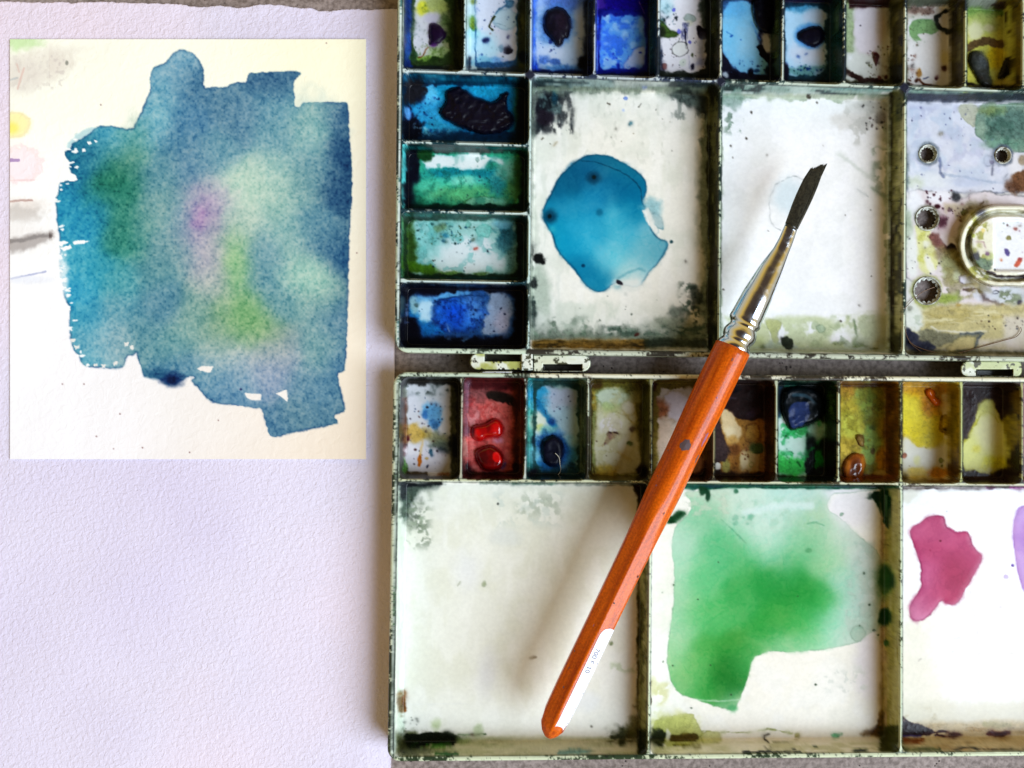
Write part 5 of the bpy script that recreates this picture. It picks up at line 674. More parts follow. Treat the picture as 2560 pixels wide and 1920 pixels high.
# ---------------------------------------------------------------- the painted card (its own small canvas, drawing units)
def card_paint():
    global CV, GL, TH, GX, GY, X0, Y0, NC, NR
    keep = (CV, GL, TH, GX, GY, X0, Y0, NC, NR)
    X0, Y0 = 14.0, 86.0; NC, NR = int(912 / R), int(1072 / R)
    CV = np.ones((NR, NC, 3)); GL = np.full((NR, NC), .9); TH = np.zeros((NR, NC)); GX = X0 + R * np.arange(NC); GY = Y0 + R * np.arange(NR)
    V(0, 0, 1); clip()
    f = cfield([(60, 120, (255, 254, 240)), (400, 130, (255, 254, 238)), (880, 130, (255, 250, 222)), (890, 500, (255, 250, 232)), (100, 600, (255, 255, 255)), (60, 900, (253, 252, 255)), (300, 1100, (246, 242, 246)), (600, 1120, (240, 228, 218)), (880, 1120, (242, 226, 206)), (880, 850, (252, 240, 220)), (500, 1000, (244, 240, 236)), (200, 1000, (250, 248, 252)), (80, 1120, (248, 246, 250))], 150)  # paper tones carry painted light: cream top right, beige shade bottom right
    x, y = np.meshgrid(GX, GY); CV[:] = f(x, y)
    # small trials down the left side
    ell(40, 100, 60, 26, (170, 220, 130), .8, .6, .5); ell(100, 160, 90, 40, (232, 224, 212), .9, .5, .4, 20, rot=-12); ell(50, 190, 60, 40, (222, 212, 204), .8, .5, .4); tex(22, 130, 170, 230, (206, 196, 190), 10, .2, .1, .5); line([(60, 170), (52, 195), (44, 222)], 5, (210, 160, 150), .7); line([(42, 160), (48, 180)], 4, (206, 160, 150), .6); line([(25, 200), (44, 194)], 4, (150, 160, 170), .7); ell(167, 157, 4, 6, (150, 150, 140))
    ell(30, 312, 46, 32, (252, 242, 140), .9, .25, .15, 9, edge=(236, 206, 120), ea=.5); ell(28, 320, 16, 14, (252, 232, 40), .8, .6)
    ell(50, 410, 55, 44, (250, 226, 236), .85, .25, .3, 10, edge=(240, 190, 190), ea=.4); line([(25, 401), (46, 400)], 8, (130, 80, 160), .9, 1, 2); line([(25, 451), (86, 450)], 3, (236, 180, 180), .7)
    line([(25, 504), (50, 501), (80, 501)], 5, (110, 40, 30), .95, 1, 1.5); ell(50, 515, 60, 18, (230, 210, 196), .6, .6); ell(50, 535, 50, 22, (190, 180, 172), .9, .5, .5); ell(40, 590, 80, 40, (240, 232, 228), .6, .6)
    poly([(20, 596), (70, 588), (110, 578), (134, 580), (134, 596), (100, 612), (60, 626), (20, 634)], (140, 128, 124), .9, 7, 6, 12, sm=1); line([(25, 603), (60, 600), (90, 592), (128, 588)], 9, (86, 76, 74), .9, 2.5, 3.5, 7); line([(28, 697), (60, 690), (90, 684), (114, 679)], 4, (120, 130, 190), .85, 1.2, 1.5, 6); ell(70, 700, 60, 10, (226, 230, 246), .7, .6)
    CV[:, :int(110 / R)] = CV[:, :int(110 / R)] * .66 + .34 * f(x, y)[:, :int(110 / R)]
    W = [(378, 222), (375, 205), (378, 180), (384, 168), (400, 162), (412, 160), (425, 142), (440, 128), (459, 124), (478, 131), (497, 148), (507, 170), (509, 185), (507, 221), (530, 219), (565, 218), (580, 209), (600, 206), (617, 207), (622, 184), (630, 182), (680, 180), (740, 177), (754, 183), (748, 191), (737, 195), (733, 215), (736, 250), (737, 268), (750, 268), (755, 258), (780, 255), (830, 256), (866, 255), (870, 262), (871, 300), (874, 360), (880, 400), (880, 480), (876, 540), (872, 600), (871, 700), (868, 800), (863, 924), (858, 929), (842, 934), (850, 970), (860, 1010), (863, 1028), (850, 1032), (838, 1036), (836, 1044), (845, 1052), (843, 1060), (780, 1072), (740, 1080), (700, 1090), (685, 1093), (672, 1086), (665, 1060), (657, 1030), (655, 1022), (620, 1018), (590, 1012), (545, 1010), (520, 1000), (500, 975), (483, 958), (478, 950), (488, 942), (468, 941), (460, 950), (448, 952), (440, 962), (425, 965), (410, 960), (398, 946), (365, 944), (355, 930), (350, 908), (345, 900), (342, 880), (335, 886), (316, 891), (312, 915), (296, 922), (270, 920), (240, 917), (215, 917), (203, 908), (200, 890), (188, 880), (178, 860), (176, 838), (174, 800), (176, 770), (166, 755), (160, 740), (156, 710), (150, 690), (149, 640), (154, 626), (148, 615), (150, 590), (144, 560), (142, 530), (138, 500), (146, 480), (148, 460), (160, 452), (195, 452), (192, 440), (182, 434), (175, 425), (174, 405), (164, 390), (163, 378), (178, 372), (182, 356), (200, 350), (220, 338), (240, 318), (265, 314), (290, 318), (310, 322), (333, 325), (340, 305), (352, 285), (362, 262), (370, 240)]
    cps = [(450, 150, (126, 164, 196)), (430, 200, (120, 160, 192)), (490, 215, (60, 104, 146)), (390, 230, (116, 164, 194)), (380, 290, (110, 166, 194)), (440, 260, (82, 130, 170)), (470, 300, (70, 116, 160)), (560, 240, (84, 122, 156)), (600, 300, (84, 122, 156)), (690, 200, (50, 90, 132)), (700, 260, (84, 132, 164)), (680, 330, (110, 150, 172)), (780, 300, (120, 156, 168)), (850, 280, (30, 72, 120)), (862, 400, (12, 54, 104)), (850, 480, (18, 60, 108)), (800, 420, (96, 136, 158)), (760, 360, (126, 160, 172)), (330, 345, (104, 172, 196)), (260, 340, (60, 146, 182)), (195, 380, (6, 86, 128)), (200, 430, (10, 100, 146)), (260, 400, (60, 138, 166)), (290, 440, (20, 104, 96)), (285, 450, (16, 98, 76)), (330, 400, (66, 128, 130)), (170, 520, (30, 138, 184)), (200, 560, (24, 136, 186)), (240, 520, (20, 118, 150)), (300, 520, (40, 118, 106)), (310, 600, (34, 120, 110)), (340, 560, (80, 136, 140)), (180, 640, (60, 160, 196)), (180, 720, (40, 148, 196)), (240, 680, (40, 146, 180)), (300, 700, (70, 150, 168)), (220, 800, (50, 146, 186)), (240, 860, (150, 180, 200)), (280, 850, (150, 172, 190)), (210, 890, (70, 150, 186)), (300, 780, (90, 144, 170)), (400, 420, (92, 138, 160)), (400, 520, (110, 150, 160)), (420, 340, (76, 124, 160)), (480, 400, (88, 126, 162)), (540, 380, (100, 142, 168)), (430, 620, (110, 146, 160)), (380, 680, (86, 134, 150)), (400, 760, (84, 128, 156)), (360, 840, (90, 136, 156)), (440, 860, (104, 148, 160)), (440, 930, (60, 110, 150)), (580, 470, (190, 206, 196)), (640, 440, (186, 200, 192)), (700, 500, (160, 186, 182)), (600, 540, (188, 198, 190)), (680, 420, (150, 178, 182)), (760, 480, (120, 156, 166)), (500, 520, (158, 146, 180)), (515, 560, (160, 142, 178)), (540, 500, (178, 166, 190)), (490, 590, (156, 150, 182)), (460, 540, (120, 148, 170)), (520, 640, (180, 166, 184)), (545, 700, (176, 170, 180)), (548, 730, (176, 172, 176)), (585, 640, (140, 176, 130)), (590, 700, (130, 172, 120)), (560, 600, (176, 190, 176)), (600, 760, (118, 160, 108)), (550, 790, (112, 146, 116)), (620, 800, (118, 160, 106)), (560, 840, (116, 148, 124)), (640, 830, (136, 166, 118)), (680, 850, (148, 166, 124)), (500, 770, (112, 148, 148)), (480, 820, (130, 158, 156)), (650, 640, (116, 150, 170)), (660, 700, (90, 134, 160)), (700, 760, (96, 140, 156)), (720, 580, (140, 172, 176)), (780, 560, (90, 132, 158)), (820, 600, (70, 112, 144)), (780, 700, (150, 178, 172)), (740, 680, (140, 172, 172)), (800, 760, (130, 160, 164)), (820, 860, (120, 152, 162)), (850, 800, (70, 112, 150)), (860, 640, (24, 72, 122)), (860, 900, (50, 98, 146)), (780, 880, (122, 154, 164)), (540, 880, (170, 180, 186)), (600, 900, (176, 180, 196)), (660, 900, (158, 158, 190)), (700, 870, (150, 150, 180)), (680, 940, (140, 148, 184)), (600, 960, (120, 148, 180)), (540, 970, (100, 140, 176)), (560, 1000, (70, 112, 156)), (500, 940, (110, 146, 172)), (760, 960, (96, 130, 160)), (820, 980, (80, 120, 154)), (740, 1040, (90, 124, 150)), (680, 1060, (70, 110, 148)), (820, 1040, (84, 120, 150)), (690, 880, (150, 150, 176))]
    poly([(198, 330), (230, 318), (250, 325), (190, 352), (165, 376), (175, 350)], (150, 200, 210), .6, 4, 7, 10)
    poly(W, (0, 0, 0), 1, .8, 3.4, 9, edge=(16, 60, 112), ew=2.6, ea=.8, sm=1, field=cfield(cps, 31), seed=9400)
    # the magenta drop that bled upwards and down, and other blooms
    ell(508, 530, 34, 46, (184, 116, 182), .42, .9, .6, 26, rot=12); ell(500, 545, 16, 34, (178, 96, 176), .36, .9, .7, 18, rot=14); ell(545, 500, 40, 22, (192, 150, 196), .5, .9, .7, 20, rot=-25); ell(520, 620, 30, 60, (186, 160, 190), .5, .9, .5, 26, rot=-10)
    ell(272, 450, 60, 30, (10, 96, 66), .45, .9, .6, 24, rot=-35); ell(310, 540, 26, 80, (24, 112, 92), .45, .9, .6, 24); ell(330, 380, 40, 60, (80, 140, 120), .5, .9, .6, 30, rot=20); ell(610, 790, 60, 44, (124, 168, 106), .38, .9, .6, 26, rot=30); ell(590, 660, 24, 60, (146, 186, 126), .5, .9, .5, 22, rot=-6)
    ell(400, 300, 26, 70, (150, 196, 214), .5, .9, .6, 24, rot=14); ell(780, 300, 60, 60, (150, 184, 186), .5, .9, .6, 30); ell(760, 690, 60, 40, (170, 200, 190), .6, .9, .5, 30); ell(620, 470, 80, 40, (206, 214, 200), .5, .9, .6, 30, rot=-15)
    wm = psdf(W, *np.meshgrid(GX, GY)); CV[:] = np.where((wm > 0)[..., None], CV ** .93 * C((236, 255, 246)) * .92 + .08 * C((168, 196, 188)), CV)
    # dry-brush break-up on the left edge, gaps, holes
    paper = (254, 254, 253)
    for q in ([(168, 450), (176, 442), (186, 434), (194, 450), (180, 454)], [(140, 606), (160, 602), (170, 606), (152, 616)], [(180, 604), (200, 600), (224, 603), (206, 610), (186, 612)], [(150, 620), (176, 612), (180, 620), (160, 628)], [(204, 372), (212, 370), (214, 378), (206, 380)], [(218, 355), (226, 353), (230, 359), (222, 361)], [(234, 350), (244, 353), (240, 356)]): poly(q, paper, 1, .7, 2.2, 5, sm=0)
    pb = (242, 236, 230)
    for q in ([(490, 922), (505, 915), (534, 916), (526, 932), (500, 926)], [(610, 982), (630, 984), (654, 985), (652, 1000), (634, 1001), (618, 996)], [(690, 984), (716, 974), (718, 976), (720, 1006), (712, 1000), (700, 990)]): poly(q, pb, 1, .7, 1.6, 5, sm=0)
    for kx in range(46):
        yy_ = 345 + 575 * _rg.random(); xx_ = float(np.interp(yy_, [345, 440, 470, 560, 700, 800, 900, 920], [176, 176, 142, 140, 154, 174, 196, 214])) + _rg.uniform(-6, 16)
        ell(xx_, yy_, _rg.uniform(2, 9), _rg.uniform(1.5, 4), paper, .95, .3, .7, 4, rot=_rg.uniform(-20, 20))
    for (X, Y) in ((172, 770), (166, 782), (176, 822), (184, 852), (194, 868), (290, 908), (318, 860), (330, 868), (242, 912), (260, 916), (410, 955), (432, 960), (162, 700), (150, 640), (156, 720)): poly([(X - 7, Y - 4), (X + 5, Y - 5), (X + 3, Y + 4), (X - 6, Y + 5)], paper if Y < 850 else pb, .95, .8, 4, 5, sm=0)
    ell(156, 690, 14, 60, (250, 252, 253), .75, .6, .4); ell(430, 948, 28, 18, (6, 40, 92), .95, .5, .3); ell(390, 934, 26, 12, (30, 84, 120), .8, .5, .5); ell(430, 950, 12, 10, (4, 20, 60), .8, .5); ell(602, 973, 3, 3, (20, 30, 90))
    for X, Y in ((241, 1091), (300, 1035), (356, 1119), (474, 1131), (252, 262), (816, 108), (284, 1122), (210, 960), (156, 960), (546, 1051), (892, 632)): ell(X, Y, 2, 2, (130, 90, 90), .8, .3, .2)
    # pigment granulation settled in the paper's tooth
    lum = CV.mean(-1); tint = ss(-1, 3, psdf(W, x, y)) * ss(.97, .86, CV.min(-1))
    g1 = fbm(x, y, 5.5, 801, 3); g2 = fbm(x, y, 14, 802, 3); g3 = fbm(x, y, 40, 803, 3)
    q_ = tint * np.clip(.27 * g1 + .17 * g2 + .08 * g3 + .18 * ss(.30, .5, g1), -.2, .5)
    CV[:] = np.clip(CV, .01, 1) ** (1 + q_[..., None] * np.array([1.5, 1.2, .9]))
    CV[:] = np.clip(CV, 0, 1)
    out = (CV, GX, GY, X0, Y0, NC, NR)
    CV, GL, TH, GX, GY, X0, Y0, NC, NR = keep
    return out
# ---------------------------------------------------------------- sampling the paint plan
def sample(A, x, y, x0=None, y0=None):
    x0 = X0 if x0 is None else x0; y0 = Y0 if y0 is None else y0
    fx = np.clip((x - x0) / R, 0, A.shape[1] - 1.001); fy = np.clip((y - y0) / R, 0, A.shape[0] - 1.001)
    i = fx.astype(int); j = fy.astype(int); a = fx - i; b = fy - j
    if A.ndim == 3: a = a[..., None]; b = b[..., None]
    return (A[j, i] * (1 - a) + A[j, i + 1] * a) * (1 - b) + (A[j + 1, i] * (1 - a) + A[j + 1, i + 1] * a) * b
ALB = 0.86
def colour(x, y):
    c = lin(sample(CV, x, y)) * ALB; g = sample(GL, x, y)
    return np.concatenate([c, g[..., None]], -1)

# ---------------------------------------------------------------- materials
def nt(name):
    m = bpy.data.materials.new(name); m.use_nodes = True; t = m.node_tree; return m, t, t.nodes["Principled BSDF"]
def add(t, typ, **k):
    n = t.nodes.new(typ)
    for a, b in k.items(): setattr(n, a, b)
    return n
def painted(name, bump=.25, scale=900, dist=0.00008, coat=0.0, rough_mul=1.0, spec=.5, var=.12):
    m, t, p = nt(name); L = t.links.new
    at = add(t, 'ShaderNodeAttribute', attribute_name='Col'); tc = add(t, 'ShaderNodeTexCoord')
    no = add(t, 'ShaderNodeTexNoise'); no.inputs['Scale'].default_value = scale; no.inputs['Detail'].default_value = 5
    L(tc.outputs['Object'], no.inputs['Vector'])
    mr = add(t, 'ShaderNodeMapRange'); mr.inputs[1].default_value = .3; mr.inputs[2].default_value = .7; mr.inputs[3].default_value = 1 - var; mr.inputs[4].default_value = 1 + var * .5
    L(no.outputs['Fac'], mr.inputs[0])
    mx = add(t, 'ShaderNodeVectorMath', operation='SCALE'); L(at.outputs['Color'], mx.inputs[0]); L(mr.outputs[0], mx.inputs['Scale'])
    L(mx.outputs[0], p.inputs['Base Color'])
    rm = add(t, 'ShaderNodeMath', operation='MULTIPLY'); L(at.outputs['Alpha'], rm.inputs[0]); rm.inputs[1].default_value = rough_mul; L(rm.outputs[0], p.inputs['Roughness'])
    b = add(t, 'ShaderNodeBump'); b.inputs['Strength'].default_value = bump; b.inputs['Distance'].default_value = dist
    n2 = add(t, 'ShaderNodeTexNoise'); n2.inputs['Scale'].default_value = scale * .35; n2.inputs['Detail'].default_value = 6; L(tc.outputs['Object'], n2.inputs['Vector'])
    L(n2.outputs['Fac'], b.inputs['Height']); L(b.outputs[0], p.inputs['Normal'])
    p.inputs['Coat Weight'].default_value = coat; p.inputs['Coat Roughness'].default_value = .08
    p.inputs['Specular IOR Level'].default_value = spec
    return m
M_enamel = painted('stained_enamel', .16, 900, 0.00006, var=.05, spec=.16, rough_mul=.62)
M_lump = painted('dried_paint', .2, 600, 0.00008, coat=.0, spec=.12, rough_mul=1.6)
M_gel = painted('glassy_dried_paint', .1, 500, 0.00006, coat=.4, spec=.3, rough_mul=1.8)
M_wet = painted('wet_paint', .05, 500, 0.00003, coat=.0, spec=.10, var=.03)
M_plastic = painted('worn_plastic', .25, 900, 0.00006, var=.08)

# ---------------------------------------------------------------- table, paper, card
def mat_table():
    m, t, p = nt('stone_tabletop'); L = t.links.new; tc = add(t, 'ShaderNodeTexCoord')
    def noise(s, d=5):
        n = add(t, 'ShaderNodeTexNoise'); n.inputs['Scale'].default_value = s; n.inputs['Detail'].default_value = d; L(tc.outputs['Object'], n.inputs['Vector']); return n
    a = noise(30); b = noise(700, 6); v = add(t, 'ShaderNodeTexVoronoi'); v.inputs['Scale'].default_value = 520; L(tc.outputs['Object'], v.inputs['Vector'])
    r = add(t, 'ShaderNodeValToRGB'); L(a.outputs['Fac'], r.inputs[0]); r.color_ramp.elements[0].position = .35; r.color_ramp.elements[0].color = (.21, .165, .15, 1); r.color_ramp.elements[1].position = .68; r.color_ramp.elements[1].color = (.29, .235, .22, 1)
    r2 = add(t, 'ShaderNodeValToRGB'); L(b.outputs['Fac'], r2.inputs[0]); r2.color_ramp.elements[0].position = .36; r2.color_ramp.elements[0].color = (.55, .52, .5, 1); r2.color_ramp.elements[1].position = .62; r2.color_ramp.elements[1].color = (1.12, 1.12, 1.12, 1)
    mx = add(t, 'ShaderNodeMixRGB', blend_type='MULTIPLY'); mx.inputs[0].default_value = 1; L(r.outputs[0], mx.inputs[1]); L(r2.outputs[0], mx.inputs[2])
    # pits
    n3 = noise(260, 2); ad = add(t, 'ShaderNodeMath', operation='ADD'); L(v.outputs['Distance'], ad.inputs[0]); L(n3.outputs['Fac'], ad.inputs[1])
    pr = add(t, 'ShaderNodeValToRGB'); L(ad.outputs[0], pr.inputs[0]); pr.color_ramp.elements[0].position = .50; pr.color_ramp.elements[0].color = (0, 0, 0, 1); pr.color_ramp.elements[1].position = .58; pr.color_ramp.elements[1].color = (1, 1, 1, 1)
    m2 = add(t, 'ShaderNodeMixRGB'); L(pr.outputs[0], m2.inputs[0]); m2.inputs[1].default_value = (.045, .03, .03, 1); L(mx.outputs[0], m2.inputs[2]); L(m2.outputs[0], p.inputs['Base Color'])
    p.inputs['Roughness'].default_value = .75; bu = add(t, 'ShaderNodeBump'); bu.inputs['Strength'].default_value = .8; bu.inputs['Distance'].default_value = .00025
    ms = add(t, 'ShaderNodeMath', operation='ADD'); L(pr.outputs[0], ms.inputs[0]); L(b.outputs['Fac'], ms.inputs[1]); L(ms.outputs[0], bu.inputs['Height']); L(bu.outputs[0], p.inputs['Normal'])
    return m
me = bpy.data.meshes.new('tabletop'); bm = bmesh.new(); q = [bm.verts.new(v) for v in ((-.9, -.7, 0), (.9, -.7, 0), (.9, .7, 0), (-.9, .7, 0))]; bm.faces.new(q)
q2 = [bm.verts.new((v.co.x, v.co.y, -.03)) for v in q]; bm.faces.new(q2[::-1])
for i in range(4): bm.faces.new((q[i], q2[i], q2[(i + 1) % 4], q[(i + 1) % 4]))
bm.normal_update(); bm.to_mesh(me); bm.free(); tag(link('tabletop', me, mat_table()), kind='structure')

def mat_paper(name, base=None, tints=None, bump=.5, s1=330.):
    m, t, p = nt(name); L = t.links.new; tc = add(t, 'ShaderNodeTexCoord')
    if base is not None:
        n = add(t, 'ShaderNodeTexNoise'); n.inputs['Scale'].default_value = 7; n.inputs['Detail'].default_value = 3; L(tc.outputs['Object'], n.inputs['Vector'])
        r = add(t, 'ShaderNodeValToRGB'); L(n.outputs['Fac'], r.inputs[0]); r.color_ramp.elements[0].position = .32; r.color_ramp.elements[0].color = (*base, 1); r.color_ramp.elements[1].position = .66; r.color_ramp.elements[1].color = (*tints, 1); e = r.color_ramp.elements.new(.5); e.color = (.71, .66, .80, 1); L(r.outputs[0], p.inputs['Base Color'])
    else:
        at = add(t, 'ShaderNodeAttribute', attribute_name='Col'); L(at.outputs['Color'], p.inputs['Base Color'])
    p.inputs['Roughness'].default_value = .92; p.inputs['Specular IOR Level'].default_value = .15
    a = add(t, 'ShaderNodeTexNoise'); a.inputs['Scale'].default_value = s1; a.inputs['Detail'].default_value = 4; a.inputs['Roughness'].default_value = .55; a.inputs['Distortion'].default_value = .6; L(tc.outputs['Object'], a.inputs['Vector'])
    b = add(t, 'ShaderNodeBump'); b.inputs['Strength'].default_value = bump; b.inputs['Distance'].default_value = .0005; L(a.outputs['Fac'], b.inputs['Height']); L(b.outputs[0], p.inputs['Normal'])
    return m
# deckle edged sheet, thin but solid
ZP = 3.0
edge = [(-420, 8), (-200, 3), (0, 4), (90, 6), (165, 5), (178, 9), (205, 4), (300, 6), (400, 8), (450, 11), (500, 18), (550, 13), (590, 19), (615, 17), (650, 10), (700, 12), (740, 19), (765, 20), (780, 21), (795, 27), (830, 27), (860, 23), (880, 22), (930, 25), (965, 23), (993, 22)]
exs = np.linspace(-420, 993, 520); eys = np.interp(exs, [p[0] for p in edge], [p[1] for p in edge]) + 2.2 * fbm(exs, exs * 0, 14, 51, 4) + 1.2 * fbm(exs, exs * 0 + 9, 5, 52, 2)
nr = 120; tt = np.concatenate([np.linspace(0, 40, 14), np.linspace(55, 2250, nr - 14)])
PX = np.repeat(exs[None], nr, 0); PY = eys[None] + tt[:, None] * ((2250 - eys[None]) / 2250)
PX = PX - (tt[:, None] / 2250.) * 17 * np.clip((PX - 200) / 800, 0, 1)
lift = 3.5 * np.exp(-(tt[:, None] / 26.) ** 2) * np.clip(fbm(PX, PY, 70, 61, 3), -.2, 1) + .8 * fbm(PX, PY, 18, 62, 3) * np.exp(-tt[:, None] / 60.)
crease = -3.0 * np.exp(-((PY - 1728 - (PX - 385) * .78 - 8) / 4.) ** 2) * ss(375, 390, PX) * ss(448, 425, PX)
def undul(x, y): return 5.0 * (fbm(x, y, 420, 71, 2) + 1) + 1.5 * (fbm(x, y, 150, 72, 2) + 1)
PZ = ZP + np.maximum(lift, -1.5) + undul(PX, PY) * ss(0, 120, tt)[:, None] * ss(985, 900, PX)
kk = (D - PZ) / D * S; top = np.stack([(PX - CX) * kk, (CY - PY) * kk, PZ * S], -1).reshape(-1, 3)
bot = top.copy(); bot[:, 2] = .00003
f = grid_faces(nr, 520); n0 = nr * 520; i0 = np.arange(n0).reshape(nr, 520)
def wall(idx): return np.stack([idx[:-1], idx[1:], idx[1:] + n0, idx[:-1] + n0], -1)
fs = np.concatenate([f, wall(i0[0]), wall(i0[:, -1])[:, ::-1], wall(i0[-1])[:, ::-1], wall(i0[:, 0])])
M_pap = mat_paper('lavender_watercolour_paper', (.635, .58, .77), (.79, .68, .785), .7, 760.)
tag(link('watercolour_paper', np_mesh('watercolour_paper', np.concatenate([top, bot]), fs), M_pap), 'large pale lavender watercolour sheet with a torn deckle edge lying left of the palette', 'paper')

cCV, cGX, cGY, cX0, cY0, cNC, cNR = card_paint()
xs = np.linspace(25, 915, 446); ys = np.linspace(98, 1148, 526); XX, YY = np.meshgrid(xs, ys)
ZC = ZP + 1.2 + 3.0 + undul(XX, YY) * ss(985, 900, XX) + 7 * np.exp(-((XX - 915) / 90.) ** 2 - ((YY - 1148) / 90.) ** 2); kk = (D - ZC) / D * S
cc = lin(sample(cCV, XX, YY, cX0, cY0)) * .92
co = np.stack([(XX - CX) * kk, (CY - YY) * kk, ZC * S], -1).reshape(-1, 3); n0 = len(co)
bot = co.copy(); bot[:, 2] -= 3.0 * S; i0 = np.arange(n0).reshape(526, 446)
fs = np.concatenate([grid_faces(526, 446), wall(i0[0]), wall(i0[:, -1])[:, ::-1], wall(i0[-1])[:, ::-1], wall(i0[:, 0])])
cl = np.concatenate([cc.reshape(-1, 3), np.full((n0, 3), .8)]); cl = np.concatenate([cl, np.ones((len(cl), 1))], -1)
M_card = mat_paper('painted_card_paper', bump=.30, s1=380.)
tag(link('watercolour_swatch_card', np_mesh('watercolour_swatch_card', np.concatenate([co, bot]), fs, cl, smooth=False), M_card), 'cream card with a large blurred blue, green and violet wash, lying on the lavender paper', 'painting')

# ---------------------------------------------------------------- palette
pal = tag(empty('paint_palette', wpt(1700, 900, 0)), 'open folding white paint palette with stained wells, hinged trays and drain holes', 'palette')
bpy.context.view_layer.update()
def child(name, me, mat, parent, label=None):
    o = link(name, me, mat, parent)
    o.location = -Vector(pal.location) if parent is pal else (0, 0, 0)
    if label: o['label'] = label
    return o
ZR, ZF = 95.0, 25.0
HOLES = [(2200 + 552 / 4.608, 200 + 850 / 4.608, 19.0), (2200 + 1415 / 4.608, 200 + 868 / 4.608, 17.0), (2200 + 425 / 3.606, 460 + 313 / 3.606, 26.0), (2200 + 425 / 3.606, 460 + 962 / 3.606, 31.5)]
def hworld():
    out = []
    for X, Y, r in HOLES:
        k = (D - ZF) / D; out.append(((X - CX) * k, (CY - Y) * k, r * k))
    return out
HW = hworld()
def well(T, u0, v0, u1, v1, name, parent, sp=2.1, hr=3.2, ww=9.0, cr=20.0, label=None, holes=False):
    L = u1 - u0; H = v1 - v0
    def axis(n):
        a = np.array([0, .5, 1, 1.5, 2.2]) * 1.0; m = np.linspace(3.2, n - 3.2, int((n - 6.4) / sp)); return np.concatenate([a, m, n - a[::-1]])
    ua = axis(L); va = axis(H); U, Vv = np.meshgrid(u0 + ua, v0 + va)
    X, Y = T(U, Vv); k = (D - ZR) / D; wx, wy = (X - CX) * k, (CY - Y) * k
    # distance to the rounded well opening
    hx, hy = L / 2 - hr, H / 2 - hr; qx = np.abs(U - u0 - L / 2) - hx + cr; qy = np.abs(Vv - v0 - H / 2) - hy + cr
    d = -(np.hypot(np.maximum(qx, 0), np.maximum(qy, 0)) + np.minimum(np.maximum(qx, qy), 0) - cr)
    t = ss(-0.6, 1, d / ww); z = ZR - (ZR - ZF) * t
    z = np.where(d < 0, ZR - (ZR - ZF) * ss(-.6, 1, d / ww), z); z = np.where(d < -1.8, ZR - .3 * (d + 1.8) * 0, z)
    flo = ss(ww, ww + 8, d)
    zs = z; ax, ay = wx / ((D - zs) / D) + CX, CY - wy / ((D - zs) / D)
    z = z + sample(TH, ax, ay) * flo
    co = np.stack([wx * S, wy * S, z * S], -1).reshape(-1, 3); cl = colour(ax, ay).reshape(-1, 4)
    nr, nc = U.shape; keep = None
    if holes:
        keep = np.ones((nr - 1, nc - 1), bool); mx_, my_ = (wx[:-1, :-1] + wx[1:, 1:]) / 2, (wy[:-1, :-1] + wy[1:, 1:]) / 2
        for hx_, hy_, r in HW: keep &= np.hypot(mx_ - hx_, my_ - hy_) > r + 2.5
        a_ = app(0, 0, 0)
    f = grid_faces(nr, nc, keep)
    if holes: co, f, cl = compact(co, f, cl)
    return child(name, np_mesh(name, co, f, cl), M_enamel, parent, label)

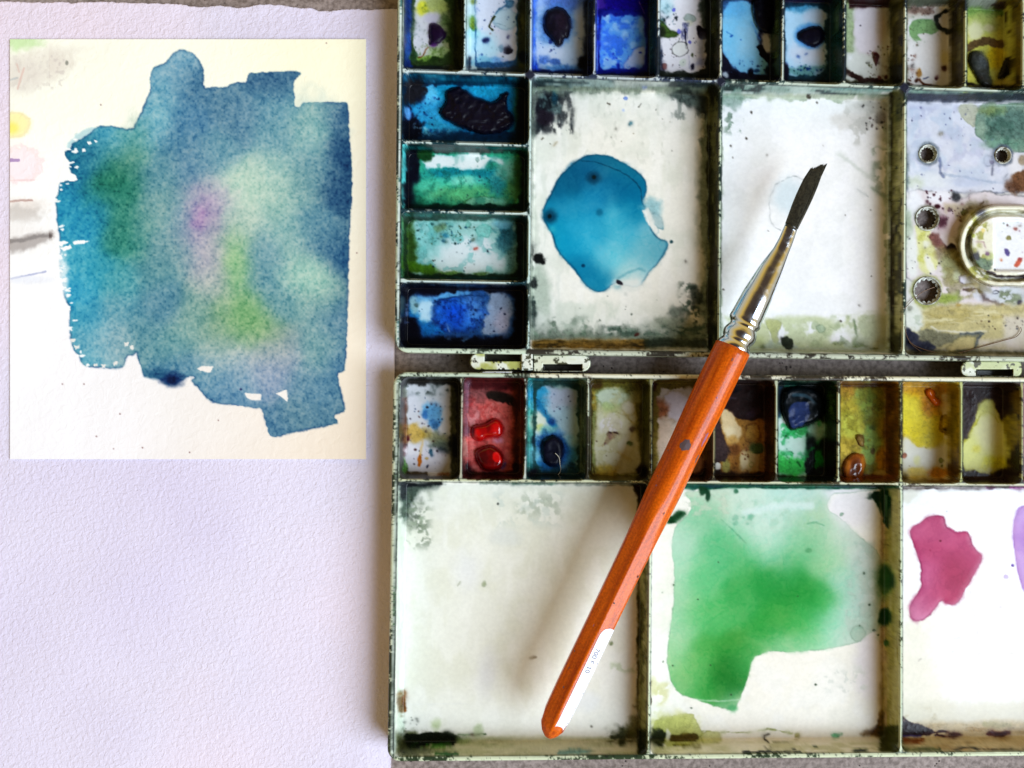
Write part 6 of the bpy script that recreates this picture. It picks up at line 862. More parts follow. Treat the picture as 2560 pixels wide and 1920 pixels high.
def tray_rim(T, u0, v0, u1, v1, name, outer, cr=34.0):
    """the tray's own frame: lip round the wells and outer skirt"""
    ou0, ov0, ou1, ov1 = outer; pts = []; n = 10
    def loop(a0, b0, a1, b1, r, m=900):
        e = ou1 - cr; r = cr - (a0 - ou0); rb = cr - (b0 - ov0); o = []; r = max(min(r, cr + 2), 2)
        L_, T_, R_, B_ = ou0 + cr, ov0 + cr, ou1 - cr, ov1 - cr
        segs = [((L_, b0), (R_, b0)), None, ((a1, T_), (a1, B_)), None, ((R_, b1), (L_, b1)), None, ((a0, B_), (a0, T_)), None]
        cen = {1: (R_, T_, -90, a1 - R_, T_ - b0), 3: (R_, B_, 0, a1 - R_, b1 - B_), 5: (L_, B_, 90, L_ - a0, b1 - B_), 7: (L_, T_, 180, L_ - a0, T_ - b0)}
        for i in range(8):
            if i % 2 == 0:
                (p, q) = segs[i]; o += [(p[0] + (q[0] - p[0]) * t, p[1] + (q[1] - p[1]) * t) for t in np.linspace(0, 1, m)[:-1]]
            else:
                cx, cy, a, rx_, ry_ = cen[i]; o += [(cx + rx_ * math.cos(math.radians(a + 90 * t)), cy + ry_ * math.sin(math.radians(a + 90 * t))) for t in np.linspace(0, 1, 14)[:-1]]
        return np.array(o)
    prof = [(0.0, ZR - .2, 0), (.30, ZR + 1.0, 0), (.62, ZR + 1.2, 0), (.86, ZR - .5, 0), (1.0, ZR - 4, 0), (1.03, ZR - 8, 0), (1.03, ZR - 30, 0), (1.03, 40, 0), (1.0, 6, 0), (.9, 2, 0)]
    rows = []; cls = []
    for s_, z, _ in prof:
        a0, b0, a1, b1 = u0 + (ou0 - u0) * s_, v0 + (ov0 - v0) * s_, u1 + (ou1 - u1) * s_, v1 + (ov1 - v1) * s_
        lp = loop(a0, b0, a1, b1, 2 + (cr - 2) * min(1, s_ * 1.0)); X, Y = T(lp[:, 0], lp[:, 1]); k = (D - ZR) / D
        wx, wy = (X - CX) * k, (CY - Y) * k; rows.append(np.stack([wx * S, wy * S, np.full(len(wx), z * S)], -1))
        ax, ay = X, Y
        c = colour(ax, ay)
        if z < ZR - 6:      # plain outer skirt with its own faint dirt, not smeared rim chips
            dn = fbm(ax + ay * .7, ay * 0 + z * 3, 30, 331, 3)[:, None]; base_ = lin(C((206, 214, 192))) * ALB
            c = np.concatenate([base_ * (1 - .35 * ss(-.1, .5, dn)), c[:, 3:]], -1)
        cls.append(c)
    m = len(rows[0]); co = np.concatenate(rows); cl = np.concatenate(cls); fs = []
    i = np.arange(m); j = (i + 1) % m
    for r in range(len(rows) - 1): fs.append(np.stack([r * m + i, r * m + j, (r + 1) * m + j, (r + 1) * m + i], -1))
    return child(name, np_mesh(name, co, np.concatenate(fs)[:, ::-1], cl), M_enamel, pal)

t1 = tray_rim(T1, U1[0], V1_[0], U1[11], V1_[5], 'tray', (994, -92, 2736, 881)); t1['label'] = 'upper tray with blue and green paint wells and the latch'
t2 = tray_rim(T2, U2[0], V2_[0], U2[11], V2_[2], 'tray', (983, 930, 2736, 1905)); t2['label'] = 'lower tray with red to yellow paint wells'
lab_up = ['olive stained well with a dark purple lump', 'pale blue speckled well', 'well with a blue-black oval of dried paint', 'bright ultramarine blue well', 'white well with a grey ring stain and a green patch', 'sky blue well with glossy black paint', 'light blue well with an indigo drop', 'pinkish white well with a dark red mark', 'white well with a curved green stain', 'yellow-green well with two dark lumps', 'amber stained end well']
for i in range(11): well(T1, U1[i], V1_[0], U1[i + 1], V1_[1], 'paint_well', t1, label=lab_up[i])
lab_l = ['deep turquoise well with a crust of black paint', 'sea green well with a white patch', 'speckled grey-green well with one red dot', 'dark blue swirled well']
for j in range(4): well(T1, U1[0], V1_[j + 1], U1[2], V1_[j + 2], 'paint_well', t1, label=lab_l[j])
well(T1, U1[2], V1_[1], U1[5], V1_[5], 'mixing_well', t1, ww=12, label='mixing well with a turquoise puddle')
well(T1, U1[5], V1_[1], U1[8], V1_[5], 'mixing_well', t1, ww=12, label='nearly clean white mixing well under the bristles')
well(T1, U1[8], V1_[1], U1[11], V1_[5], 'mixing_well', t1, ww=12, holes=True, label='lilac and yellow stained mixing well with drain holes')
lab_lo = ['white well with a blue patch and an ochre stain', 'dark red well with two glossy red lumps', 'teal well with a blue-black lump', 'beige well with a brown fleck', 'tan well behind the brush handle', 'dark brown and tan well', 'green well with a bottle green lump', 'olive and amber well', 'bright yellow well with an orange lump', 'dark well with a pear shaped yellow patch', 'pink stained end well']
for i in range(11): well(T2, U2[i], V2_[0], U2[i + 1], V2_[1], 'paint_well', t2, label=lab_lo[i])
well(T2, U2[0], V2_[1], U2[4], V2_[2], 'mixing_well', t2, ww=12, label='empty cream mixing well under the brush handle')
well(T2, U2[4], V2_[1], U2[8], V2_[2], 'mixing_well', t2, ww=12, label='mixing well with a green puddle')
well(T2, U2[8], V2_[1], U2[11], V2_[2], 'mixing_well', t2, ww=12, label='mixing well with magenta and violet puddles')

# lumps of dried paint and puddles
def blobmesh(q, zf, sp=1.6, ring_=True):
    pass
def blob(name, q, h, parent, mat, label, sd, rough, rs, zbase=ZF, dome=1.0, nz=.0, g=None):
    q = np.array(q); x0, y0 = q.min(0) - 4; x1, y1 = q.max(0) + 4; y0 = max(y0, -70); x1 = min(x1, 2700)
    xs = np.arange(x0, x1, 1.9); ys = np.arange(y0, y1, 1.9); X, Y = np.meshgrid(xs, ys)
    s = psdf([tuple(p) for p in q], X, Y) + (rough * fbm(X, Y, rs, sd, 4) if rough else 0)
    inn = s > -1.0
    w = 9.0 * dome; prof = np.sqrt(np.clip(1 - (1 - np.clip(s / w, 0, 1)) ** 2, 0, 1)); z = zbase - .6 + (h + .6) * prof
    if nz: z = z + prof * nz * h * (.6 * fbm(X, Y, 24, sd + 9, 2) + .35 * (1 - 2 * np.abs(fbm(X, Y, 22, sd + 5, 2))))
    keep = inn[:-1, :-1] & inn[1:, :-1] & inn[1:, 1:] & inn[:-1, 1:]
    f = grid_faces(len(ys), len(xs), keep)
    if len(f) == 0: return None
    k = (D - z) / D; co = np.stack([(X - CX) * k * S, (CY - Y) * k * S, z * S], -1).reshape(-1, 3)
    cl = colour(X, Y).reshape(-1, 4)
    if g is not None: cl[:, 3] = g
    co, f, cl = compact(co, f, cl)
    return child(name, np_mesh(name, co, f, cl), mat, parent, label)
for q, h, lb, g, sd, ro, rs, bmp in LUMP:
    cy = np.mean([p[1] for p in q]); blob('paint_lump', q, h, t1 if cy < 900 else t2, M_gel if ('red' in lb or 'orange' in lb) and g < .15 else M_lump, 'lump of %s dried paint' % lb, sd, ro, rs, nz=bmp * .5, dome=1.6, g=max(.12, g))
for q, h, lb, sd, ro, rs, g in PUD:
    cy = np.mean([p[1] for p in q])
    if lb == 'green': continue
    blob('paint_puddle', q, h * .28, t1 if cy < 900 else t2, M_wet, '%s puddle of thin paint' % lb, sd, ro, rs, g=.22, dome=1.6)

# serrated drain holes
def mat_dark():
    m, t, p = nt('hole_rim'); p.inputs['Base Color'].default_value = (.30, .28, .24, 1); p.inputs['Roughness'].default_value = .4
    n = add(t, 'ShaderNodeTexNoise'); n.inputs['Scale'].default_value = 700; r = add(t, 'ShaderNodeValToRGB'); tc = add(t, 'ShaderNodeTexCoord'); t.links.new(tc.outputs['Object'], n.inputs['Vector'])
    r.color_ramp.elements[0].position = .36; r.color_ramp.elements[0].color = (.10, .09, .06, 1); r.color_ramp.elements[1].position = .56; r.color_ramp.elements[1].color = (.50, .52, .47, 1); t.links.new(n.outputs['Fac'], r.inputs[0]); t.links.new(r.outputs[0], p.inputs['Base Color']); return m
M_hole = mat_dark()
for hi, (hx, hy, r) in enumerate(HW):
    nt_ = 14; co = []; fs = []; N = nt_ * 2
    for i in range(N):
        a = 2 * math.pi * i / N + .3 * hi; ri = r * (.98 if i % 2 else .80); ca, sa = math.cos(a), math.sin(a)
        for rr, z in ((r + 5, ZF + .3), (r + 3.2, ZF + 2.6), (r + 1.4, ZF + 1.6), (r + .6, ZF - 3), (ri, ZF - 5), (r * 1.0, ZF - 11), (r + 4, ZF - 11)):
            co.append(((hx + rr * ca) * S, (hy + rr * sa) * S, z * S))
    for i in range(N):
        j = (i + 1) % N
        for k_ in range(6): fs.append((i * 7 + k_, j * 7 + k_, j * 7 + k_ + 1, i * 7 + k_ + 1))
    child('drain_hole_ring', np_mesh('drain_hole_ring', np.array(co), np.array(fs), smooth=False), M_hole, t1, 'serrated ring round a drain hole')

# oval latch cover in the thumb well
def latch():
    xs = np.arange(2385, 2720, 2.0); ys = np.arange(500, 728, 2.0); X, Y = np.meshgrid(xs, ys)
    cx0, cx1, cy, r = 2396 + 104, 2640 - 104, 614.0, 105.0
    d = r - np.hypot(np.maximum(np.maximum(cx0 - X, X - cx1), 0), (Y - cy))
    # straight stadium
    bump_ = 20 * ss(0, 7, d) * ss(30, 20, d) + 0
    z = ZF + 32 * ss(0, 6, d) - 22 * ss(13, 19, d) + 18 * ss(26, 33, d)
    sx = np.maximum(2483 - X, X - 2600); sy = np.abs(Y - 613) - 66; q = np.maximum(sx, sy) + 0
    z = z - 12 * ss(0, -4, q)
    keep = (d > -1)[:-1, :-1] & (d > -1)[1:, 1:]
    k = (D - z) / D; co = np.stack([(X - CX) * k * S, (CY - Y) * k * S, z * S], -1).reshape(-1, 3); cl = colour(X, Y).reshape(-1, 4)
    co, f, cl = compact(co, grid_faces(len(ys), len(xs), keep), cl); child('latch_cover', np_mesh('latch_cover', co, f, cl), M_plastic, t1)
latch()

# hinge lugs: rounded tabs with a slot
def tabmesh(X0_, Y0_, X1_, Y1_, z0, z1, slot=None, rl=8, rr=8, name='hinge_lug', bev=3, tone=(190, 196, 160), tone2=(60, 60, 40), seed=3, parent=None, label=None):
    xs = np.arange(X0_ - 1, X1_ + 2, 1.6); ys = np.arange(Y0_ - 1, Y1_ + 2, 1.6); X, Y = np.meshgrid(xs, ys); cyy = (Y0_ + Y1_) / 2; hh = (Y1_ - Y0_) / 2
    rx = np.where(X < (X0_ + X1_) / 2, rl, rr); qx = np.abs(X - (X0_ + X1_) / 2) - (X1_ - X0_) / 2 + rx; qy = np.abs(Y - cyy) - hh + rx
    d = -(np.hypot(np.maximum(qx, 0), np.maximum(qy, 0)) + np.minimum(np.maximum(qx, qy), 0) - rx)
    z = z0 + (z1 - z0) * ss(-1, bev, d)
    if slot:
        a, b, c, e = slot; ds = np.minimum(np.minimum(X - a, c - X), np.minimum(Y - b, e - Y)); z = z - (z1 - z0 - 6) * ss(-1, 1.5, ds)
    sd = seed * 13; n = fbm(X, Y, 12, sd, 4); n2 = fbm(X, Y, 30, sd + 1, 3)
    c1 = C(tone); c2 = C((232, 236, 222)); c3 = C(tone2)
    c = c1 + (c2 - c1) * ss(-.15, .25, n2)[..., None]; m = (ss(.22, .3, n) * .9 + .5 * ss(3.5, 1, d))[..., None]; c = c * (1 - np.clip(m, 0, 1)) + c3 * np.clip(m, 0, 1)
    if slot: m = ss(-1.5, 1.5, ds)[..., None] * .85; c = c * (1 - m) + C((40, 36, 30)) * m
    cl = np.concatenate([lin(c) * ALB, np.full(c.shape[:2] + (1,), .35)], -1).reshape(-1, 4)
    keep = (d > -.8)[:-1, :-1] & (d > -.8)[1:, 1:]; k = (D - z) / D
    co = np.stack([(X - CX) * k * S, (CY - Y) * k * S, z * S], -1).reshape(-1, 3); co, f, cl = compact(co, grid_faces(len(ys), len(xs), keep), cl)
    child(name, np_mesh(name, co, f, cl), M_plastic, parent or pal, label)
tabmesh(1173, 881, 1330, 926, 30, 84, (1212, 880, 1302, 903), 22, 3, tone=(176, 180, 100), tone2=(50, 44, 30), seed=5, label='yellowed hinge lug of the upper tray')
tabmesh(1301, 870, 1334, 928, 40, 92, None, 3, 3, name='hinge_pin_block', tone=(214, 226, 220), seed=11)
tabmesh(1331, 886, 1478, 931, 30, 84, (1358, 911, 1455, 927), 3, 22, tone=(222, 226, 200), seed=8, label='white hinge lug of the lower tray')
tabmesh(1200, 926, 1282, 942, 50, 90, None, 3, 3, name='hinge_pin_block', tone=(216, 222, 240), seed=12)
tabmesh(2400, 901, 2556, 944, 30, 84, (2440, 924, 2532, 940), 20, 16, tone=(196, 204, 150), tone2=(66, 62, 40), seed=9, label='mottled right hinge lug')
# ---------------------------------------------------------------- paint brush lying across the trays
ZB = 140.0
P0 = Vector((1369, 1838)); PT = Vector((2050, 412))
# axis in world units
def wxy(X, Y, z=ZB): k = (D - z) / D; return Vector(((X - CX) * k, (CY - Y) * k, z))
AX = [(1367, 1838), (1376, 1790), (1411, 1721), (1457, 1634), (1492, 1547), (1583, 1374), (1652, 1240), (1679, 1182), (1713, 1112), (1749, 1041), (1786, 970), (1816, 900), (1831, 871)]
O = wxy(1366, 1840); E_ = wxy(1832, 870)
ax = (E_ - O).normalized(); side = Vector((ax.y, -ax.x, 0)).normalized(); upv = Vector((0, 0, 1))   # side points right/down
Lh = (E_ - O).length
def at(s, a, b): return (O + ax * s + side * a + upv * b) * S
brush = tag(empty('paint_brush', O * S), 'long brush with orange varnished wooden handle and chrome ferrule lying across both trays', 'brush')
def bchild(name, me, mat, label=None, parent=None):
    o = link(name, me, mat, parent or brush); o.location = -Vector(brush.location) if parent is None else (0, 0, 0)
    if label: o['label'] = label
    return o
def loft(name, st, nseg=64, fac=None, wob=0):
    """st: (s, half width, half height, off-axis, facet 0..1)"""
    co = []; fs = []; HV = [math.radians(96 + 60 * i) for i in range(6)]
    for s, rw, rh, off, fc in st:
        for i in range(nseg):
            a = 2 * math.pi * i / nseg; h = ((a - HV[0] + math.pi / 6) % (math.pi / 3)) - math.pi / 6   # 0 at facet vertices
            hv = ((a - HV[0]) % (math.pi / 3)) - math.pi / 6
            r = 1.0; rf = math.cos(math.pi / 6) / math.cos(hv) * 1.03; r = min(1.0, 1 + (rf - 1) * fc * 1.0) if fc > 0 else 1.0
            co.append(at(s, off + rw * r * math.cos(a), rh * r * math.sin(a)))
    n = len(st)
    for r in range(n - 1):
        for i in range(nseg): j = (i + 1) % nseg; fs.append((r * nseg + i, r * nseg + j, (r + 1) * nseg + j, (r + 1) * nseg + i))
    me = bpy.data.meshes.new(name); me.from_pydata([tuple(c) for c in co], [], fs + [tuple(range(nseg))[::-1], tuple(range((n - 1) * nseg, n * nseg))])
    for p in me.polygons: p.use_smooth = True
    me.update(); bm = bmesh.new(); bm.from_mesh(me); bmesh.ops.recalc_face_normals(bm, faces=bm.faces); bm.to_mesh(me); bm.free(); return me
def mat_handle():
    m, t, p = nt('varnished_wood'); L = t.links.new; tc = add(t, 'ShaderNodeTexCoord'); mp = add(t, 'ShaderNodeMapping'); mp.inputs['Rotation'].default_value = (0, 0, math.atan2(ax.y, ax.x) * -1); mp.vector_type = 'POINT'
    L(tc.outputs['Object'], mp.inputs[0]); m2 = add(t, 'ShaderNodeMapping'); m2.inputs['Scale'].default_value = (60, 900, 900); L(mp.outputs[0], m2.inputs[0])
    n = add(t, 'ShaderNodeTexNoise'); n.inputs['Scale'].default_value = 1; n.inputs['Detail'].default_value = 6; L(m2.outputs[0], n.inputs['Vector'])
    r = add(t, 'ShaderNodeValToRGB'); L(n.outputs['Fac'], r.inputs[0]); r.color_ramp.elements[0].position = .3; r.color_ramp.elements[0].color = (.38, .048, .002, 1); r.color_ramp.elements[1].position = .7; r.color_ramp.elements[1].color = (.70, .130, .003, 1)
    # worn spots where paint has stuck
    n3 = add(t, 'ShaderNodeTexNoise'); n3.inputs['Scale'].default_value = 1600; L(tc.outputs['Object'], n3.inputs['Vector']); mxx = add(t, 'ShaderNodeMapRange'); mxx.inputs[1].default_value = .35; mxx.inputs[2].default_value = .65; mxx.inputs[3].default_value = .82; mxx.inputs[4].default_value = 1.12; L(n3.outputs['Fac'], mxx.inputs[0])
    vm = add(t, 'ShaderNodeVectorMath', operation='SCALE'); L(r.outputs[0], vm.inputs[0]); L(mxx.outputs[0], vm.inputs['Scale']); L(vm.outputs[0], p.inputs['Base Color'])
    p.inputs['Roughness'].default_value = .38; p.inputs['Specular IOR Level'].default_value = .1; p.inputs['Coat Weight'].default_value = .28; p.inputs['Coat Roughness'].default_value = .14; b = add(t, 'ShaderNodeBump'); b.inputs['Strength'].default_value = .15; b.inputs['Distance'].default_value = .0001; L(n3.outputs['Fac'], b.inputs['Height']); L(b.outputs[0], p.inputs['Normal']); return m
M_wood = mat_handle()
def hw(s):
    return np.interp(s, [0, 10, 28, 60, 130, 300, 450, 620, 760, 860, 960, 1030, Lh], [9, 20, 31, 36, 37, 37, 38, 40, 40, 43, 43, 42.5, 41.5])
st = []
for s in list(np.linspace(0, 60, 14)) + list(np.linspace(75, Lh, 70)):
    w = float(hw(s)); off = 4 * math.exp(-s / 30); st.append((s, w, w, off, float(np.clip((640 - s) / 150, 0, 1)) * float(ss(0, 50, np.array(s)))))
bchild('handle', loft('handle', st, 96), M_wood)
# sticker on the right-hand upper facet
def facet_pt(s, t, lift=.7):
    """t runs 0..1 from the top edge of the facet down its right side"""
    a0 = math.radians(96 - 4); a1 = math.radians(30); a = a0 + (a1 - a0) * t; w = float(hw(s)); hv = ((a - math.radians(96)) % (math.pi / 3)) - math.pi / 6
    r = min(1.0, math.cos(math.pi / 6) / math.cos(hv) * 1.03) * w + lift
    return at(s, r * math.cos(a), r * math.sin(a))
def mat_plain(name, c, rough=.6, spec=.3, metal=0, nv=.1, sc=600):
    m, t, p = nt(name); L = t.links.new; tc = add(t, 'ShaderNodeTexCoord'); n = add(t, 'ShaderNodeTexNoise'); n.inputs['Scale'].default_value = sc; n.inputs['Detail'].default_value = 4; L(tc.outputs['Object'], n.inputs['Vector'])
    r = add(t, 'ShaderNodeValToRGB'); L(n.outputs['Fac'], r.inputs[0]); r.color_ramp.elements[0].position = .3; r.color_ramp.elements[0].color = (*[v * (1 - nv) for v in c], 1); r.color_ramp.elements[1].position = .7; r.color_ramp.elements[1].color = (*[min(1, v * (1 + nv * .6)) for v in c], 1); L(r.outputs[0], p.inputs['Base Color'])
    p.inputs['Roughness'].default_value = rough; p.inputs['Specular IOR Level'].default_value = spec; p.inputs['Metallic'].default_value = metal; return m
M_stick = mat_plain('sticker_paper', (.80, .80, .90), .5); M_ink = mat_plain('printed_ink', (.05, .05, .09), .6)
s0, s1 = 22.0, 298.0; nn = 60; mm = 12; co = []; fs = []
for i in range(nn):
    s = s0 + (s1 - s0) * i / (nn - 1); e = min(1, (s - s0) / 16.) ; e2 = min(1, (s1 - s) / 26.); t0 = .12 + .32 * (1 - math.sqrt(1 - (1 - e) ** 2)) + .5 * (1 - math.sqrt(max(0, 1 - (1 - e2) ** 2)))
    for j in range(mm): co.append(facet_pt(s, t0 + (1.12 - t0) * j / (mm - 1)))
for i in range(nn - 1):
    for j in range(mm - 1): fs.append((i * mm + j, i * mm + j + 1, (i + 1) * mm + j + 1, (i + 1) * mm + j))
me = bpy.data.meshes.new('price_sticker'); me.from_pydata([tuple(c) for c in co], [], fs); bm = bmesh.new(); bm.from_mesh(me); bmesh.ops.recalc_face_normals(bm, faces=bm.faces); bm.to_mesh(me); bm.free()
sticker = bchild('sticker', me, M_stick)
sticker['label'] = 'white sticker with printed numbers on the handle end'
# printed characters 700 F 10, from line segments (as dot-matrix strokes)
GLY = {'7': [[(0, 1), (1, 1), (.35, 0)]], '0': [[(.2, 0), (0, .25), (0, .75), (.2, 1), (.8, 1), (1, .75), (1, .25), (.8, 0), (.2, 0)]], 'F': [[(0, 0), (0, 1), (.9, 1)], [(0, .5), (.7, .5)]], '1': [[(.2, .8), (.55, 1), (.55, 0)], [(.2, 0), (.9, 0)]]}
co = []; fs = []
def stroke(p, q, w):
    d = math.hypot(q[0] - p[0], q[1] - p[1]) + 1e-6; nx, ny = -(q[1] - p[1]) / d * w, (q[0] - p[0]) / d * w; b = len(co)
    for s_, t_ in ((p[0] + nx, p[1] + ny), (p[0] - nx, p[1] - ny), (q[0] - nx, q[1] - ny), (q[0] + nx, q[1] + ny)): co.append(facet_pt(s_, t_ / 42. + .17, 1.1))
    fs.append((b, b + 1, b + 2, b + 3))
sc_ = 244.0
for ch in '700 F 10':
    for pl in GLY.get(ch, []):
        for a_, b_ in zip(pl[:-1], pl[1:]):
            # letters read down the handle, tops toward the right edge
            stroke((sc_ - a_[0] * 6, 7 + a_[1] * 11), (sc_ - b_[0] * 6, 7 + b_[1] * 11), .75)
    sc_ -= 9.0 if ch != ' ' else 5.0
rr_ = random.Random(3); s = 240.0
while s > 30:
    if rr_.random() < .8: w_ = rr_.uniform(.5, 1.7); stroke((s, 29 + rr_.uniform(-1, 1)), (s - w_ * 1.2, 29 + rr_.uniform(-1, 1)), w_ * .9)
    s -= rr_.uniform(3, 9)
me = bpy.data.meshes.new('printed_text'); me.from_pydata([tuple(c) for c in co], [], fs); bchild('printed_text', me, M_ink, parent=sticker)
# stuck paint flecks on the handle
def fleck(s, ang, ls, la, name, mat, sd):
    rg = random.Random(sd); co = [at(s, (hw(s) + .7) * math.cos(ang), (hw(s) + .7) * math.sin(ang))]; n = 22; fs = []
    for i in range(n):
        a = 2 * math.pi * i / n; k = rg.uniform(.72, 1.1); ss_ = s + ls * k * math.cos(a); aa = ang + la * k * math.sin(a); w = float(hw(ss_)) + .5; co.append(at(ss_, w * math.cos(aa), w * math.sin(aa)))
    for i in range(n): fs.append((0, 1 + i, 1 + (i + 1) % n))
    me = bpy.data.meshes.new(name); me.from_pydata([tuple(c) for c in co], [], fs); bm = bmesh.new(); bm.from_mesh(me); bmesh.ops.recalc_face_normals(bm, faces=bm.faces); bm.to_mesh(me); bm.free(); bchild(name, me, mat)
M_fl = mat_plain('grey_paint_fleck', (.10, .07, .08), .5); M_fl2 = mat_plain('violet_paint_fleck', (.30, .10, .16), .4)
fleck((wxy(1706, 1110) - O).dot(ax), math.radians(103), 17, .30, 'paint_fleck', M_fl, 4); fleck((wxy(1757, 1098) - O).dot(ax), math.radians(48), 22, .10, 'paint_fleck', M_fl2, 7); fleck((wxy(1737, 1145) - O).dot(ax), math.radians(38), 12, .09, 'paint_fleck', M_fl, 9)

# scuffs and splashes of old paint on the varnish
rgf = random.Random(21)
for k_ in range(16):
    s_ = rgf.uniform(60, Lh - 20)
    if s_ < 310: fleck(s_, math.radians(rgf.uniform(112, 160)), rgf.uniform(1, 4), rgf.uniform(.02, .06), 'paint_fleck', rgf.choice([M_fl, M_fl2]), 30 + k_)
    else: fleck(s_, math.radians(rgf.uniform(25, 155)), rgf.uniform(1, 5), rgf.uniform(.02, .07), 'paint_fleck', rgf.choice([M_fl, M_fl2]), 30 + k_)
# ferrule
def mat_chrome():
    m, t, p = nt('chromed_metal'); p.inputs['Metallic'].default_value = 1; p.inputs['Base Color'].default_value = (.68, .74, .82, 1); p.inputs['Roughness'].default_value = .09
    tc = add(t, 'ShaderNodeTexCoord'); n = add(t, 'ShaderNodeTexNoise'); n.inputs['Scale'].default_value = 160; n.inputs['Detail'].default_value = 2; t.links.new(tc.outputs['Object'], n.inputs['Vector']); b = add(t, 'ShaderNodeBump'); b.inputs['Strength'].default_value = .03; b.inputs['Distance'].default_value = .0001; t.links.new(n.outputs['Fac'], b.inputs['Height']); t.links.new(b.outputs[0], p.inputs['Normal'])
    n2 = add(t, 'ShaderNodeTexNoise'); n2.inputs['Scale'].default_value = 500; n2.inputs['Detail'].default_value = 4; t.links.new(tc.outputs['Object'], n2.inputs['Vector']); mr = add(t, 'ShaderNodeMapRange'); mr.inputs[1].default_value = .45; mr.inputs[2].default_value = .75; mr.inputs[3].default_value = .10; mr.inputs[4].default_value = .28; t.links.new(n2.outputs['Fac'], mr.inputs[0]); t.links.new(mr.outputs[0], p.inputs['Roughness']); return m
M_chr = mat_chrome()
def sa(X, Y): v = wxy(X, Y) - O; return v.dot(ax), v.dot(side)
Fp = [((1794, 857), (1867, 889)), ((1804, 838), (1880, 864)), ((1822, 806), (1892, 838)), ((1820, 797), (1908, 800)), ((1856, 731), (1931, 748)), ((1895, 673), (1960, 673)), ((1928, 631), (1977, 624)), ((1944, 602), (1986, 600)), ((1958, 569), (2001, 557))]
prs = []
for l, r in Fp:
    sl_, al = sa(*l); sr, ar = sa(*r); prs.append(((sl_ + sr) / 2, (ar - al) / 2, (ar + al) / 2))
prs.sort(); ps = [p[0] for p in prs]; pw = [p[1] for p in prs]; po = [p[2] for p in prs]
sA, sB = Lh - 6, ps[-1]
st = []; N_ = 90
for i in range(N_):
    s = sA + (sB - sA) * i / (N_ - 1); w = float(np.interp(s, ps, pw)); off = float(np.interp(s, ps, po)); d = s - sA
    w0 = w
    # two crimped rings above the handle
    w += 2.5 * math.exp(-((d - 8) / 7.) ** 2) - 3.5 * math.exp(-((d - 24) / 5.) ** 2) + 3.0 * math.exp(-((d - 42) / 9.) ** 2) - 4.0 * math.exp(-((d - 62) / 5.) ** 2) + 1.5 * math.exp(-((d - 74) / 6.) ** 2)
    u = (s - sA) / (sB - sA); rh = w * (1 - .45 * float(ss(.3, 1, np.array(u))))
    st.append((s, w, rh, off, 0))
bchild('ferrule', loft('ferrule', st, 72), M_chr)
# bristles: a solid tapering core with individual hairs over it
M_hair = mat_plain('dark_bristle', (.028, .025, .016), .36, .5, 0, .7, 2600)
Bp = [((1959, 567), (2001, 557)), ((1972, 528), (2020, 520)), ((1986, 494), (2037, 484)), ((2002, 462), (2052, 448)), ((2018, 438), (2060, 424))]
bps = []
for l, r in Bp:
    a_, b_ = sa(*l), sa(*r); bps.append(((a_[0] + b_[0]) / 2, (b_[1] - a_[1]) / 2, (b_[1] + a_[1]) / 2))
bps.sort(); bs = [p[0] for p in bps]; bw = [p[1] for p in bps]; bo = [p[2] for p in bps]
sT0 = bs[0] - 10; tipL, tipR = sa(2026, 424), sa(2063, 408)
st = []
for i in range(30):
    s = sT0 + (bs[-1] - sT0) * i / 29; w = float(np.interp(s, bs, bw)) * .93; off = float(np.interp(s, bs, bo)); u = i / 29.; st.append((s, w, max(2.5, 15 * (1 - .75 * u)), off, 0))
core = bchild('bristles', loft('bristles', st, 40), M_hair)
co = []; fs = []; rg = random.Random(11)
for h in range(900):
    q = rg.uniform(-1, 1); zz = rg.uniform(-.2, 1); pts = []; endL = tipL[0] + (tipR[0] - tipL[0]) * (q + 1) / 2 + (rg.uniform(-8, 3) if rg.random() < .8 else rg.uniform(-16, 6)) + 2.0 * math.sin(q * 5 + 1); n = 7; jit = rg.uniform(-.8, .8)
    for i in range(n):
        u = i / (n - 1); s = sT0 + 6 + (endL - sT0 - 6) * u; w = float(np.interp(s, bs + [tipR[0] + 6], bw + [bw[-1] * .92])); off = float(np.interp(s, bs + [tipR[0] + 6], bo + [bo[-1] + 2])); hh = max(2., 15 * (1 - .8 * u))
        pts.append((s, off + q * w * (.98) + jit * u, zz * hh * math.sqrt(max(0, 1 - q * q * .9)) + .6))
    r = rg.uniform(.45, .8)
    for i, (s, a_, b_) in enumerate(pts):
        rr = r * (1 if i < n - 1 else .3)
        for (da, db) in ((-rr, -rr * .5), (rr, -rr * .5), (0, rr)): co.append(tuple(at(s, a_ + da, b_ + db)))
    b0 = len(co) - 3 * n
    for i in range(n - 1):
        for k_ in range(3): fs.append((b0 + i * 3 + k_, b0 + i * 3 + (k_ + 1) % 3, b0 + (i + 1) * 3 + (k_ + 1) % 3, b0 + (i + 1) * 3 + k_))
me = bpy.data.meshes.new('hairs'); me.from_pydata(co, [], fs); hair = bchild('hairs', me, mat_plain('bristle_hair', (.058, .054, .036), .34, .7, 0, .8, 1500), parent=core); hair['kind'] = 'stuff'

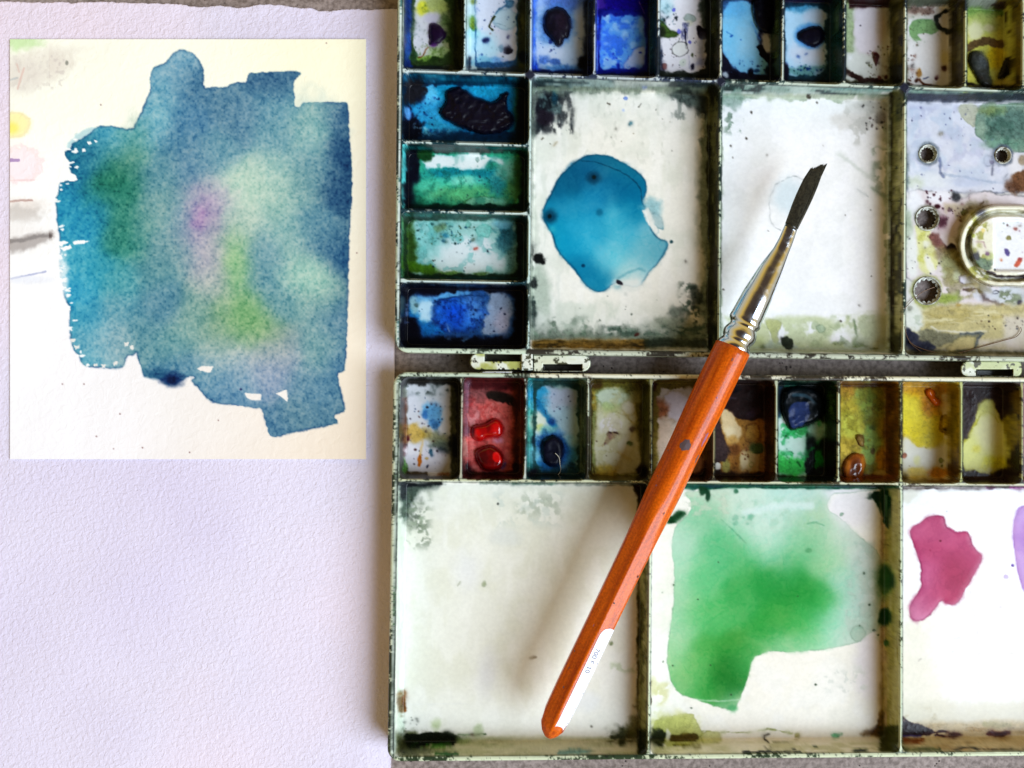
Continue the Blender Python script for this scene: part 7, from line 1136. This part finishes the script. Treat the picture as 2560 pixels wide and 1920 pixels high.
# loose hairs and crumbs lying on the palette
def tube(name, pts, r, mat, z=ZF + 2):
    """pts: (X, Y[, z]) in drawing units"""
    P_ = [wxy(p[0], p[1], p[2] if len(p) > 2 else z) for p in pts]; Q = []
    for i in range(len(P_) - 1):
        p0 = P_[max(i - 1, 0)]; p1, p2 = P_[i], P_[i + 1]; p3 = P_[min(i + 2, len(P_) - 1)]
        for k_ in range(8):
            t = k_ / 8.; Q.append(.5 * ((2 * p1) + (p2 - p0) * t + (2 * p0 - 5 * p1 + 4 * p2 - p3) * t * t + (3 * p1 - p0 - 3 * p2 + p3) * t ** 3))
    Q.append(P_[-1]); co = []; fs = []
    for i, q in enumerate(Q):
        d = (Q[min(i + 1, len(Q) - 1)] - Q[max(i - 1, 0)]).normalized(); s_ = d.cross(Vector((0, 0, 1))).normalized(); u_ = s_.cross(d)
        for k_ in range(6): a = math.pi / 3 * k_; co.append(tuple((q + (s_ * math.cos(a) + u_ * math.sin(a)) * r) * S))
    for i in range(len(Q) - 1):
        for k_ in range(6): fs.append((i * 6 + k_, i * 6 + (k_ + 1) % 6, (i + 1) * 6 + (k_ + 1) % 6, (i + 1) * 6 + k_))
    me = bpy.data.meshes.new(name); me.from_pydata(co, [], fs)
    for p in me.polygons: p.use_smooth = True
    return link(name, me, mat)
M_lh = mat_plain('loose_hair', (.16, .08, .035), .4, .5)
c8 = lambda x, y: (2200 + x / 3.606, 460 + y / 3.606)
tag(tube('loose_hair', [c8(*p) for p in ((215, 1130), (300, 1040), (390, 970), (490, 930))], .9, M_lh, ZF + 4), 'short brown hair crossing the lowest drain hole', 'hair', 'loose hairs on the palette')
tag(tube('loose_hair', [c8(*p) for p in ((218, 1280), (255, 1400), (340, 1470), (520, 1522), (700, 1525), (900, 1470), (1100, 1415), (1220, 1380), (1270, 1330), (1268, 1290))], 1.0, M_lh, ZF + 4), 'long curved brown hair along the bottom of the holed well', 'hair', 'loose hairs on the palette')
tag(tube('loose_hair', [c8(*p) for p in ((262, 1420), (300, 1460), (380, 1522))], .8, M_lh, ZF + 5), 'short hair branching off the long curved hair', 'hair', 'loose hairs on the palette')
M_str = mat_plain('pale_fibre', (.5, .46, .36), .5, .4)
c9 = lambda x, y: (960 + x / 4.148, 840 + y / 4.148)
tag(tube('loose_fibre', [c9(*p) + (z,) for p, z in (((1775, 1215), 46), ((1815, 1260), 44), ((1825, 1330), 40), ((1832, 1395), 30), ((1800, 1450), 30))], .9, M_str), 'pale fibre on the blue-black lump in the teal well', 'fibre')
